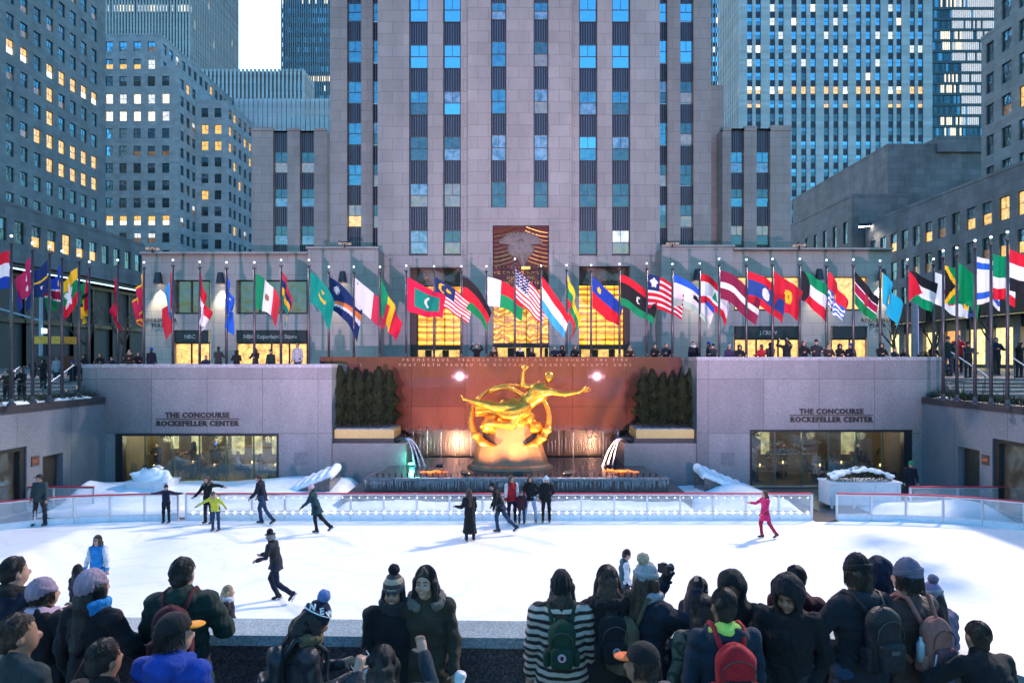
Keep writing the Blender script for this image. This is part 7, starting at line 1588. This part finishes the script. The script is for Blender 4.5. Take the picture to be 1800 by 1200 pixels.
def table(loc, lab):
    e = empty('restaurant_table', loc, lab, 'table', 'restaurant tables'); b = MB(); b.lathe((0, 0, .72), [(0, .035), (.42, .035), (.42, 0), (0, 0)], 18); b.build('table_top', WOOD, e); b = MB(); b.lathe((0, 0, 0), [(.24, 0), (.24, .02), (.035, .05), (.03, .72)], 12); b.build('pedestal', METAL, e)
    b = MB(); b.lathe((0.1, 0, .756), [(.0, 0), (.035, 0), (.03, .1), (0, .1)], 10); b.build('candle_glass', emis('candle glow', (1, .55, .2), 4), e); return e
def chair(loc, rz, lab):
    e = empty('chair', loc, lab, 'chair', 'restaurant chairs', RD(rz)); b = MB(); b.box(-.21, .21, -.2, .2, .43, .47); b.build('seat', WOOD, e)
    for x in (-.19, .19):
        for y in (-.18, .18): l = MB(); l.tube([(x, y, 0), (x, y, .43)], .014, 6); l.build('leg', CHM, e)
    b = MB()
    for k in range(7): x = -.18+.06*k; b.tube([(x, -.19, .47), (x, -.23, .86)], .008, 5)
    b.tube([(-.2, -.23, .87), (0, -.25, .89), (.2, -.23, .87)], .014, 6); b.build('backrest', CHM, e); return e
rs = random.Random(2); SEAT = {'R': ((.12, .95, -.1), (.02, .1, -1)), 'L': ((-.12, .95, -.1), (-.02, .1, -1))}
diners = [person((0, 0, 0), 0, 'x', cell=.026, top=c, hair=hr_, arms=ARMW, legs=SEAT, bottom='dgrey', hairm=hm_)['root'] for c, hr_, hm_ in (('teal', 'short', HB), ('grey', 'mid', HBR), ('maroon', 'mid', HB), ('lgrey', 'short', HBR))]
adj = ['first', 'second', 'third', 'fourth', 'fifth', 'sixth', 'seventh']; used_d = set(); c0 = chair((xa+1, 33.2, .05), 0, 'metal restaurant chair, first behind the left window'); nch = 0
for sd, x0, x1 in (('left', xa, xb), ('right', xc, xd)):
    for k in range(5):
        X = x0+.9+(x1-x0-1.7)*k/4; Yt = YW+1.5+.9*(k % 2); table((X, Yt, .045), 'round dark table with candle, %s from the left behind the %s window' % (adj[k], sd))
        for j, (dx, rz) in enumerate(((-.62, -90), (.62, 90))):
            lab = 'metal spindle chair on the %s of the %s table behind the %s window' % (('left', 'right')[j], adj[k], sd)
            if nch == 0: o = c0; o['label'] = lab; o.location = (X+dx, Yt, .045); o.rotation_euler = (0, 0, RD(rz))
            else: o = copy_tree(c0); o.location = (X+dx, Yt, .045); o.rotation_euler = (0, 0, RD(rz)); o['label'] = lab
            nch += 1
            if rs.random() < .8:
                di = rs.randrange(4); src = diners[di]; o = src if di not in used_d else copy_tree(src); used_d.add(di); o.location = (X+dx, Yt, .045); o.rotation_euler = (0, 0, RD(rz))
                # seated: hips on the seat
                tag(o, 'diner in %s seated on the %s of the %s table behind the %s window' % (('dark teal', 'grey', 'maroon', 'pale grey')[di], ('left', 'right')[j], adj[k], sd), 'person', 'diners in the restaurants')
for di, o in enumerate(diners):
    if di not in used_d:
        for c in list(o.children_recursive): bpy.data.objects.remove(c)
        bpy.data.objects.remove(o)
for kind, X, Y, rz, lab in (('navy', PX(280, 35), 34.8, 180, 'waiter standing in front of the lit doorway in the left restaurant'), ('blue', PX(385, 35), 34.6, 0, 'person in blue standing with back turned in the left restaurant'), ('hood', PX(342, 35), 34.9, 90, 'standing diner in the middle of the left restaurant'),
                            ('longh', PX(1375, 35), 34.8, 180, 'standing person at the left of the right restaurant'), ('navy', PX(1505, 35), 34.7, 90, 'standing waiter in the middle of the right restaurant'), ('beanie', PX(1552, 35), 34.9, 0, 'standing person near the right end of the right restaurant')):
    o = copy_tree(PR[kind]); o.location = (X, Y, .045); o.rotation_euler = (0, 0, RD(rz)); o.scale = (1, 1, 1); tag(o, lab, 'person', 'people standing in the restaurants')

# ------------------------------------------------------------ planters with snow, ledge plants, hedge
def shrub_mesh(n, rx, ry, h, seed, mat, leaf=.07):
    rs = random.Random(seed); b = MB()
    for _ in range(n):
        a = rs.uniform(0, 2*pi); r = rs.random()**.5; z = h*(1-r*r)*(.55+.45*rs.random())+.02; c = Vector((rx*r*cos(a), ry*r*sin(a), z)); d = Vector((rs.gauss(0, 1), rs.gauss(0, 1), rs.gauss(.5, .7))).normalized(); s = d.cross(Vector((rs.gauss(0, 1), rs.gauss(0, 1), rs.gauss(0, 1)))).normalized()*leaf*.35
        b.add([c-s, c+s, c+d*leaf], ((0, 1, 2),))
    return b.mesh('foliage', mat)
WPL = plain('white planter panel', (.62, .66, .72), .5, 0, .08)
for px0, px1, Y, z1, lab in ((1458, 1584, 27.6, .98, 'white planter box with dark shrub and snow by the gate'), (222, 294, 28.5, .85, 'white planter box heaped with snow before the left restaurant')):
    X0, X1 = PX(px0, Y), PX(px1, Y); e = empty('planter', ((X0+X1)/2, Y+.5, 0), lab, 'planter', 'white snow planters'); b = MB(e.location)
    b.box(X0, X1, Y, Y+1.0, .12, z1)
    for k in range(4): x = X0+.1+(X1-X0-.2)*k/3; b.box(x-.05, x+.05, Y-.03, Y-.003, .0, z1-.05)
    b.box(X0-.04, X1+.04, Y-.04, Y+1.04, z1+.003, z1+.07); b.build('box', WPL, e); w = (X1-X0)/2
    inst(shrub_mesh(1500, w*.9, .45, .75, 5, GREEN), 'shrub', (0, 0, z1+.05), e)
    f = Fld((-w-.2, -.8, z1), (w+.2, .8, z1+1.1), .05); rs = random.Random(px0)
    for k in range(26): tx = rs.uniform(-.85, .85); f.ell((tx*w, rs.uniform(-.38, .1), z1+.10+.55*(1-tx*tx)*rs.uniform(.6, 1)), (rs.uniform(.09, .22), rs.uniform(.08, .2), rs.uniform(.06, .11)), None, .05)
    if px0 < 1000: f.ell((0, 0, z1+.05), (w*.92, .55, .42), None, .12)
    f.disp(fbm(2, .03, 9)); f.build('snow_cap', SNOW, e)
for sg, X in ((-1, XL-.5), (1, XR+.5)):
    rs = random.Random(3+sg); b = MB()
    for _ in range(9000 if sg > 0 else 5000):
        y = rs.uniform(14, 31.8); x = X+rs.uniform(-.42, .42); z = 4.25+abs(rs.gauss(0, .12)); d = Vector((rs.gauss(0, .6), rs.gauss(0, .6), 1)).normalized(); s = d.cross(Vector((rs.gauss(0, 1), rs.gauss(0, 1), 0))).normalized()*.022; b.add([Vector((x, y, z))-s, Vector((x, y, z))+s, Vector((x, y, z))+d*.12], ((0, 1, 2),))
    o = b.build('ledge_plants', GREEN); o['kind'] = 'stuff'
    f = Fld((X-.6, 14, 4.1), (X+.6, 31.9, 4.75), .06)
    for _ in range(46 if sg < 0 else 9): f.ell((X+rs.uniform(-.3, .3), rs.uniform(14.5, 31.4), 4.27), (rs.uniform(.15, .4), rs.uniform(.3, .9), rs.uniform(.05, .13)), None, .05)
    f.disp(fbm(12, .02, 8)); o = f.build('snow', SNOW); o['kind'] = 'stuff'
he = empty('hedge', (PX(1630, 37), 37, GZ), 'dark rounded clipped hedge behind the right end of the wall', 'hedge'); inst(shrub_mesh(5000, 1.25, .8, 1.35, 8, GREEN, .09), 'foliage', (0, 0, 0), he)
b = MB(); b.tube([(0, 0, 0), (0, 0, .8)], .05, 6); b.build('trunk', BARK, he)
# handrails on the steps
for px0, py0, px1, py1, Y0, Y1, lab in ((130, 642, 82, 677, 32.6, 29.2, 'bright steel handrail descending the left stair'), (24, 653, 35, 645, 30, 31, 'short steel handrail at the far left'), (1672, 619, 1735, 661, 33.8, 30.4, 'bright steel handrail descending the right stair'), (1782, 630, 1812, 650, 32, 30, 'steel handrail at the far right edge')):
    p0, p1 = P(px0, py0, Y0), P(px1, py1, Y1); e = empty('handrail', p0-Vector((0, 0, 1)), lab, 'handrail', 'stair handrails'); b = MB(e.location); b.tube([p0, p1], .035, 8); b.build('rail', BLADE, e)
    for t in (.05, .95): b = MB(e.location); c = p0.lerp(p1, t); b.tube([c, c-Vector((0, 0, 1.0))], .02, 6); b.build('post', METAL, e)
# low railing along both ledges
for sg, X in ((-1, XL-1.05), (1, XR+1.05)):
    e = empty('railing', (X, 26, 4.2), 'thin dark railing behind the %s ledge plants' % ('left' if sg < 0 else 'right'), 'railing', 'dark railings'); b = MB(e.location); b.tube([(X, 18, 5.0), (X, 31.9, 5.0)], .02, 6); b.tube([(X, 18, 4.5), (X, 31.9, 4.5)], .012, 6); b.build('rail', METAL, e)
    for k in range(12): b = MB(e.location); y = 18+k*1.26; b.tube([(X, y, 4.1), (X, y, 5.0)], .018, 6); b.build('post', METAL, e)
# shopfronts along both streets
def shopfront(X, sg, y0, y1, z0, z1, n, m, lab, bandh=.8, extra=None):
    e = empty('shopfront', (X, (y0+y1)/2, GZ), lab, 'shopfront'); q = e.location; b = MB(q); xx = X
    for k in range(n):
        a, c = y0+(y1-y0)*k/n+.12, y0+(y1-y0)*(k+1)/n-.12; w = MB(q); w.quad((xx+sg*.3, a, z0+.2), (xx+sg*.3, c, z0+.2), (xx+sg*.3, c, z1), (xx+sg*.3, a, z1)); w.build('shop_window', m[k % len(m)], e)
        xs = sorted((xx-sg*.05, xx+sg*.25)); b.box(xs[0], xs[1], a-.24, a, GZ, z1)
    xs = sorted((xx-sg*.05, xx+sg*.3)); b.box(xs[0], xs[1], y0, y1, z1+.003, z1+bandh); b.build('frame', METAL, e)
    return e
TEALG = glassm('teal shopfront glass', .2, (.4, .8, .85), (.05, .09, .09), wav=.3, emit=(.25, .5, .45), es=.35); WHT = glassm('bright shop glass', .05, (1, 1, 1), (.1, .1, .1), emit=(1, .98, .92), es=1.8); ORW = glassm('amber shop glass', .1, (.6, .8, 1), (.1, .05, .02), emit=(1, .45, .14), es=.9); YLW = glassm('yellow shop glass', .05, (.6, .8, 1), (.1, .08, .03), emit=(1, .72, .3), es=1.5)
xl = -57
shopfront(xl, -1, 62, 104, 5.3, 10.2, 10, [TEALG, TEALG, WHT, WHT, TEALG, TEALG, TEALG, TEALG, ORW, YLW], 'tall glass shopfront under the left low building with one white lit bay', .5)
shopfront(xl, -1, 62, 104, 10.9, 15.4, 10, [TEALG, TEALG, TEALG, WHT, TEALG, TEALG, TEALG, ORW, ORW, ORW], 'upper glass storey of the left shopfront with amber lit bays', .4)
b = MB((xl, 80, 16)); b.box(xl-.2, xl+1.2, 60, 104.3, 16.0, 16.25); e = empty('canopy', (xl, 80, 16), 'thin lit canopy edge running along the left low building', 'canopy'); b.build('slab', METAL, e)
b = MB((xl, 80, 16)); b.box(xl+1.21, xl+1.26, 60, 104.2, 16.02, 16.16); b.build('light_strip', emis('cool light strip', (.5, .85, 1), 2.2), e)
b = MB((xl, 80, 16)); b.box(xl-10, xl-.25, 58, 103.9, 5.1, 16.9); e2 = empty('building_base', (xl-5, 80, GZ), 'dark recessed base storeys under the left low building', 'building'); o = b.build('wall', plain('dark base wall', (.06, .065, .07), .6), e2); o.location = Vector((xl, 80, 16))-e2.location
shopfront(50, 1, 56, 98, 5.3, 9.3, 10, [YLW, YLW, YLW, YLW, YLW, ORW, YLW, YLW, YLW, ORW], 'row of bright yellow lit shopfronts under the right low building', 1.2)
e2 = empty('building_base', (55, 77, GZ), 'dark base storeys with black awnings under the right low building', 'building'); b = MB(e2.location); b.box(50.35, 60, 55, 98.4, 5.1, 13.25); b.build('wall', plain('brown base wall', (.10, .085, .075), .6), e2)
b = MB(e2.location)
for k in range(11): y = 56+k*4.1; b.box(49.8, 50.3, y-.5, y+.5, 5.1, 13.2)
b.build('pier', LIME_DK, e2)
for k in range(5):
    y = 60+k*8.2; e = empty('awning', (49.5, y, 10.6), 'black curved awning, %s from the near end of the right shopfronts' % adj[k], 'awning', 'black awnings'); b = MB(e.location); b.prism([(0, 0)]*0 or [(49.9, y-3.4), (48.4, y-3.4), (48.4, y+3.4), (49.9, y+3.4)], 10.5, 12.6); b.build('hood', plain('black canvas', (.02, .018, .018), .8), e)
    b = MB(e.location); b.tube([(48.35, y-3.3, 10.5), (48.35, y+3.3, 10.5)], .04, 6); b.build('edge', GOLD, e)
# street furniture: sign posts and a parked cart at the right
e = empty('street_sign', (PX(1705, 40), 40, GZ), 'green and blue street name signs on a pole at the right stair', 'street sign'); b = MB(); b.tube([(0, 0, 0), (0, 0, 4.1)], .05, 8); b.build('pole', METAL, e)
b = MB(); b.box(-.45, .45, -.03, .03, 3.75, 4.0); b.build('sign_plate', plain('green sign', (.01, .12, .07), .4), e); b = MB(); b.box(-.5, .4, -.09, -.04, 3.4, 3.62); b.build('sign_plate', plain('blue sign', (.03, .07, .3), .4), e)
e = empty('bollard_light', (PX(1608, 40), 40, GZ), 'slim post with a violet light strip beside the right pier', 'lamp post'); b = MB(); b.box(-.16, .16, -.1, .1, 0, 4.6); b.build('post', plain('grey post', (.2, .2, .24), .5), e); b = MB(); b.box(.161, .19, -.06, .06, .3, 3.9); b.build('light_strip', emis('violet strip', (.35, .3, 1), 3), e)
e = empty('lamp_post', (PX(72, 44), 44, GZ), 'tall blue grey lamp post with angled arm at the far left', 'lamp post'); b = MB(); b.tube([(0, 0, 0), (0, 0, 4.9)], [.13, .10], 8); b.tube([(0, 0, 3.4), (-3.4, 0, 4.4)], .06, 6); b.build('post', plain('blue grey paint', (.25, .33, .42), .4), e); b = MB(); b.box(.12, .32, -.1, .1, 2.6, 2.9); b.build('lamp', emis('small lamp', (.8, 1, .9), 3), e)
e = empty('food_cart', (PX(97, 37), 37, GZ), 'dark cart with orange and yellow roof behind the left flagpoles', 'cart'); b = MB(); b.box(-.7, .7, -.5, .5, .3, 1.1); b.build('body', METAL, e); b = MB(); b.box(-.8, .8, -.55, .55, 1.75, 2.15); b.build('roof', plain('orange yellow sheet', (.7, .35, .04), .5), e)
for x in (-.65, .65): b = MB(); b.tube([(x, 0, 1.1), (x, 0, 1.75)], .02, 6); b.build('post', METAL, e)
for x in (-.45, .45): b = MB(); b.lathe((0, 0, 0), [(0, 0), (.25, 0), (.25, .08), (0, .08)], 14); w = b.build('wheel', METAL, e); w.rotation_euler = (RD(90), 0, 0); w.location = (x, -.5, .25)
# wall plates of the granite walls
for X, lab in ((PX(529, YW), 'square access panel in the granite wall left of the pool'), (PX(1279, YW), 'square access panel in the granite wall right of the pool')):
    e = empty('access_panel', (X, YW-.01, 1.35), lab, 'panel', 'access panels'); b = MB(); b.box(-.32, .32, -.012, -.002, -.3, .3); b.build('plate', plain('steel grey panel', (.16, .165, .18), .5), e)
# ------------------------------------------------------------ floodlights of the place, plus unseen banks added to light the ice
def floodlight(loc, target, power, colr, size, label, radius=.25, blend=.5, scale=1, lens=30):
    e = empty('floodlight', loc, label, 'floodlight', 'floodlights'); d = (Vector(target)-Vector(loc)).normalized(); R = d.to_track_quat('-Z', 'Y').to_matrix().to_4x4()
    b = MB()
    for q in range(3):
        M = R @ Matrix.Translation((0, 0, 0)); x = (q-1)*.62*scale; b.box(x-.28*scale, x+.28*scale, -.22*scale, .22*scale, 0, .35*scale, 0, M); b.box(x-.29*scale, x+.29*scale, .225*scale, .25*scale, -.35*scale, .3*scale, 0, M)
    b.build('housing', METAL, e); s = MB(); s.box(-.05, .05, -.05, .05, -.55*scale, .0, 0); s.build('stand', METAL, e)
    g = MB()
    for q in range(3): x = (q-1)*.62*scale; g.box(x-.25*scale, x+.25*scale, -.19*scale, .19*scale, -.02, -.004, 0, R)
    g.build('lens', emis('flood lens %s %s' % (colr, lens), colr, lens), e)
    if power: spot('flood_beam', tuple(Vector(loc)+d*.12*scale), target, power, colr, size, blend, radius, e)
    return e
PK = (1.0, .62, .86)
floodlight((-5.9, 1.6, 4.3), (-11, 54, 21), 36000, PK, 54, 'pink white floodlight bank on the terrace left of the crowd', .09, .8, 1, 6)
floodlight((7.8, 1.6, 4.3), (12, 54, 21), 31000, PK, 54, 'pink white floodlight bank on the terrace right of the crowd', .09, .8, 1, 6)
ICEC = (1.0, .80, .72)
for px, Y, py, lab, pw, tx in ((1182, 51.5, 428, 'floodlight on the roof edge right of the golden screens', 0, 4), (606, 51.5, 428, 'floodlight on the roof edge left of the golden screens', 0, -4),
                          (1405, 51.5, 431, 'floodlight on the roof edge above the right shop windows', 0, 9), (268, 51.5, 437, 'floodlight on the roof edge above the left end pier', 0, -9)):
    p = P(px, py, Y); floodlight(tuple(p), (tx, 16.5, 0), pw, ICEC, 34, lab, .35, .35, .55, .25)
p = P(1525, 397, 97); floodlight((49.2, 97, p.z), (44, 84, 8), 1500, (1, .9, .75), 90, 'bright floodlight on the far corner of the right low building', .3, .6, .9)
floodlight((52.6, 60, 52), (1.5, 17.5, 0), 330000, (1, .82, .77), 33, 'unseen floodlight bank added high on the far right tower to light the ice', 4, .45, 1.6, 3)  # bank added out of view to light the ice from the right
floodlight((-68.6, 74, 56), (-2, 17.5, 0), 200000, (1, .82, .79), 30, 'unseen floodlight bank added high on the far left tower as fill for the ice', 4, .5, 1.6, 3)  # second bank added out of view, weaker fill on the ice
WARMC = (1, .50, .20)
for x, y, tx, tz, pw, lab in ((-2.3, 29.3, -.8, 4.6, 2200, 'small warm uplight in the pool left of the statue'), (0.0, 29.15, 0, 5.0, 2500, 'small warm uplight in the pool in front of the statue'), (2.1, 29.3, .8, 4.6, 2200, 'small warm uplight in the pool right of the statue')):
    floodlight((x, y, 1.14), (tx, 31.8, tz), pw, WARMC, 95, lab, .06, .8, .22, 8)
for x, lab, tx, pw in ((-3.6, 'submerged warm light at the left of the pool', -2.6, 2000), (4.1, 'submerged warm light at the right of the pool', 2.6, 1900)):
    floodlight((x, 31.2, 1.16), (tx, 35, 3.9), pw, (1, .46, .24), 115, lab, .1, .8, .2, 4)
